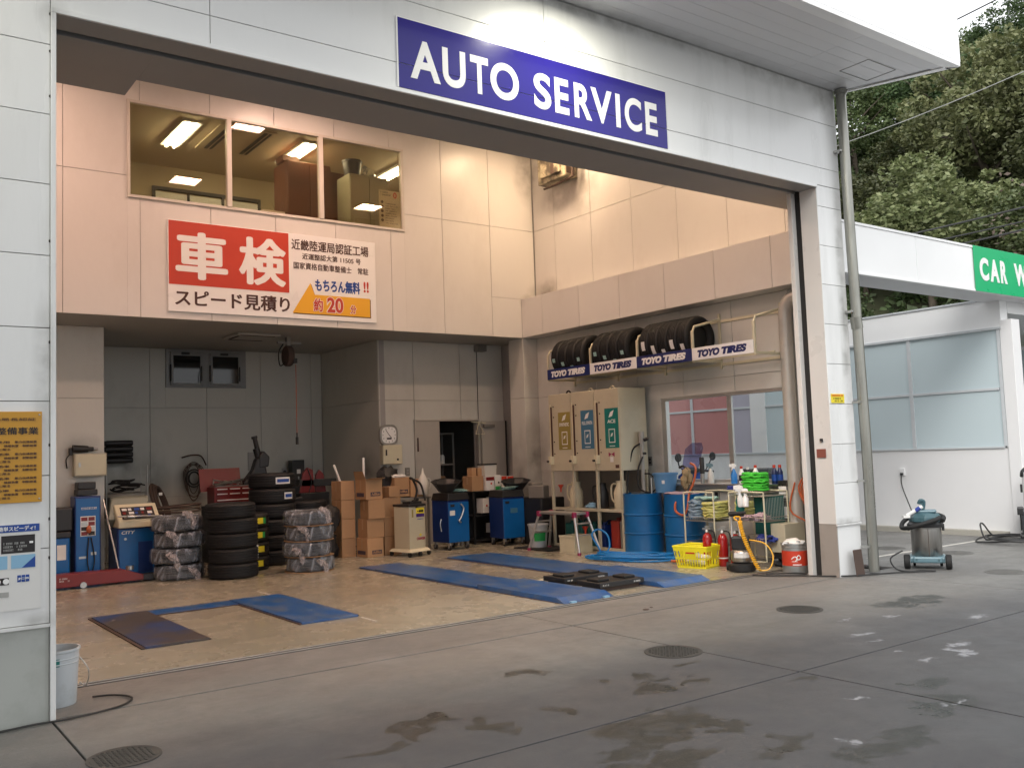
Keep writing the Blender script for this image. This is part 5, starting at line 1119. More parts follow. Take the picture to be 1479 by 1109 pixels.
obj('side_cap', MB().cyl((.05, 0, 0), (.08, 0, 0), .09), 'ceiling', t); obj('feed_hose', MB().tube([(-.08, 0, .2), (-.16, 0, .05), (-.14, 0, -.16), (-.05, 0, -.1)], .01), 'rubberdark', t)
obj('hose_guide', MB().box(.03, .09, -.17, -.1, -.13, -.05), 'black', t, smooth=0, bevel=.005)
tag(obj('hanging_air_hose', MB().cyl((6.03, 14.16, 3.1), (6.03, 14.16, 1.98), .006), 'hoseorange'), 'thin orange hose hanging straight down from the ceiling reel', 'hose')
t = thing('hose_nozzle', 'small black nozzle at the end of the hanging hose', 'nozzle', (6.03, 14.16, 1.80)); obj('nozzle_body', MB().cyl((0,0,0),(0,0,.12),.024), 'black', t); obj('nozzle_neck', MB().cyl((0,0,.12),(0,0,.19),.011), 'black', t)
t = thing('ceiling_vent', 'flat ceiling air unit with dark slots beside the hose reel', 'air conditioner', (5.35, 14.3, 3.50)); obj('vent_cover', MB().box(-.35, .35, -.35, .35, .02, .055), 'ceiling', t, smooth=0, bevel=.01); obj('vent_slot', MB().box(-.28, .28, -.3, -.26, .015, .0195).box(-.28, .28, .26, .3, .015, .0195).box(-.3, -.26, -.2, .2, .015, .0195), 'dark', t, smooth=0)

# cardboard boxes
def carton(lab, x, y, z, w, d, h, rz=0, group='cardboard boxes in the stacks', open_=False, mark='AdBlue', tape=True, nm='cardboard_box'):
    t = thing(nm, lab, 'box', (x, y, z), rz, group)
    if open_:
        obj('carton_body', MB().box(0, w, .004, d, 0, .004).box(0, w, 0, .004, 0, h).box(0, w, d-.004, d, 0, h).box(0, .004, .004, d-.004, 0, h).box(w-.004, w, .004, d-.004, 0, h), 'cardboard', t, smooth=0)
        obj('flap', MB().poly([(0, 0, h), (w, 0, h), (w-.02, -.13, h+.02), (.02, -.13, h+.02)][::-1], (0, 0, .004)), 'cardboard', t, smooth=0)
        obj('flap', MB().poly([(0, 0, h), (0, d, h), (-.04, d-.02, h+.13), (-.04, .02, h+.13)], (.004, 0, 0)), 'cardboard', t, smooth=0)
    else:
        obj('carton_body', MB().box(0, w, 0, d, 0, h), 'cardboard', t, smooth=0, bevel=.006)
    if tape:
        obj('tape', plate(MB(), LEFT, (-.0005, d/2+.025, h*.45), .05, h*.5, .001), 'cardtape', t, smooth=0)
    if mark:
        mk = obj('print_block', plate(MB(), FRONT, (w*.28, -.001, h*.16), w*.6, h*.2), 'inklabel', t, smooth=0); text('lettering', mark, 'cardboard', FRONT, (w*.33, -.0035, h*.20), w*.5, h*.13, mk, bold=.03)
        mk = obj('print_block', plate(MB(), LEFT, (-.001, d*.88, h*.14), d*.7, h*.2), 'inklabel', t, smooth=0)
    return t
carton('bottom AdBlue box of the front stack', 6.68, 13.05, 0, .29, .34, .295, .05)
carton('second box from the floor in the front stack', 6.69, 13.06, .297, .29, .34, .293, -.02, mark=None)
carton('third box from the floor in the front stack', 6.70, 13.03, .592, .28, .34, .30, -.08, mark=None)
carton('open topped AdBlue box at the top of the front stack', 6.68, 13.06, .894, .29, .34, .31, .03, open_=True)
for k in range(4): carton(pos4[k]+' box of the leftmost column beside the tyre stack', 6.42, 13.4, .298*k, .24, .34, .295, .02, mark=None)
for k in range(3): carton(('lowest', 'middle', 'upper')[k]+' plain box of the stack beside the cream machine', 7.02, 13.12, .302*k, .31, .32, .30, (.03, -.03, .02)[k], mark=None)
carton('small plain carton on the right hand box stack', 7.11, 13.1, .906, .21, .2, .17, .1, mark=None)
carton('AdBlue box on the shelf left of the funnel', 7.5, 13.62, .88, .28, .3, .32, 0)
carton('brown box between the AdBlue box and the jug', 7.80, 13.62, .86, .24, .3, .30, 0, mark=None)
t = thing('work_table', 'low dark table carrying boxes behind the cream machine', 'table', (7.3, 13.55, 0)); obj('table_top', MB().box(0, .85, 0, .45, .83, .858), 'shelf', t, smooth=0)
for x in (.02, .80):
    for y in (.02, .4): obj('leg', MB().box(x, x+.03, y, y+.03, 0, .83), 'shelf', t, smooth=0)
tag(obj('black_bag', MB().ball((7.50, 13.85, 1.22), .19, .13, .17, n=20, wob=.35, seed=7).box(7.36, 7.64, 13.76, 13.94, 1.0, 1.24, taper=1.15), 'black'), 'black bag standing under the beige wall box', 'bag')
for i, (x, y, z, l, tx, lab) in enumerate(((6.72, 13.2, 1.0, .55, .0, 'white tube sticking straight up from the open box'), (6.50, 13.6, 1.19, .26, -.10, 'short white tube leaning out of the left box'))):
    tag(obj('white_tube', MB().cyl((x, y, z), (x+tx, y, z+l), .016, .020), 'paper'), lab, 'tube')
tag(obj('pale_cloth', MB().ball((7.62, 13.7, 1.22), .13, .08, .03, n=16, wob=.8, seed=2), 'paper'), 'crumpled pale cloth on the AdBlue box', 'cloth')
t = thing('water_jug', 'translucent white jug with a pointed spout beside the boxes', 'jug', (8.0, 13.55, .90)); obj('jug_body', MB().lathe([(0, 0), (.09, 0), (.10, .05), (.10, .2), (.05, .30), (.022, .36), (.012, .44), (0, .44)], 18), 'translucent', t); obj('handle', MB().tube([(.08, 0, .26), (.14, 0, .24), (.14, 0, .12), (.1, 0, .08)], .013), 'translucent', t)
# clock, wall box, outlet
t = thing('wall_clock', 'large squarish silver wall clock with a white face', 'clock', (7.64, 14.03, 1.92))
def squircle(a, r): c_, s_ = math.cos(a), math.sin(a); k = (abs(c_)**3.4+abs(s_)**3.4)**(-1/3.4); return (c_*k*r, s_*k*r)
sq = [squircle(i*2*math.pi/40, 1) for i in range(40)]
obj('clock_case', MB().poly([(x*.175, 0, z*.175) for x, z in sq], (0, .06, 0)), 'inox', t, smooth=30, bevel=.008)
face = obj('clock_face', MB().poly([(x*.138, -.001, z*.138) for x, z in sq], (0, -.002, 0)), 'signwhite', t, smooth=0)
hd = MB()
for i in range(12): a = i*math.pi/6; hd.box(math.sin(a)*.118-.004, math.sin(a)*.118+.004, -.005, -.0035, math.cos(a)*.118-.012, math.cos(a)*.118+.012)
obj('hour_marks', hd, 'inkdark', face, smooth=0)
obj('hands', MB().cyl((0, -.007, 0), (-.062, -.007, .088), .004, n=6).cyl((0, -.009, 0), (.045, -.009, -.05), .005, n=6), 'inkdark', face)
obj('clock_print', plate(MB(), FRONT, (-.045, -.004, -.075), .09, .028), 'inkdark', face, smooth=0)
t = thing('distribution_box', 'beige distribution box on the wall under the clock', 'box', (7.49, 13.98, 1.42)); obj('box_body', MB().box(0, .38, .008, .12, 0, .33), 'cream', t, smooth=0, bevel=.006); obj('box_door', MB().box(.01, .37, 0, .0075, .01, .32), 'creamlight', t, smooth=0, bevel=.004)
obj('latch', MB().box(.05, .075, -.01, -.0005, .15, .25).cyl((.28, -.001, .08), (.28, -.01, .08), .018), 'inkdark', t, smooth=0)
t = thing('wall_switch', 'small grey switch plate left of the double door', 'switch', (7.97, 14.08, 1.21)); obj('plate_cover', MB().box(0, .09, 0, .018, 0, .14), 'shelf', t, smooth=0, bevel=.003); obj('rocker', MB().box(.03, .06, -.006, -.0005, .03, .06).box(.03, .06, -.006, -.0005, .08, .11), 'ceiling', t, smooth=0)
t = thing('door_sensor', 'small dark box under the ceiling with a wire down to the door', 'sensor', (9.48, 13.95, 3.42)); obj('sensor_box', MB().box(0, .2, 0, .14, 0, .12), 'shelf', t, smooth=0, bevel=.005); obj('wire', MB().cyl((.06, .135, 0), (.055, .14, -1.24), .006), 'black', t)
# tools room shelves
t = thing('storeroom_shelf', 'grey steel shelving visible through the open door', 'shelf', (8.72, 14.85, 0))
fm = MB()
for x in (0, .72):
    for y in (0, .4): fm.box(x, x+.035, y, y+.035, 0, 1.95)
obj('uprights', fm, 'shelf', t, smooth=0)
for z in (.4, .88, 1.35, 1.93): obj('shelf_board', MB().box(0, .755, 0, .435, z, z+.03), 'shelf', t, smooth=0)
sc_ = [('white_tin', .12, .12, 1.38, 'paper', 'small white tin on the upper storeroom shelf'), ('pale_box', .30, .16, 1.38, 'creamlight', 'pale box on the upper storeroom shelf'), ('white_jar', .55, .17, 1.38, 'paper', 'rounded white jar at the right of the upper storeroom shelf'), ('dark_box', .18, .18, .91, 'cardboard', 'dark brown box on the middle storeroom shelf'), ('carton', .5, .24, .91, 'cardboard', 'taller brown carton on the middle storeroom shelf')]
for nm, x, h_, z, m_, lab in sc_: tag(obj(nm, MB().box(8.72+x-.05, 8.72+x+.07, 14.9, 15.05, z, z+h_) if 'box' in nm or nm == 'carton' else MB().lathe([(0,0),(.05,0),(.05,h_*.8),(.03,h_),(0,h_)], 14, (8.72+x, 14.97, z)), m_), lab, 'container')
t = thing('spray_bottle', 'grey bottle with a white cap in front of the storeroom shelf', 'bottle', (8.60, 14.2, .95)); obj('bottle_body', MB().lathe([(0,0),(.055,0),(.055,.30),(.03,.35),(0,.35)], 16), 'bucketgrey', t); obj('cap', MB().lathe([(0,.35),(.02,.35),(.018,.42),(0,.43)], 12), 'signwhite', t)
tag(obj('storeroom_stand', MB().box(8.5, 8.72, 14.15, 14.3, 0, .949), 'black', smooth=0), 'dark stand under the grey bottle in the doorway', 'stand')
# cream machine
t = thing('fluid_changer', 'cream coloured fluid changing machine on castors with a black hose', 'machine', (7.33, 12.62, 0), R(12))
obj('machine_body', MB().poly([(-.165, 0, .11), (.165, 0, .11), (.165, 0, .72), (-.165, 0, .76)], (0, .36, 0)), 'cream', t, smooth=0, bevel=.008)
obj('base_skirt', MB().box(-.22, .22, -.07, .44, .07, .115, taper=.86), 'creamlight', t, smooth=0, bevel=.006); obj('top_deck', MB().box(-.175, .175, -.015, .375, .765, .80), 'black', t, smooth=0, bevel=.008)
obj('control_panel', plate(MB(), FRONT, (-.02, -.001, .63), .165, .11), 'yellowlab', t, smooth=0); obj('purple_panel', plate(MB(), FRONT, (-.02, -.0015, .60), .165, .05), mat('purple_print', (.06,.02,.18), .4), t, smooth=0)
obj('knob', MB().cyl((.05, -.003, .69), (.05, -.02, .69), .018).cyl((.10, -.003, .69), (.10, -.02, .69), .018).cyl((.01, -.003, .69), (.01, -.01, .69), .009), 'inkdark', t)
for k in range(4): obj('blue_dot', MB().cyl((.015+.028*k, -.001, .565), (.015+.028*k, -.005, .565), .008, n=10), 'inkblue', t)
text('lettering', 'CHANGER', mat('magenta_print', (.3,.01,.05), .4), FRONT, (-.01, -.002, .245), .165, .045, t, bold=.04) if False else None
M['magenta'] = mat('magenta_print', (.3,.01,.05), .4); text('lettering', 'CHANGER', 'magenta', FRONT, (-.02, -.001, .245), .175, .042, t, bold=.04, shear=.15); obj('yellow_star', MB().poly([(.06, -.001, .30), (.09, -.001, .325), (.06, -.001, .345), (.03, -.001, .32)], (0, -.001, 0)), 'yellowlab', t, smooth=0)
obj('side_grip', plate(MB(), FRONT, (-.11, -.001, .60), .03, .12), 'gold', t, smooth=0)
for x, y in ((-.2, -.03), (.2, -.03), (0, -.05), (.19, .4), (-.19, .4)): obj('castor', MB().cyl((x-.014, y, .034), (x+.014, y, .034), .034).box(x-.02, x+.02, y-.02, y+.02, .04, .07), 'rubberdark', t, smooth=40)
obj('black_hose', MB().tube([(.02, .1, .80), (.10, .1, 1.0), (.02, .1, 1.18), (-.05, .08, 1.2), (.12, .05, 1.12), (.17, .02, .95), (.16, -.02, .85)], .018, n=10), 'rubberdark', t)
obj('drip_tray', MB().box(-.12, .12, .02, .2, .802, .84).cyl((.0, .1, .84), (.12, .1, .87), .02), 'rubberdark', t, smooth=0)
# parts washing trolleys
def trolley(lab, loc, rz):
    t = thing('service_trolley', lab, 'trolley', loc, rz, 'blue service trolleys with black drain pans')
    obj('trolley_body', MB().box(-.21, .21, .012, .46, .12, .80), 'bluedark', t, smooth=0, bevel=.008); obj('blue_door', MB().box(-.205, .205, 0, .0115, .125, .77), 'blue', t, smooth=0, bevel=.004)
    obj('top_tray', MB().box(-.22, .22, -.01, .47, .801, .92, taper=.9), 'black', t, smooth=0, bevel=.01)
    obj('door_handle', MB().box(-.17, -.09, -.012, -.0005, .70, .74), 'black', t, smooth=0, bevel=.004)
    for x in (-.18, .18):
        for y in (.04, .42):
            cs_ = obj('castor', MB().cyl((x-.015, y, .045), (x+.015, y, .045), .045), 'rubberdark', t); obj('castor_fork', MB().box(x-.02, x+.02, y-.03, y+.01, .05, .118).cyl((x-.018, y, .045), (x+.018, y, .045), .02), 'alu', cs_, smooth=40)
    return t
t1 = trolley('blue service trolley with a silver hook next to the cream machine', (8.25, 12.85, 0), R(4))
obj('silver_hook', MB().tube([(.03, -.02, .74), (.08, -.03, .66), (.02, -.03, .52), (-.02, -.03, .47), (.02, -.03, .44)], .014), 'alu', t1); obj('white_sticker', plate(MB(), FRONT, (-.18, -.001, .56), .1, .08), 'paper', t1, smooth=0)
obj('side_handle', MB().tube([(-.215, .2, .5), (-.235, .2, .42), (-.215, .2, .3)], .01), 'alu', t1)
t2 = trolley('blue service trolley in front of the black parts shelf', (9.20, 12.62, 0), R(-4))
obj('grey_badge', plate(MB(), FRONT, (-.07, -.001, .54), .14, .08), 'steelblue', t2, smooth=0)
def pan(lab, loc, tilt, s=1):
    t = thing('drain_pan', lab, 'pan', loc, group='black drain pans on the trolleys')
    o = obj('pan_shell', MB().lathe([(0, 0), (.14*s, 0), (.27*s, .15), (.285*s, .155), (.285*s, .165), (.26*s, .16), (.13*s, .015), (0, .015)], 8), 'black', t, smooth=20); o.rotation_euler = (tilt, R(-6), R(22)); o.scale = (1, .8, 1)
    obj('rim_lip', MB().lathe([(.27*s, .155), (.29*s, .155), (.29*s, .17), (.27*s, .17)], 8), 'black', t, smooth=20).rotation_euler = (tilt, R(-6), R(22)); t.children[1].scale = (1, .8, 1)
    return t
pan('black drain pan on the trolley nearest the cream machine', (8.12, 13.02, .95), R(8)); pan('black drain pan on the trolley before the parts shelf', (9.42, 12.85, .90), R(6), 1.05)
for i, (x, y, w_, lab) in enumerate(((8.36, 12.98, .15, 'pale green rag lying on the left blue trolley'), (9.22, 12.75, .18, 'pale folded rag lying on the right blue trolley'))):
    cm = MB(); r_ = random.Random(i)
    for k in range(5): cm.ball((x+r_.uniform(-.05, .05), y+r_.uniform(-.04, .04), .935+.008*k), w_*r_.uniform(.5, .9), .1, .014, n=14, wob=.7, seed=k+i*9)
    tag(obj('rag', cm, 'mint'), lab, 'rag')
# parts shelf with boxes
t = thing('parts_shelf', 'black open shelf holding filter boxes between the trolleys', 'shelf', (8.88, 13.35, 0))
fm = MB()
for x in (0, 1.02):
    for y in (0, .42): fm.box(x, x+.03, y, y+.03, 0, .9)
obj('uprights', fm, 'black', t, smooth=0)
for z in (.05, .46, .88): obj('shelf_board', MB().box(0, 1.05, 0, .45, z, z+.02), 'black', t, smooth=0)
obj('rear_panel', MB().box(.03, 1.02, .44, .45, .07, .88), 'black', t, smooth=0)
carton('brown carton at the left end of the black parts shelf', 8.88, 13.38, .901, .24, .3, .26, 0, group='boxes on the parts shelf', mark=None)
for i, (x, lab) in enumerate(((8.93, 'left small brown bottle carton'), (9.05, 'right small brown bottle carton'))): tag(obj('small_carton', MB().box(x, x+.09, 13.45, 13.6, 1.162, 1.30), 'cardboard', smooth=0, bevel=.004), lab+' on top of the brown carton', 'box')
for x, w_, h_, z, c_, lab in ((9.14, .18, .24, .901, 'redenamel', 'white filter box with red band under the clear bin'), (9.33, .13, .26, .901, 'greenlab', 'white filter box with green base in the middle of the shelf'), (9.47, .12, .24, .901, 'red', 'white and red filter box right of the green one'), (9.60, .14, .23, .901, 'red', 'white and red filter box at the shelf right end'),
        (9.06, .13, .25, .52, 'paper', 'plain white paper box on the middle level of the shelf'), (9.26, .12, .16, .62, 'red', 'small red and white box on the middle level'), (9.24, .13, .16, .17, 'red', 'small red and white box on the bottom level')):
    t = thing('filter_box', lab, 'box', (x, 13.33, z), group='filter boxes on the parts shelf')
    obj('box_body', MB().box(0, w_-.008, 0, .2, 0, h_), 'paper', t, smooth=0, bevel=.003)
    if c_ != 'paper': obj('colour_band', plate(MB(), FRONT, (0, -.001, h_*.72 if c_ != 'greenlab' else .0), w_-.008, h_*.26), c_, t, smooth=0)
    obj('box_print', MB().cyl((w_*.6, -.001, h_*.5), (w_*.6, -.003, h_*.5), .018, n=12), 'red' if c_ != 'greenlab' else 'inkdark', t)
    if z > .5 and z < .7 or z == .17: tag(obj('dark_case', MB().box(x-.01, x+w_, 13.36, 13.6, z-.14 if z != .52 else .481, z-.001), 'black', smooth=0), 'black case under '+('the small box on the middle level' if z == .62 else 'the paper box' if z == .52 else 'the bottom level box'), 'case')
t = thing('clear_bin', 'clear plastic container with black lid on the filter box', 'container', (9.14, 13.36, 1.143)); obj('bin_body', MB().box(0, .24, 0, .2, 0, .2, taper=1.06), 'translucent', t, smooth=0, bevel=.006); obj('lid', MB().box(-.015, .255, -.015, .215, .202, .225), 'black', t, smooth=0, bevel=.004)
tag(obj('leaning_boards', MB().box(8.60, 8.64, 13.4, 13.7, 0, .7, rot=Matrix.Rotation(R(5), 3, 'Y')).box(8.68, 8.72, 13.4, 13.75, 0, .72, rot=Matrix.Rotation(R(7), 3, 'Y')), 'shelf', smooth=0), 'thin grey boards leaning upright left of the parts shelf', 'boards')

# ------------------------------------------------------------------ right side of the workshop
t = thing('oil_cabinet', 'tall cream oil dispensing cabinet with gold, blue and teal labels', 'cabinet', (0, 0, 0))
CX = 9.42
obj('cabinet_body', MB().box(CX+.015, 9.98, 10.18, 11.86, 1.22, 2.46), 'cream', t, smooth=0, bevel=.006)
for i, (y0, y1, m_, nm) in enumerate(((11.30, 11.86, 'gold', 'SYNTHETIC'), (10.74, 11.295, 'steelblue', 'FULL SYNTH'), (10.18, 10.735, 'teal', 'ACE'))):
    d = obj('cabinet_door', MB().box(CX, CX+.0145, y0+.004, y1-.002, 1.225, 2.455), 'cream', t, smooth=0, bevel=.004)
    lw = .30; ly = y0+.02+lw
    obj('label_panel', plate(MB(), LEFT, (CX-.0005, ly, 1.56), lw, .60), m_, d, smooth=0)
    text('lettering', nm, 'paper', LEFT, (CX-.003, ly-(.06 if i == 2 else .03), 1.935), .18 if i == 2 else .24, .055, d, bold=.02)
    obj('leaf_mark', MB().poly([(CX-.003, ly-.09, 2.02), (CX-.003, ly-.17, 2.04), (CX-.003, ly-.21, 2.13), (CX-.003, ly-.13, 2.10)], (-.001, 0, 0)), 'paper', d, smooth=0)
    obj('white_frame', plate(MB(), LEFT, (CX-.003, ly-.08, 1.64), .14, .21, .001), 'paper', d, smooth=0)
    obj('inner_label', plate(MB(), LEFT, (CX-.0045, ly-.095, 1.655), .11, .18, .001), m_, d, smooth=0)
    obj('inner_mark', MB().poly([(CX-.006, ly-.12, 1.73), (CX-.006, ly-.16, 1.74), (CX-.006, ly-.18, 1.79), (CX-.006, ly-.14, 1.78)], (-.001, 0, 0)), 'paper', d, smooth=0)
    obj('foot_print', plate(MB(), LEFT, (CX-.003, ly-.09, 1.585), .12, .012, .001), 'paper', d, smooth=0)
    obj('level_gauge', MB().box(CX-.02, CX-.0005, y1-.085, y1-.065, 1.45, 2.26), 'inkbrown', d, smooth=0); obj('gauge_rail', MB().box(CX-.015, CX-.0005, y1-.06, y1-.03, 1.35, 2.30), 'creamlight', d, smooth=0)
    tp = obj('dispensing_tap', MB().box(CX-.07, CX-.0005, y1-.10, y1-.03, 1.33, 1.46).cyl((CX-.05, y1-.10, 1.37), (CX-.05, y1-.02, 1.37), .014), 'creamlight', d, smooth=30, bevel=.006); obj('tap_knob', MB().cyl((CX-.071, y1-.04, 1.38), (CX-.10, y1-.04, 1.38), .018), 'inkdark', d)
    for z in (1.49, 1.68, 2.08, 2.25): obj('door_fastener', MB().box(CX-.008, CX-.0005, y1-.135, y1-.115, z, z+.02), 'inkdark', d, smooth=0)
obj('bow_sticker', MB().poly([(CX-.003, 10.44, 1.43), (CX-.003, 10.38, 1.47), (CX-.003, 10.44, 1.50)], (-.002, 0, 0)).poly([(CX-.003, 10.31, 1.43), (CX-.003, 10.38, 1.47), (CX-.003, 10.31, 1.50)], (-.002, 0, 0)), 'pinkplastic', t, smooth=0)
obj('white_tag', plate(MB(), LEFT, (CX-.002, 10.41, 1.35), .07, .08), 'paper', t, smooth=0); obj('maker_plate', plate(MB(), LEFT, (CX-.002, 10.30, 1.26), .08, .05), 'inkbrown', t, smooth=0)
fm = MB()
for y in (10.18, 10.72, 11.28, 11.82): 
    fm.box(CX, CX+.04, y, y+.04, 0, 1.219); fm.box(9.93, 9.97, y, y+.04, 0, 1.219)
obj('stand_legs', fm, 'cream', t, smooth=0, bevel=.003)
fm = MB()
for i in range(3):
    ya, yb_ = (10.22, 10.76, 11.32)[i], (10.72, 11.28, 11.82)[i]
    for z in (.60, .02): fm.box(CX+.002, CX+.038, ya, yb_, z, z+.045)
obj('stand_rails', fm, 'cream', t, smooth=0, bevel=.003)
obj('stand_deck', MB().box(CX+.042, 9.93, 10.2, 11.84, .61, .63), 'cream', t, smooth=0); obj('rear_sheet', MB().box(9.985, 9.99, 10.18, 11.86, 0, 1.219), 'shelf', t, smooth=0)
for y in (11.55, 11.0, 10.5): obj('lifting_eye', MB().tube([(9.6+.0, y+.05*math.cos(a), 2.46+.05*math.sin(a)) for a in [i*.4488 for i in range(8)]], .014, sub=2), 'inkdark' if y > 11.2 else 'cream', t)
# jugs and canisters on the cabinet stand
def jug(lab, y, z, m_, s=1):
    q = thing('oil_jug', lab, 'jug', (9.62, y, z), group='oil jugs on the cabinet stand'); obj('jug_body', MB().lathe([(0, 0), (.085*s, 0), (.095*s, .03), (.095*s, .22*s), (.06*s, .30*s), (.065*s, .36*s), (0, .34*s)], 16), m_, q); obj('handle', MB().tube([(-.03, .07*s, .32*s), (-.03, .15*s, .3*s), (-.03, .15*s, .14*s), (-.03, .09*s, .08*s)], .014), m_, q); return q
jug('cream jug on the left part of the stand', 11.48, .63, 'creamlight', 1.15); jug('black bucket shaped jug on the middle part of the stand', 10.86, .63, 'black', 1.1); jug('cream jug on the right part of the stand', 10.42, .63, 'creamlight', 1.2)
tag(obj('blue_cloth', MB().ball((9.6, 11.08, .67), .1, .1, .05, n=14, wob=.5, seed=3), 'lightblue'), 'small light blue cloth on the middle of the stand', 'cloth')
for i, (y, m_, lab) in enumerate(((11.66, 'tealcloth', 'dark green canister at the left under the cabinet'), (11.42, 'tealcloth', 'dark green canister second from the left under the cabinet'), (11.12, 'tealcloth', 'dark green canister in the middle under the cabinet'), (10.88, 'bluedark', 'dark blue canister under the cabinet'), (10.56, 'redenamel', 'red canister under the cabinet'), (10.36, 'shelf', 'dark grey canister at the right under the cabinet'))):
    q = thing('canister', lab, 'canister', (9.58, y, .0)); hh = .46 if i > 3 else .38
    if i == 4: M['redcan'] = mat('red_canister', (.3,.03,.02), .45); m_ = 'redcan'
    obj('canister_body', MB().box(0, .3, -.09, .09, 0, hh), m_, q, smooth=0, bevel=.02); obj('spout', MB().cyl((.08, 0, hh), (.08, 0, hh+.04), .025), m_, q); obj('handle', MB().tube([(.12, 0, hh-.01), (.15, 0, hh+.05), (.22, 0, hh+.05), (.25, 0, hh-.01)], .012), m_, q)
for i, (x, y, z, lab) in enumerate(((9.50, 11.72, .88, 'red funnel on the left of the cabinet stand'), (9.2, 10.8, .27, 'red spout sticking out of the pale crate'))): tag(obj('red_spout', MB().lathe([(.012, 0), (.016, .06), (.05, .12), (.045, .12), (.01, .06)], 14, (x, y, z)), 'red'), lab, 'funnel')
t = thing('pale_crate', 'pale grey open crate on the floor behind the step stool', 'crate', (8.98, 10.80, 0), R(5))
obj('crate_wall', MB().box(0, .38, 0, .015, .02, .26).box(0, .38, .315, .33, .02, .26).box(0, .015, .016, .314, .02, .26).box(.365, .38, .016, .314, .02, .26), 'creamlight', t, smooth=0, bevel=.004); obj('crate_base', MB().box(.0, .38, 0, .33, 0, .019), 'creamlight', t, smooth=0); obj('crate_rim', MB().box(-.012, .392, -.012, -.001, .235, .265).box(-.012, -.001, 0, .33, .235, .265), 'creamlight', t, smooth=0, bevel=.003)
t = thing('white_bucket', 'dirty white bucket beside the step stool', 'bucket', (9.18, 11.95, 0)); obj('bucket_shell', MB().lathe([(0, .0), (.125, 0), (.16, .36), (.172, .36), (.172, .385), (.15, .385), (.115, .02), (0, .02)], 24), 'bucketgrey', t); obj('bucket_print', MB().lathe([(.146, .12), (.157, .26)], 10, a0=3.6, a1=4.9), 'greenlab', t); obj('bucket_bail', MB().tube([(.17*math.cos(a), .17*math.sin(a), .36-.10*math.sin(a-3.14) if a > 3.14 else .36) for a in [3.2+i*.4 for i in range(8)]], .005), 'steel', t)
tag(obj('rubber_mat', MB().box(8.9, 9.6, 11.35, 12.25, .001, .02), 'rubberdark', smooth=0, bevel=.004), 'black rubber mat under the white bucket', 'mat')
t = thing('dark_bins', 'dark grey bin of scrap parts left of the oil cabinet', 'bin', (9.42, 12.15, 0)); obj('bin_body', MB().box(0, .5, 0, .62, 0, .78), 'black', t, smooth=0, bevel=.02); obj('scrap', MB().box(.05, .25, .1, .4, .75, .98, rz=.4).box(.1, .3, .3, .5, .7, 1.02, rz=-.3), 'shelf', t, smooth=0, bevel=.02)
t = thing('step_stool', 'aluminium step stool with pink plastic corners', 'stool', (0, 0, 0))
obj('stool_top', MB().box(8.93, 9.20, 10.72, 11.62, .575, .61), 'alu', t, smooth=0, bevel=.006)
for (x, y, dx, dy) in ((8.94, 10.74, -.08, -.13), (9.19, 10.74, .08, -.13), (8.94, 11.60, -.08, .13), (9.19, 11.60, .08, .13)):
    l_ = obj('leg', MB().cyl((x, y, .575), (x+dx, y+dy*1.4, .03), .02, n=8), 'alu', t, smooth=0); obj('foot', MB().cyl((x+dx, y+dy*1.4, .0), (x+dx, y+dy*1.4, .04), .028), 'pinkplastic', l_); obj('corner_cap', MB().box(x-.03, x+.03, y-.03, y+.03, .535, .618), 'pinkplastic', l_, smooth=0, bevel=.01)
for y, s_ in ((10.66, 1), (11.68, -1)): obj('crossbar', MB().cyl((8.90, y, .28), (9.24, y, .28), .014).cyl((8.92, y+.03*s_, .45), (9.22, y+.03*s_, .45), .014), 'alu', t)
# drums
def drum(lab, x, y):
    t = thing('oil_drum', lab, 'drum', (x, y, 0), group='blue steel drums against the right wall')
    pr = [(0, .0), (.28, 0), (.29, .01), (.285, .02), (.285, .28)]
    for z in (.30, .57): pr += [(.285, z-.012), (.298, z), (.298, z+.01), (.285, z+.022)]
    pr += [(.285, .85), (.292, .865), (.292, .88), (.28, .88), (.28, .862), (0, .862)]
    obj('drum_shell', MB().lathe(pr, 48), 'drumblue', t, smooth=45); obj('bung', MB().cyl((.15, .05, .863), (.15, .05, .885), .035).cyl((-.2, 0, .863), (-.2, 0, .878), .02), 'steel', t); return t
drum('blue steel drum right of the oil cabinet with a hand pump', 9.67, 10.02); drum('blue steel drum nearer the window with gloves and orange hose on it', 9.76, 9.27)
drum('blue steel drum in the back between cabinet and wall shelf', 9.78, 8.62) if False else None
t = thing('drum_pump', 'tall grey hand pump with black hose standing in the drum', 'pump', (9.80, 10.12, .863))
obj('pump_tube', MB().cyl((0,0,0),(0,0,.72),.03).cyl((0,0,.72),(0,0,.93),.042), 'ceiling', t); obj('pump_head', MB().cyl((-.01, -.06, .80), (.02, -.12, .82), .025), 'black', t); obj('pump_valve', MB().cyl((0, -.04, .60), (-.03, -.1, .60), .02), 'black', t)
obj('pump_hose', MB().tube([(-.03, 0, .75), (-.14, .05, .66), (-.2, .08, .40), (-.24, .1, .1), (-.26, .08, -.15), (-.24, .02, -.3), (-.26, -.0, -.32)], .014), 'rubberdark', t); obj('return_hose', MB().tube([(-.02, -.03, .55), (-.1, 0, .35), (-.12, -.03, .1), (-.05, -.18, .02), (.0, -.3, .12), (-.02, -.2, .28), (-.06, -.1, .3)], .013), 'rubberdark', t)
obj('pump_base', MB().box(-.2, .12, -.12, .06, .0, .03).cyl((-.05, -.22, .0), (-.05, -.22, .24), .015), 'steel', t, smooth=30)
t = thing('blue_bucket', 'light blue plastic bucket standing on the drums', 'bucket', (9.86, 9.72, .885)); obj('bucket_shell', MB().lathe([(0, 0), (.145, 0), (.175, .255), (.19, .255), (.192, .285), (.17, .285), (.135, .015), (0, .015)], 28), 'bucketblue', t); obj('bucket_mark', MB().lathe([(.167, .13), (.172, .18)], 6, a0=3.6, a1=3.85), 'paper', t)
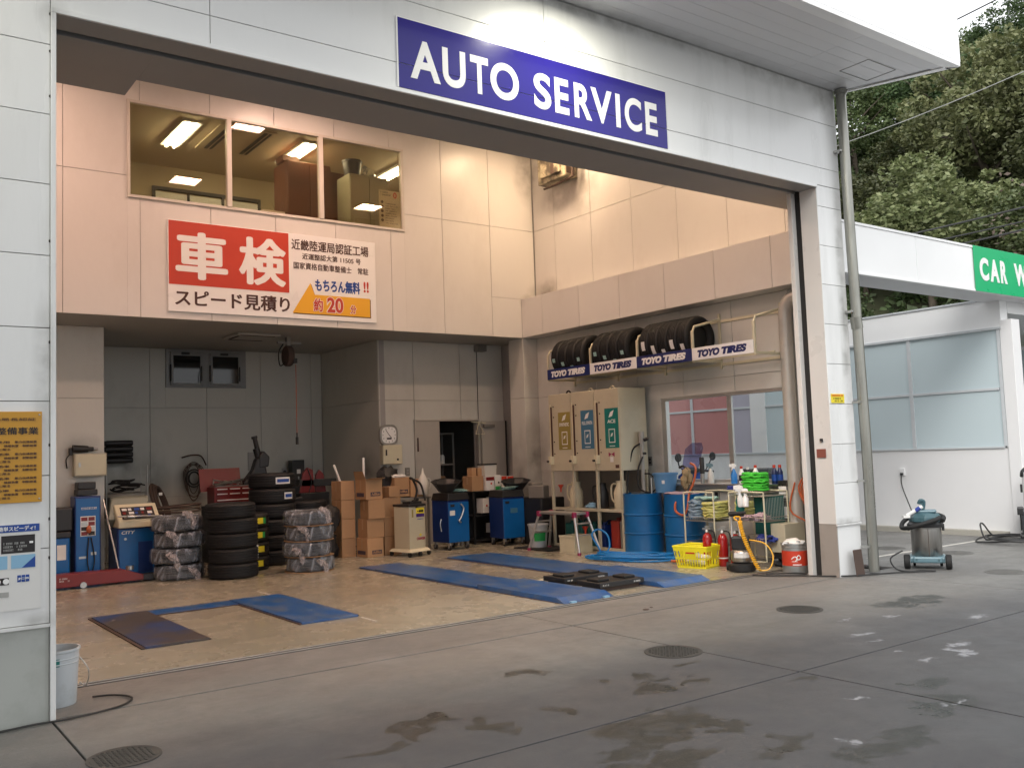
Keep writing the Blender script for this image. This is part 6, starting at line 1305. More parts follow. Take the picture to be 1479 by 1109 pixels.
t = thing('work_gloves', 'bunch of tan gloves hung with an orange hose on the drum', 'gloves', (9.62, 9.05, .89))
gm = MB(); r_ = random.Random(6)
for k in range(6): gm.ball((r_.uniform(-.05, .05), r_.uniform(-.07, .07), r_.uniform(.05, .34)), .045, .05, r_.uniform(.05, .09), n=12, wob=.7, seed=k)
obj('glove_bundle', gm, mat('tan_leather', (.30,.22,.12), .8, var=.3), t); obj('orange_loop', MB().tube([(-.02, .05, .0), (-.12, .13, -.12), (-.16, .10, -.24), (-.14, -.02, -.29), (-.12, -.08, -.2), (-.05, -.06, .0), (.0, -.12, .18), (.02, -.14, .36), (0, -.06, .42)], .016), 'hoseorange', t)
obj('black_hook', MB().tube([(0, -.02, .30), (-.02, .05, .38), (-.02, .13, .36)], .016), 'rubberdark', t)
tag(obj('pink_rags', MB().ball((9.62, 9.30, .885), .15, .14, .025, n=16, wob=.7, seed=5).ball((9.72, 9.10, .89), .1, .1, .03, n=14, wob=.8, seed=2), 'pinkcloth'), 'pinkish rags lying on top of the drum nearer the window', 'rags')
# coiled blue air hose on the floor
hm = MB(); r_ = random.Random(3)
for k in range(9):
    cx_, cy_ = 8.95+r_.uniform(-.05, .07), 9.55+r_.uniform(-.08, .08); ra, rb_ = r_.uniform(.34, .56), r_.uniform(.16, .27)
    c_, s_ = math.cos(R(-62+r_.uniform(-7, 7))), math.sin(R(-62))
    hm.tube([(cx_+ra*1.15*math.cos(a)*c_-rb_*math.sin(a)*s_, cy_+ra*1.15*math.cos(a)*s_+rb_*math.sin(a)*c_, .018+.008*k+.012*math.sin(a*2+k)) for a in [i*.4488 for i in range(14)]], .013, closed=True, sub=3)
hm.tube([(8.9, 10.05, .04), (9.05, 10.1, .14), (9.12, 10.22, .30), (9.05, 10.34, .38), (8.98, 10.40, .30), (9.0, 10.3, .14), (8.9, 10.1, .05)], .014)
tag(obj('blue_air_hose', hm, 'hoseblue'), 'bright blue air hose coiled on the floor before the drums', 'hose')
tag(obj('orange_hose_end', MB().cyl((9.02, 8.85, .03), (9.1, 8.62, .03), .018), 'hoseorange'), 'short orange hose end lying beside the yellow basket', 'hose')
# tyre rack
t = thing('tyre_rack', 'wall rack for tyres with four TOYO TIRES boards high on the right wall', 'rack', (0, 0, 0))
yb = [11.95, 10.88, 9.83, 8.74, 7.68]; RX = 9.50
for i in range(4):
    bl = i % 2 == 0; y0, y1 = yb[i+1], yb[i]
    bd = obj('sign_board', MB().box(RX-.008, RX+.004, y0+.003, y1-.003, 2.715, 2.885), 'navy' if bl else 'signwhite', t, smooth=0, bevel=.002)
    w_ = (y1-y0)*.80; ys0 = y1-(y1-y0)*.1
    text('lettering', 'TOYO', 'signwhite' if bl else 'navy', LEFT, (RX-.0085, ys0, 2.748), w_*.46, .10, bd, bold=.07, shear=.22)
    text('lettering', 'TIRES', 'signwhite' if bl else 'navy', LEFT, (RX-.0085, ys0-w_*.5, 2.748), w_*.5, .10, bd, bold=.07, shear=.22)
for i, y in enumerate(yb):
    obj('bracket', MB().box(RX+.005, RX+.035, y-.018, y+.018, 2.70, 3.13).tube([(RX+.02, y, 3.10), (RX+.06, y, 3.19), (10.09, y, 3.32)], .018, sub=1, n=6).box(RX+.036, 10.1, y-.015, y+.015, 2.70, 2.735).box(10.07, 10.10, y-.018, y+.018, 2.62, 3.40), 'creamlight', t, smooth=30, bevel=.003)
obj('wall_rail', MB().box(10.09, 10.108, 7.6, 12.0, 3.27, 3.31).box(10.09, 10.108, 7.6, 12.0, 2.66, 2.70), 'creamlight', t, smooth=0); obj('floor_rail', MB().box(RX+.06, RX+.09, 7.7, 11.93, 2.736, 2.76).box(9.93, 9.96, 7.7, 11.93, 2.736, 2.76), 'creamlight', t, smooth=0)
tyR = tyre_mesh(.31, .185, .2, axis='y')
names = ['first', 'second', 'third', 'fourth', 'fifth']
for s_, (y1, y0, n_) in enumerate(((11.86, 11.05, 4), (10.84, 10.04, 4), (9.78, 8.83, 5))):
    for k in range(n_):
        y = y1-.11-k*(y1-y0-.2)/(n_-1)
        q = thing('rack_tyre', names[k]+' tyre from the left in the '+('far left', 'middle', 'right')[s_]+' bay of the wall rack', 'tyre', (9.79, y, 3.065), group='tyres on the wall rack')
        obj('tyre_casing', None, None, q, mesh=tyR)
        lm = MB(); w_ = .10; a0 = (math.pi+.15+((k*37) % 5)*.12)
        for i in range(5):
            a = a0+(i/4-.5)*(.42 if s_ == 2 else .2)
            for yy_ in (-.035, .035): lm.v.append((math.cos(a)*.314, yy_, -math.sin(a)*.314*-1 if False else math.sin(math.pi-a)*.314))
        lm.v = [(x_, y_, -z_ if False else z_) for x_, y_, z_ in lm.v]
        for i in range(4): lm.f.append((2*i, 2*i+1, 2*i+3, 2*i+2)); lm.mi.append(0)
        if k < n_-0: obj('tread_label', lm, 'paper' if s_ == 2 else 'mint', q, smooth=60)
        if k == n_-1: obj('rim_shadow', MB().lathe([(.19, -.02), (.0, -.02)], 24, axis='y'), 'rubberdark', q, smooth=0)
t = thing('spiral_duct', 'grey spiral duct running down the right wall and bending at the top', 'duct', (10.0, 7.55, 0))
pts = [(0, 0, .5), (0, 0, 1.5), (0, 0, 2.6), (0, 0, 3.18), (0, -.03, 3.33), (0, -.12, 3.42), (0, -.28, 3.44), (0, -.5, 3.44)]
obj('duct_pipe', MB().tube(pts, .088, n=20, sub=3), 'duct', t)
sm = MB()
for k in range(26): z = .55+k*.105; sm.tube([(.09*math.cos(a), .09*math.sin(a), z+.02*math.cos(a)) for a in [i*.5236 for i in range(12)]], .0035, n=4, closed=True, sub=1)
obj('duct_seam', sm, 'duct', t)
t = thing('wall_unit', 'cream wall unit with soot stains high in the right corner', 'heater', (9.86, 11.72, 6.17)); obj('unit_body', MB().box(0, .27, 0, .75, 0, .62), 'unitgrime', t, smooth=0, bevel=.02); obj('unit_face', MB().box(-.04, -.001, .1, .62, .09, .6), 'unitgrime', t, smooth=0, bevel=.01)
obj('dark_opening', MB().box(.03, .2, -.006, -.001, .05, .5), 'rust', t, smooth=0); obj('dark_opening', MB().box(-.047, -.041, .25, .33, .1, .58), 'rust', t, smooth=0); obj('unit_pipe', MB().cyl((.1, -.08, -.02), (.1, -.08, .6), .025).cyl((.14, -.15, .1), (.14, -.15, .6), .018).tube([(.1, .7, -.05), (.05, .3, -.07), (.1, -.08, -.02)], .02), 'rust', t)
t = thing('right_wall_outlet', 'small wall outlet between the cabinet and the window', 'outlet', (10.11, 10.30, 1.27)); obj('plate_cover', MB().box(-.012, -.0005, -.08, 0, 0, .14), 'shelf', t, smooth=0, bevel=.003); obj('socket', MB().box(-.016, -.0125, -.06, -.02, .03, .06).box(-.016, -.0125, -.06, -.02, .08, .11), 'inkdark', t, smooth=0)
t = thing('low_wall_outlet', 'grey outlet on the wall below the window sill', 'outlet', (10.11, 9.0, .78)); obj('plate_cover', MB().box(-.012, -.0005, -.09, 0, 0, .14), 'ceiling', t, smooth=0, bevel=.003); obj('socket', MB().box(-.03, -.0125, -.065, -.025, .03, .10), 'inkdark', t, smooth=0)

# wire carts with cloths
def wirecart(nm, lab, x0, x1, y0, y1, decks, top=.93):
    t = thing(nm, lab, 'cart', (0, 0, 0))
    for x in (x0, x1):
        obj('tube_frame', MB().tube([(x, y1, .06), (x, y1, .6), (x, y1, top-.05), (x, y1-.05, top), (x, y0+.05, top), (x, y0, top-.05), (x, y0, .5), (x, y0, .12), (x, y0+.05, .06), (x, y1-.04, .06)], .011, n=8, sub=2), 'creamlight', t)
    for z in decks:
        wm = MB(); n_ = 16
        for k in range(n_+1): yy_ = y0+.01+(y1-y0-.02)*k/n_; wm.cyl((x0, yy_, z), (x1, yy_, z), .003, n=5).cyl((x0, yy_, z), (x0, yy_, z+.05), .0025, n=5)
        for zz in (z, z+.05): wm.cyl((x0, y0, zz), (x0, y1, zz), .005, n=5).cyl((x1, y0, zz), (x1, y1, zz), .005, n=5).cyl((x0, y0, zz), (x1, y0, zz), .005, n=5).cyl((x0, y1, zz), (x1, y1, zz), .005, n=5)
        obj('wire_basket', wm, 'steel', t)
    return t
wirecart('wire_cart', 'left wire cart with folded grey blue and yellow cloths', 9.28, 9.72, 8.30, 8.82, (.55, .22))
c2 = wirecart('wire_cart', 'right wire cart with spray bottles and green cloths', 9.45, 9.92, 7.62, 8.18, (.88, .56, .30))
obj('mesh_curtain', MB().box(9.90, 9.905, 7.66, 8.14, .35, .88), 'tealcloth', c2, smooth=0); 
wm = MB()
for k in range(14): wm.cyl((9.48+.031*k, 7.625, .58), (9.48+.031*k, 7.625, .86), .003, n=5)
obj('side_wires', wm, 'steel', c2)
def folded(nm, lab, x0, x1, y0, y1, z0, z1, n_, m_, seed):
    mb = MB(); r_ = random.Random(seed); h_ = (z1-z0)/n_
    for k in range(n_):
        zc = z0+h_*(k+.5); a, b = x0+r_.uniform(-.01, .015), x1+r_.uniform(-.015, .01); c_, d = y0+r_.uniform(-.012, .015), y1+r_.uniform(-.015, .012)
        pts = []; N = 44
        for i in range(N):
            t_ = 2*math.pi*i/N; x, y = squircle(t_, 1); w_ = 1+.03*noise.noise(Vector((x*2, y*2, k*3+seed))); pts.append(((a+b)/2+x*(b-a)/2*w_, (c_+d)/2+y*(d-c_)/2*w_))
        for (rr, dz) in ((.0, .48), (.9, .48), (1, .25), (1.0, -.25), (.92, -.48)):
            for i, (x, y) in enumerate(pts):
                zz = zc+dz*h_*.98+h_*.62*noise.noise(Vector((x*14, y*14, k*5+seed)))*(1 if rr else 0); mb.v.append(((a+b)/2+(x-(a+b)/2)*rr, (c_+d)/2+(y-(c_+d)/2)*rr, zz))
        base = len(mb.v)-5*N
        for j in range(4):
            for i in range(N): mb.f.append((base+j*N+i, base+(j+1)*N+i, base+(j+1)*N+(i+1) % N, base+j*N+(i+1) % N)); mb.mi.append(0)
    o = obj(nm, mb, m_, smooth=50); o['kind'] = 'thing'; return tag(o, lab, 'cloths')
folded('folded_cloths', 'stack of folded grey blue cloths in the left wire cart', 9.28, 9.70, 8.57, 8.80, .58, .82, 6, 'bluecloth', 1)
folded('folded_cloths', 'stack of folded pale yellow cloths in the left wire cart', 9.28, 9.70, 8.32, 8.56, .58, .80, 6, 'yellowcloth', 2)
folded('folded_cloths', 'pale blue cloth lying over the stacks in the left cart', 9.35, 9.62, 8.45, 8.75, .83, .86, 1, 'mint', 3)
folded('folded_cloths', 'stack of bright green cloths at the window above the right cart', 9.66, 9.90, 7.82, 8.18, .935, 1.17, 7, 'green', 4)
folded('folded_cloths', 'navy blue cloth behind the spray bottles', 9.8, 9.95, 8.28, 8.55, .93, .99, 2, 'navycloth', 5)
folded('folded_cloths', 'pale yellow cloths at the far side of the right cart', 9.50, 9.8, 8.02, 8.17, .58, .80, 5, 'yellowcloth', 6)
tag(obj('crumpled_cloths', MB().ball((9.55, 7.98, .60), .1, .16, .03, n=18, wob=.9, seed=4).ball((9.55, 7.75, .61), .09, .1, .045, n=16, wob=1, seed=6), 'pinkcloth'), 'crumpled pink and grey cloths on the middle deck of the right cart', 'cloths')
tag(obj('crumpled_blue_cloth', MB().ball((9.58, 7.72, .34), .1, .14, .05, n=18, wob=1, seed=9), 'navycloth'), 'crumpled dark blue cloth on the low deck of the right cart', 'cloth')
def spray(lab, x, y, z, m_, head='signwhite', tilt=0, s=1, group='spray bottles'):
    q = thing('spray_bottle', lab, 'bottle', (x, y, z), R(-60), group=group); q.rotation_euler = (tilt, 0, R(-60)); q.scale = (s, s, s)
    obj('bottle_body', MB().lathe([(0, 0), (.035, 0), (.04, .02), (.038, .11), (.016, .16), (.014, .18), (0, .18)], 16), m_, q); obj('spray_head', MB().poly([(-.05, -.012, .20), (.03, -.012, .20), (.03, -.012, .225), (.0, -.012, .24), (-.05, -.012, .235)], (0, .024, 0)).box(-.012, .012, -.012, .012, .175, .205).poly([(-.028, -.006, .16), (-.02, -.006, .16), (-.008, -.006, .2), (-.02, -.006, .2)], (0, .012, 0)), head, q, smooth=0); return q
spray('left white trigger bottle hung upside on the right cart front', 9.44, 7.98, .75, 'signwhite', tilt=R(12)); spray('right white trigger bottle hung on the right cart front', 9.44, 7.90, .745, 'signwhite', tilt=R(-12))
spray('teal trigger bottle in the right cart', 9.55, 8.08, .66, 'teal', s=1.5); spray('blue trigger bottle on the left of the window sill', 10.02, 8.98, 1.01, 'translucent', 'vacteal2', s=1.2)
spray('clear bottle with blue liquid on the sill by the stile', 10.02, 8.56, 1.01, 'bottleblue', 'signwhite', s=1.15)
def bottle(lab, y, m_, cap, s=1, x=10.0, z=1.01):
    q = thing('sill_bottle', lab, 'bottle', (x, y, z)); obj('bottle_body', MB().lathe([(0, 0), (.034, 0), (.037, .01), (.037, .15), (.02, .19), (.015, .21), (0, .21)], 16, (0,0,0)), m_, q); obj('cap', MB().cyl((0,0,.205),(0,0,.24),.019), cap, q); obj('bottle_label', MB().lathe([(.038, .04), (.038, .12)], 14), 'inkdark' if m_ == 'signwhite' else 'inkblue', q); q.scale = (s,)*3; return q
bottle('white bottle with red cap left of the centre of the sill', 8.41, 'signwhite', 'red'); bottle('dark slim bottle beside the white red capped bottle', 8.30, 'black', 'paper', .95); bottle('white and black bottle with red cap nearer the duct', 8.17, 'signwhite', 'red', 1.05)
bottle('left navy bottle with red cap at the sill end', 7.86, 'bottlenavy', 'red', 1.05); bottle('right navy bottle with red cap at the sill end', 7.77, 'bottlenavy', 'red', 1.05)
t = thing('black_can', 'tall black aerosol can at the left end of the sill', 'can', (10.0, 9.12, 1.01)); obj('can_body', MB().cyl((0,0,0),(0,0,.14),.03), 'tin', t); obj('can_cap', MB().lathe([(0,.141),(.034,.141),(.034,.36),(.028,.375),(0,.375)], 16), 'black', t)
# extinguishers
for i, (x, y, lab) in enumerate(((9.20, 8.36, 'left red fire extinguisher under the left cart'), (9.22, 8.12, 'middle red fire extinguisher under the left cart'), (9.24, 7.93, 'right red fire extinguisher beside the polisher'))):
    q = thing('fire_extinguisher', lab, 'fire extinguisher', (x, y, 0), R(-60), 'red fire extinguishers on the floor')
    obj('cylinder', MB().lathe([(0, 0), (.055, 0), (.064, .02), (.064, .34), (.05, .39), (.022, .415), (0, .42)], 24), 'extred', q, smooth=50); obj('valve', MB().cyl((0,0,.415),(0,0,.46),.02).box(-.06, .05, -.01, .01, .46, .475).poly([(-.02, -.01, .48), (.06, -.01, .50), (.06, -.01, .51), (-.03, -.01, .50)], (0, .02, 0)), 'inox', q, smooth=30)
    obj('hose', MB().tube([(.02, 0, .445), (.09, 0, .42), (.10, 0, .25), (.085, 0, .08)], .009), 'rubberdark', q); obj('gauge', MB().cyl((0, -.02, .44), (0, -.034, .44), .016), 'signwhite', q); obj('band', MB().lathe([(.0655, .10), (.0655, .115)], 24), 'paper', q)
# yellow basket
t = thing('shopping_basket', 'bright yellow plastic shopping basket on the floor', 'basket', (8.98, 8.33, 0), R(12))
bmx = MB()
def bside(p0, p1, q0, q1, cols, rows):
    p0, p1, q0, q1 = map(Vector, (p0, p1, q0, q1)); n_ = (p1-p0).cross(q0-p0).normalized()*.006
    def P(u, v): return p0.lerp(p1, u).lerp(q0.lerp(q1, u), v)
    def bar(u0, u1, v0, v1): bmx.poly([P(u0, v0), P(u1, v0), P(u1, v1), P(u0, v1)], n_)
    bar(0, 1, 0, .08); bar(0, 1, .80, 1); bar(0, 1, .42, .48)
    for i in range(cols+1): u = i/cols; bar(max(0, u-.012), min(1, u+.012), .08, .80)
    bar(.32, .68, .48, .80)
a, b, h_ = .17, .20, .27; A, B = .21, .245
bside((-a,-b,0),(a,-b,0),(-A,-B,h_),(A,-B,h_), 9, 3); bside((a,-b,0),(a,b,0),(A,-B,h_),(A,B,h_), 11, 3); bside((a,b,0),(-a,b,0),(A,B,h_),(-A,B,h_), 9, 3); bside((-a,b,0),(-a,-b,0),(-A,B,h_),(-A,-B,h_), 11, 3)
obj('basket_shell', bmx, 'basket', t, smooth=0); obj('basket_floor', MB().box(-a, a, -b, b, 0, .006), 'basket', t, smooth=0)
obj('basket_rim', MB().tube([(-A,-B,h_),(A,-B,h_),(A,B,h_),(-A,B,h_)], .013, closed=True, sub=1, n=6), 'basket', t, smooth=0); obj('basket_handle', MB().tube([(-A+.02, -.12, h_+.01), (-A+.06, -.12, h_+.02), (-A+.06, .12, h_+.02), (-A+.02, .12, h_+.01)], .007), 'basket', t)
obj('red_print', plate(MB(), LEFT, (-.204, .06, .185), .13, .02, .003), 'red', t, smooth=0)
tag(obj('basket_contents', MB().ball((8.98, 8.36, .09), .12, .15, .07, n=18, wob=.7, seed=3), 'paper'), 'white cloths inside the yellow basket', 'cloths')
# floor polisher
t = thing('floor_polisher', 'black upright floor machine with a yellow coiled cord', 'floor machine', (8.98, 7.62, 0), R(-58))
obj('brush_head', MB().lathe([(0, .01), (.155, .01), (.165, .04), (.16, .09), (.06, .12), (0, .12)], 30), 'rubberdark', t, smooth=50); obj('motor', MB().lathe([(0, .12), (.115, .12), (.13, .16), (.13, .24), (.11, .26), (0, .27)], 28), 'inox', t, smooth=50)
obj('motor_label', MB().lathe([(.132, .175), (.132, .235)], 12, a0=4.1, a1=5.6), 'paper', t); obj('black_tank', MB().box(-.12, .10, -.02, .13, .26, .42), 'black', t, smooth=0, bevel=.02)
obj('handle_tube', MB().tube([(-.10, .05, .2), (-.12, .1, .4), (-.12, .12, .62), (-.08, .10, .70)], .013).tube([(.0, .05, .26), (-.03, .1, .5), (-.07, .10, .68)], .011), 'alu', t); obj('grip', MB().box(-.13, .04, .05, .10, .66, .72).cyl((-.14, .04, .69), (.07, .04, .71), .02), 'rubberdark', t, smooth=30)
obj('wheel', MB().cyl((-.16, .1, .05), (-.20, .1, .05), .05), 'rubberdark', t)
cm = MB(); 
cp = []
N = 210
for i in range(N):
    u = i/(N-1); z = .62-.58*u**1.15; ax_ = .02+.20*u**1.6; a = u*2*math.pi*26
    cp.append((ax_+.022*math.cos(a), -.14-.03*math.sin(u*3)+.022*math.sin(a), max(.028, z+.0)))
obj('coiled_cord', cm.tube(cp, .0075, n=6, sub=2), 'hoseyellow', t)
obj('loose_cord', MB().tube([(-.02, -.1, .62), (-.06, -.05, .66), (.0, .0, .66), (.02, -.12, .63)], .009).tube([(.22, -.14, .03), (.34, -.12, .05), (.38, -.06, .2), (.28, 0, .34), (.10, 0, .38)], .008), 'hoseyellow', t)
# corner items
t = thing('folded_board', 'beige flat panel box hung low beside the duct', 'panel', (9.62, 7.45, .12)); obj('panel_box', MB().box(0, .40, 0, .22, .05, .41), 'cream', t, smooth=0, bevel=.006); obj('panel_side', MB().box(.401, .48, .01, .21, .05, .41), 'shelf', t, smooth=0)
obj('panel_foot', MB().box(.02, .06, .02, .2, -.12, .049).box(.34, .38, .02, .2, -.12, .049), 'black', t, smooth=0)
for i in range(2):
    q = thing('wall_carton', ('lower', 'upper')[i]+' white and black carton stacked beside the wire cart', 'box', (9.93, 7.62, .555+.26*i)); obj('carton_body', MB().box(0, .15, 0, .14, 0, .245), 'black', q, smooth=0, bevel=.004); obj('white_face', plate(MB(), LEFT, (-.0005, .13, .02), .12, .15), 'paper', q, smooth=0).location = (0, 0, 0); obj('white_face', plate(MB(), FRONT, (.012, -.0005, .02), .125, .15), 'paper', q, smooth=0)
    marks('carton_print', 'paper', FRONT, (.015, -.001, .185), .12, .045, 1, q, seed=i+30, fill=1)
t = thing('wire_bag_pile', 'black plastic sheets heaped under the beige panel', 'sheets', (9.85, 7.5, 0)); obj('sheet_heap', MB().ball((0, 0, .06), .28, .2, .09, n=22, wob=.8, seed=3), 'black', t); obj('sheet_fold', MB().ball((-.1, -.1, .03), .2, .1, .05, n=18, wob=.9, seed=6), 'rubberdark', t)
t = thing('orange_hose_bundle', 'orange air hose hanging in loops beside the right jamb', 'hose', (9.92, 7.22, 1.24))
hm = MB(); r_ = random.Random(2)
for k in range(5):
    w_ = .07+.028*k; l_ = .55+.06*((k*3) % 4); hm.tube([(.01*k, .02-.0*w_, 0), (-.01, w_*1.1, -l_*.45), (.0, w_*.7, -l_*.85), (0, -.02, -l_), (.0, -w_*.55, -l_*.6), (.01, -.02, .0)], .0105, n=7)
obj('hose_loops', hm, 'hoseorange', t); obj('hose_tail', MB().tube([(-.02, .25, -.2), (-.05, .32, -.55), (0, .1, -.7), (.05, -.1, -.85), (.1, -.15, -1.0)], .011), 'hoseorange', t); obj('black_grip', MB().cyl((0, 0, -.02), (0, -.02, .14), .03).tube([(0, 0, .12), (.02, -.05, .3), (.05, .0, .8), (.05, .02, 1.1)], .012), 'rubberdark', t)
t = thing('paint_can', 'grey metal can with a red label just inside the right jamb', 'can', (9.30, 6.98+.1, 0))
obj('can_body', MB().lathe([(0, .004), (.148, .0), (.15, .01), (.148, .33), (.156, .335), (.156, .35), (.146, .35), (.14, .02), (0, .02)], 36), 'tin', t, smooth=45); obj('red_label', MB().lathe([(.1495, .06), (.1495, .265)], 36), 'red', t, smooth=60); obj('label_stroke', MB().tube([(-.14, -.055, .17), (-.12, -.093, .20), (-.10, -.115, .17), (-.12, -.095, .15)], .006, n=5).tube([(-.11, -.105, .175), (-.09, -.122, .215), (-.07, -.135, .19), (-.085, -.126, .165)], .006, n=5, closed=True), 'signwhite', t)
obj('label_line', MB().lathe([(.1505, .10), (.1505, .11)], 10, a0=3.6, a1=4.3).lathe([(.1505, .14), (.1505, .146)], 10, a0=3.55, a1=4.0), 'signwhite', t)
obj('can_hoop', MB().lathe([(.149, .30), (.154, .305), (.149, .31)], 36), 'tin', t); tag(obj('crumpled_paper', MB().ball((9.28, 7.08, .355), .12, .12, .045, n=20, wob=.5, seed=8), 'paper'), 'white crumpled sheet inside the red labelled can', 'paper')
t = thing('white_pail', 'pale blue white metal pail with green print by the left jamb', 'pail', (1.19, 6.86, 0)); obj('pail_shell', MB().lathe([(0, .004), (.13, 0), (.134, .01), (.15, .345), (.158, .35), (.158, .365), (.146, .365), (.126, .02), (0, .02)], 36), 'bucketgrey', t, smooth=45); obj('pail_ring', MB().lathe([(.147, .27), (.151, .275), (.148, .28)], 36).lathe([(.1475, .30), (.152, .305), (.149, .31)], 36), 'bucketgrey', t)
obj('green_print', MB().lathe([(.1475, .265), (.149, .315)], 8, a0=4.1, a1=4.75), 'teal', t); obj('pail_dark', MB().lathe([(0, .30), (.143, .30)], 30), 'rubberdark', t); obj('pail_handle', MB().tube([(.15, -.02, .29), (.2, -.05, .2), (.19, -.03, .1), (.155, 0, .12)], .004), 'steel', t)
tag(obj('left_cable', MB().tube([(-.4, 6.22, .012), (.3, 6.28, .012), (.8, 6.34, .012), (1.0, 6.36, .014), (1.2, 6.36, .012), (1.5, 6.45, .012), (1.62, 6.62, .012), (1.55, 6.78, .012), (1.42, 6.84, .012)], .007, n=7), 'cable'), 'black cable curling on the ground beside the pail', 'cable')
tag(obj('threshold_cable', MB().tube([(8.72, 7.25, .012), (8.8, 7.05, .014), (9.0, 6.82, .014), (9.2, 6.50, .014), (9.4, 6.33, .014), (9.8, 6.16, .014), (10.0, 6.05, .014), (10.15, 5.95, .014), (10.28, 5.88, .013), (10.2, 6.02, .013), (10.05, 6.08, .013), (10.15, 6.3, .02), (10.25, 6.42, .12), (10.4, 6.35, .2)], .009, n=6), 'cable'), 'black cord along the threshold from the jamb to the vacuum', 'cord')
tag(obj('threshold_cable', MB().tube([(8.9, 7.2, .012), (9.15, 7.0, .013), (9.2, 6.85, .013), (9.05, 6.86, .013), (8.95, 7.0, .013), (8.75, 7.15, .013)], .008, n=6), 'cable'), 'small loop of black cord on the threshold before the can', 'cord')
tag(obj('rusty_plate', MB().box(9.40, 9.56, 6.33, 6.345, 0, .30, rot=Matrix.Rotation(R(-6), 3, 'X')), 'rust', smooth=0, bevel=.008), 'rusty dark plate leaning on the wall behind the downpipe', 'plate')
# vacuum cleaner on the forecourt
t = thing('vacuum_cleaner', 'wheeled wet vacuum with steel drum, teal head and black hose', 'vacuum cleaner', (10.58, 6.14, 0), R(-60))
obj('chassis', MB().box(-.20, .20, -.17, .19, .07, .145).box(-.16, .16, -.215, -.172, .075, .15), 'vacteal2', t, smooth=0, bevel=.02); obj('chassis_hollow', MB().cyl((-.12, -.216, .115), (-.12, -.219, .115), .013).cyl((.12, -.216, .115), (.12, -.219, .115), .013), 'vacteal', t)
for s_ in (-1, 1):
    w_ = obj('wheel', MB().lathe([(0, -.035), (.07, -.035), (.085, -.025), (.085, .025), (.07, .035), (0, .035)], 28, (s_*.225, -.16, .088), 'x'), 'rubberdark', t, smooth=40); obj('hub_cap', MB().cyl((s_*.225-.037, -.16, .088), (s_*.225+.037, -.16, .088), .05, n=18), 'bucketgrey', w_)
    obj('castor', MB().cyl((s_*.15-.015, .16, .035), (s_*.15+.015, .16, .035), .035), 'rubberdark', t)
obj('steel_drum', MB().lathe([(0, .145), (.165, .145), (.17, .15), (.17, .47), (.176, .475), (.176, .49), (0, .49)], 44), 'inox', t, smooth=45); obj('drum_seam', MB().box(.02, .026, -.173, -.168, .15, .47), 'rust', t, smooth=0)
obj('clamp_ring', MB().lathe([(.17, .48), (.195, .485), (.20, .52), (.18, .545), (.0, .545)], 36), 'black', t, smooth=45)
obj('motor_head', MB().lathe([(0, .545), (.185, .545), (.18, .60), (.15, .645), (.10, .66), (0, .665)], 8), 'vacteal', t, smooth=20, bevel=.012); obj('head_top', MB().box(-.10, .13, -.09, .10, .655, .685), 'vacteal2', t, smooth=0, bevel=.02)
obj('suction_hose', MB().tube([(.16, -.13, .60), (.10, -.2, .575), (-.04, -.235, .53), (-.18, -.21, .49), (-.26, -.10, .48), (-.25, .03, .53), (-.18, .12, .58), (-.04, .16, .60), (.1, .14, .62), (.2, .02, .60), (.19, -.08, .56)], .026, n=14, sub=5), 'rubberdark', t)
obj('nozzle_holder', MB().tube([(-.02, 0, .67), (.0, -.02, .78), (-.04, -.04, .80), (-.06, -.03, .76)], .02).box(-.04, .0, -.03, .02, .66, .80), 'vacteal', t, smooth=30, bevel=.006)
obj('nozzle', MB().cyl((-.20, -.12, .625), (-.02, -.08, .73), .022).box(-.245, -.17, -.16, -.08, .60, .625, rz=.3), 'paper', t, smooth=30); obj('nozzle_joint', MB().cyl((-.10, -.098, .68), (-.05, -.087, .715), .024), 'navycloth', t)
obj('latch', MB().box(.175, .205, -.03, .03, .44, .52).box(-.205, -.175, -.03, .03, .44, .52), 'black', t, smooth=0, bevel=.006)
# pressure washer and its coiled cable
t = thing('pressure_washer', 'black upright pressure washer partly out of the right edge', 'pressure washer', (14.12, 6.50, 0), R(-65))
obj('washer_body', MB().box(-.17, .22, -.14, .16, .10, .46), mat('dark_grey_plastic', (.05,.055,.06), .4), t, smooth=0, bevel=.03); obj('front_cover', MB().box(-.19, -.172, -.1, .1, .15, .42).box(-.22, -.14, -.16, .17, .38, .48), 'black', t, smooth=0, bevel=.015)
obj('washer_base', MB().box(-.20, .24, -.18, .18, .03, .098), 'black', t, smooth=0, bevel=.02)
for s_ in (-1, 1): obj('wheel', MB().cyl((-.02, s_*.19, .08), (-.02, s_*.235, .08), .08, n=24), 'rubberdark', t)
obj('upright', MB().box(-.13, -.09, -.08, -.04, .46, .97).box(-.13, -.09, .04, .08, .46, .97), 'alu', t, smooth=0, bevel=.006); obj('handle_bar', MB().tube([(-.13, -.09, .93), (-.12, -.1, 1.0), (-.08, 0, 1.04), (-.12, .1, 1.0), (-.13, .09, .93)], .024), 'black', t)
obj('yellow_badge', MB().cyl((-.05, -.141, .20), (-.05, -.147, .20), .04, n=20).box(-.10, -.0, -.146, -.141, .15, .17), 'yellowlab', t); obj('hook', MB().box(-.16, -.131, -.09, -.03, .70, .82), 'black', t, smooth=0, bevel=.008)
cm = MB(); r_ = random.Random(5)
for k in range(5):
    c0 = Vector((13.75+r_.uniform(-.12, .2), 6.62+r_.uniform(-.2, .2), .015)); ra, rb_ = r_.uniform(.35, .6), r_.uniform(.25, .45)
    cm.tube([c0+Vector((ra*math.cos(a), rb_*math.sin(a), .012*k+(.22 if k == 1 and 1.2 < a < 2.6 else .02)+.02*math.sin(2*a+k))) for a in [i*.5236 for i in range(12)]], .012, n=7, closed=True)
tag(obj('coiled_cable', cm, 'cable'), 'black cable lying in big loops beside the pressure washer', 'cable')
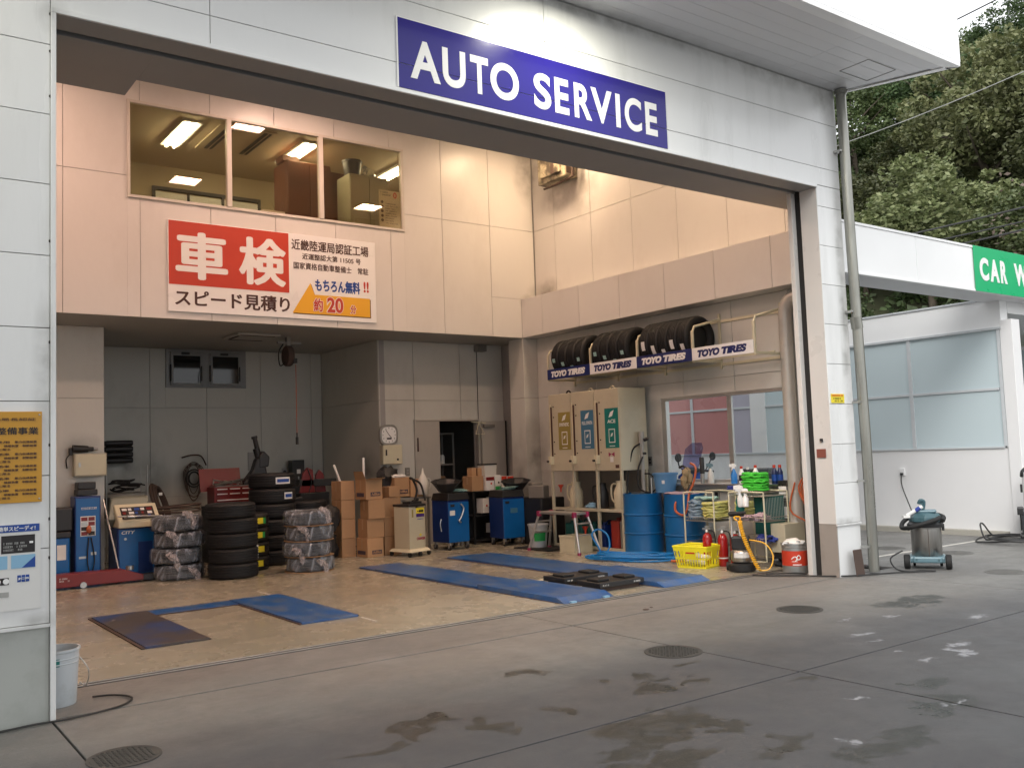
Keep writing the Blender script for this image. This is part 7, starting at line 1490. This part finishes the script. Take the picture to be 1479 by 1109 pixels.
# manholes
def manhole(lab, x, y, r=.20, iron='iron'):
    t = thing('manhole_cover', lab, 'manhole cover', (x, y, 0)); obj('cover_ring', MB().lathe([(r*.9, .002), (r, .002), (r, .005), (r*.9, .005)], 40), iron, t, smooth=30)
    obj('cover_plate', MB().lathe([(0, .004), (r*.89, .004), (r*.89, .001), (0, .001)], 40), iron, t, smooth=30); lm = MB()
    for i in range(-6, 7):
        for j in range(-6, 7):
            if (i*i+j*j) < 36: lm.box(i*r*.14-r*.045, i*r*.14+r*.045, j*r*.14-r*.03, j*r*.14+r*.03, .004, .008, rz=.78*(1 if (i+j) % 2 else -1))
    o = obj('tread_studs', lm, iron, t, smooth=0); o['kind'] = 'stuff'
manhole('manhole cover near the lower left corner of the ground', 1.27, 5.36, .19); manhole('manhole cover in the middle of the forecourt near the joint', 5.15, 5.08, .22); manhole('manhole cover nearest the right jamb', 7.25, 5.50, .21)
manhole('flat cover beside the vacuum on its left', 12.11, 7.60, .22, 'ironpale'); manhole('flat cover to the right of the vacuum', 12.1, 6.62, .22, 'ironpale'); manhole('flat cover in the forecourt right of the vacuum', 10.72, 5.30, .22, 'ironpale')
tag(obj('ground_bolt', MB().cyl((6.3, 6.55, 0), (6.3, 6.55, .006), .03).cyl((6.42, 6.6, 0), (6.42, 6.6, .005), .015), 'rust'), 'small rusty disc set in the ground before the blue runways', 'disc')
# motor scooter seen through the window
t = thing('motor_scooter', 'parked motorcycle with a windshield seen through the side window', 'motorcycle', (11.8, 10.5, 0), R(90))
for x in (-.62, .62): w_ = obj('wheel', MB().lathe([(.0, -.02), (.17, -.03), (.19, -.055), (.27, -.05), (.285, 0), (.27, .05), (.19, .055), (.17, .03), (0, .02)], 32, (x, 0, .285), 'y'), 'rubberdark', t, smooth=40)
obj('bodywork', MB().poly([(-.75, -.14, .5), (-.2, -.14, .38), (.35, -.14, .38), (.55, -.14, .95), (.45, -.14, 1.0), (.30, -.14, .62), (-.1, -.14, .62), (-.2, -.14, .78), (-.8, -.14, .80)], (0, .28, 0)), 'scooterwhite', t, smooth=0, bevel=.04)
obj('seat', MB().box(-.78, -.10, -.15, .15, .79, .87), 'black', t, smooth=0, bevel=.03); obj('front_shield', MB().poly([(.40, -.24, .70), (.58, -.2, .75), (.62, -.2, 1.05), (.52, -.24, 1.12)], (0, .44, 0)), 'inkblue', t, smooth=0, bevel=.03)
obj('headlight', MB().ball((.62, 0, 1.06), .05, .11, .07, n=18), 'lens', t); obj('instrument_pod', MB().ball((.5, 0, 1.13), .10, .2, .06, n=18), 'black', t)
obj('windshield', MB().poly([(.55, -.20, 1.12), (.55, .20, 1.12), (.42, .22, 1.50), (.36, .12, 1.60), (.36, -.12, 1.60), (.42, -.22, 1.50)], (-.006, 0, 0)), 'screenplastic', t, smooth=0)
obj('handlebar', MB().tube([(.35, -.38, 1.10), (.45, -.2, 1.12), (.48, 0, 1.10), (.45, .2, 1.12), (.35, .38, 1.10)], .02), 'black', t)
for s_ in (-1, 1): m_ = obj('mirror', MB().lathe([(0, -.015), (.07, -.015), (.075, 0), (.06, .015), (0, .018)], 20, (.40, s_*.42, 1.36), 'x'), 'black', t); obj('mirror_stem', MB().tube([(.42, s_*.25, 1.12), (.44, s_*.36, 1.22), (.41, s_*.41, 1.32)], .011), 'black', m_)
obj('front_fork', MB().cyl((.48, .06, .95), (.62, .09, .285), .03).cyl((.48, -.06, .95), (.62, -.09, .285), .03), 'steel', t); obj('top_box', MB().box(-1.1, -.72, -.22, .22, .86, 1.16), 'black', t, smooth=0, bevel=.05)
obj('side_bag', MB().box(-.6, -.25, .16, .3, .5, .8), 'black', t, smooth=0, bevel=.04)
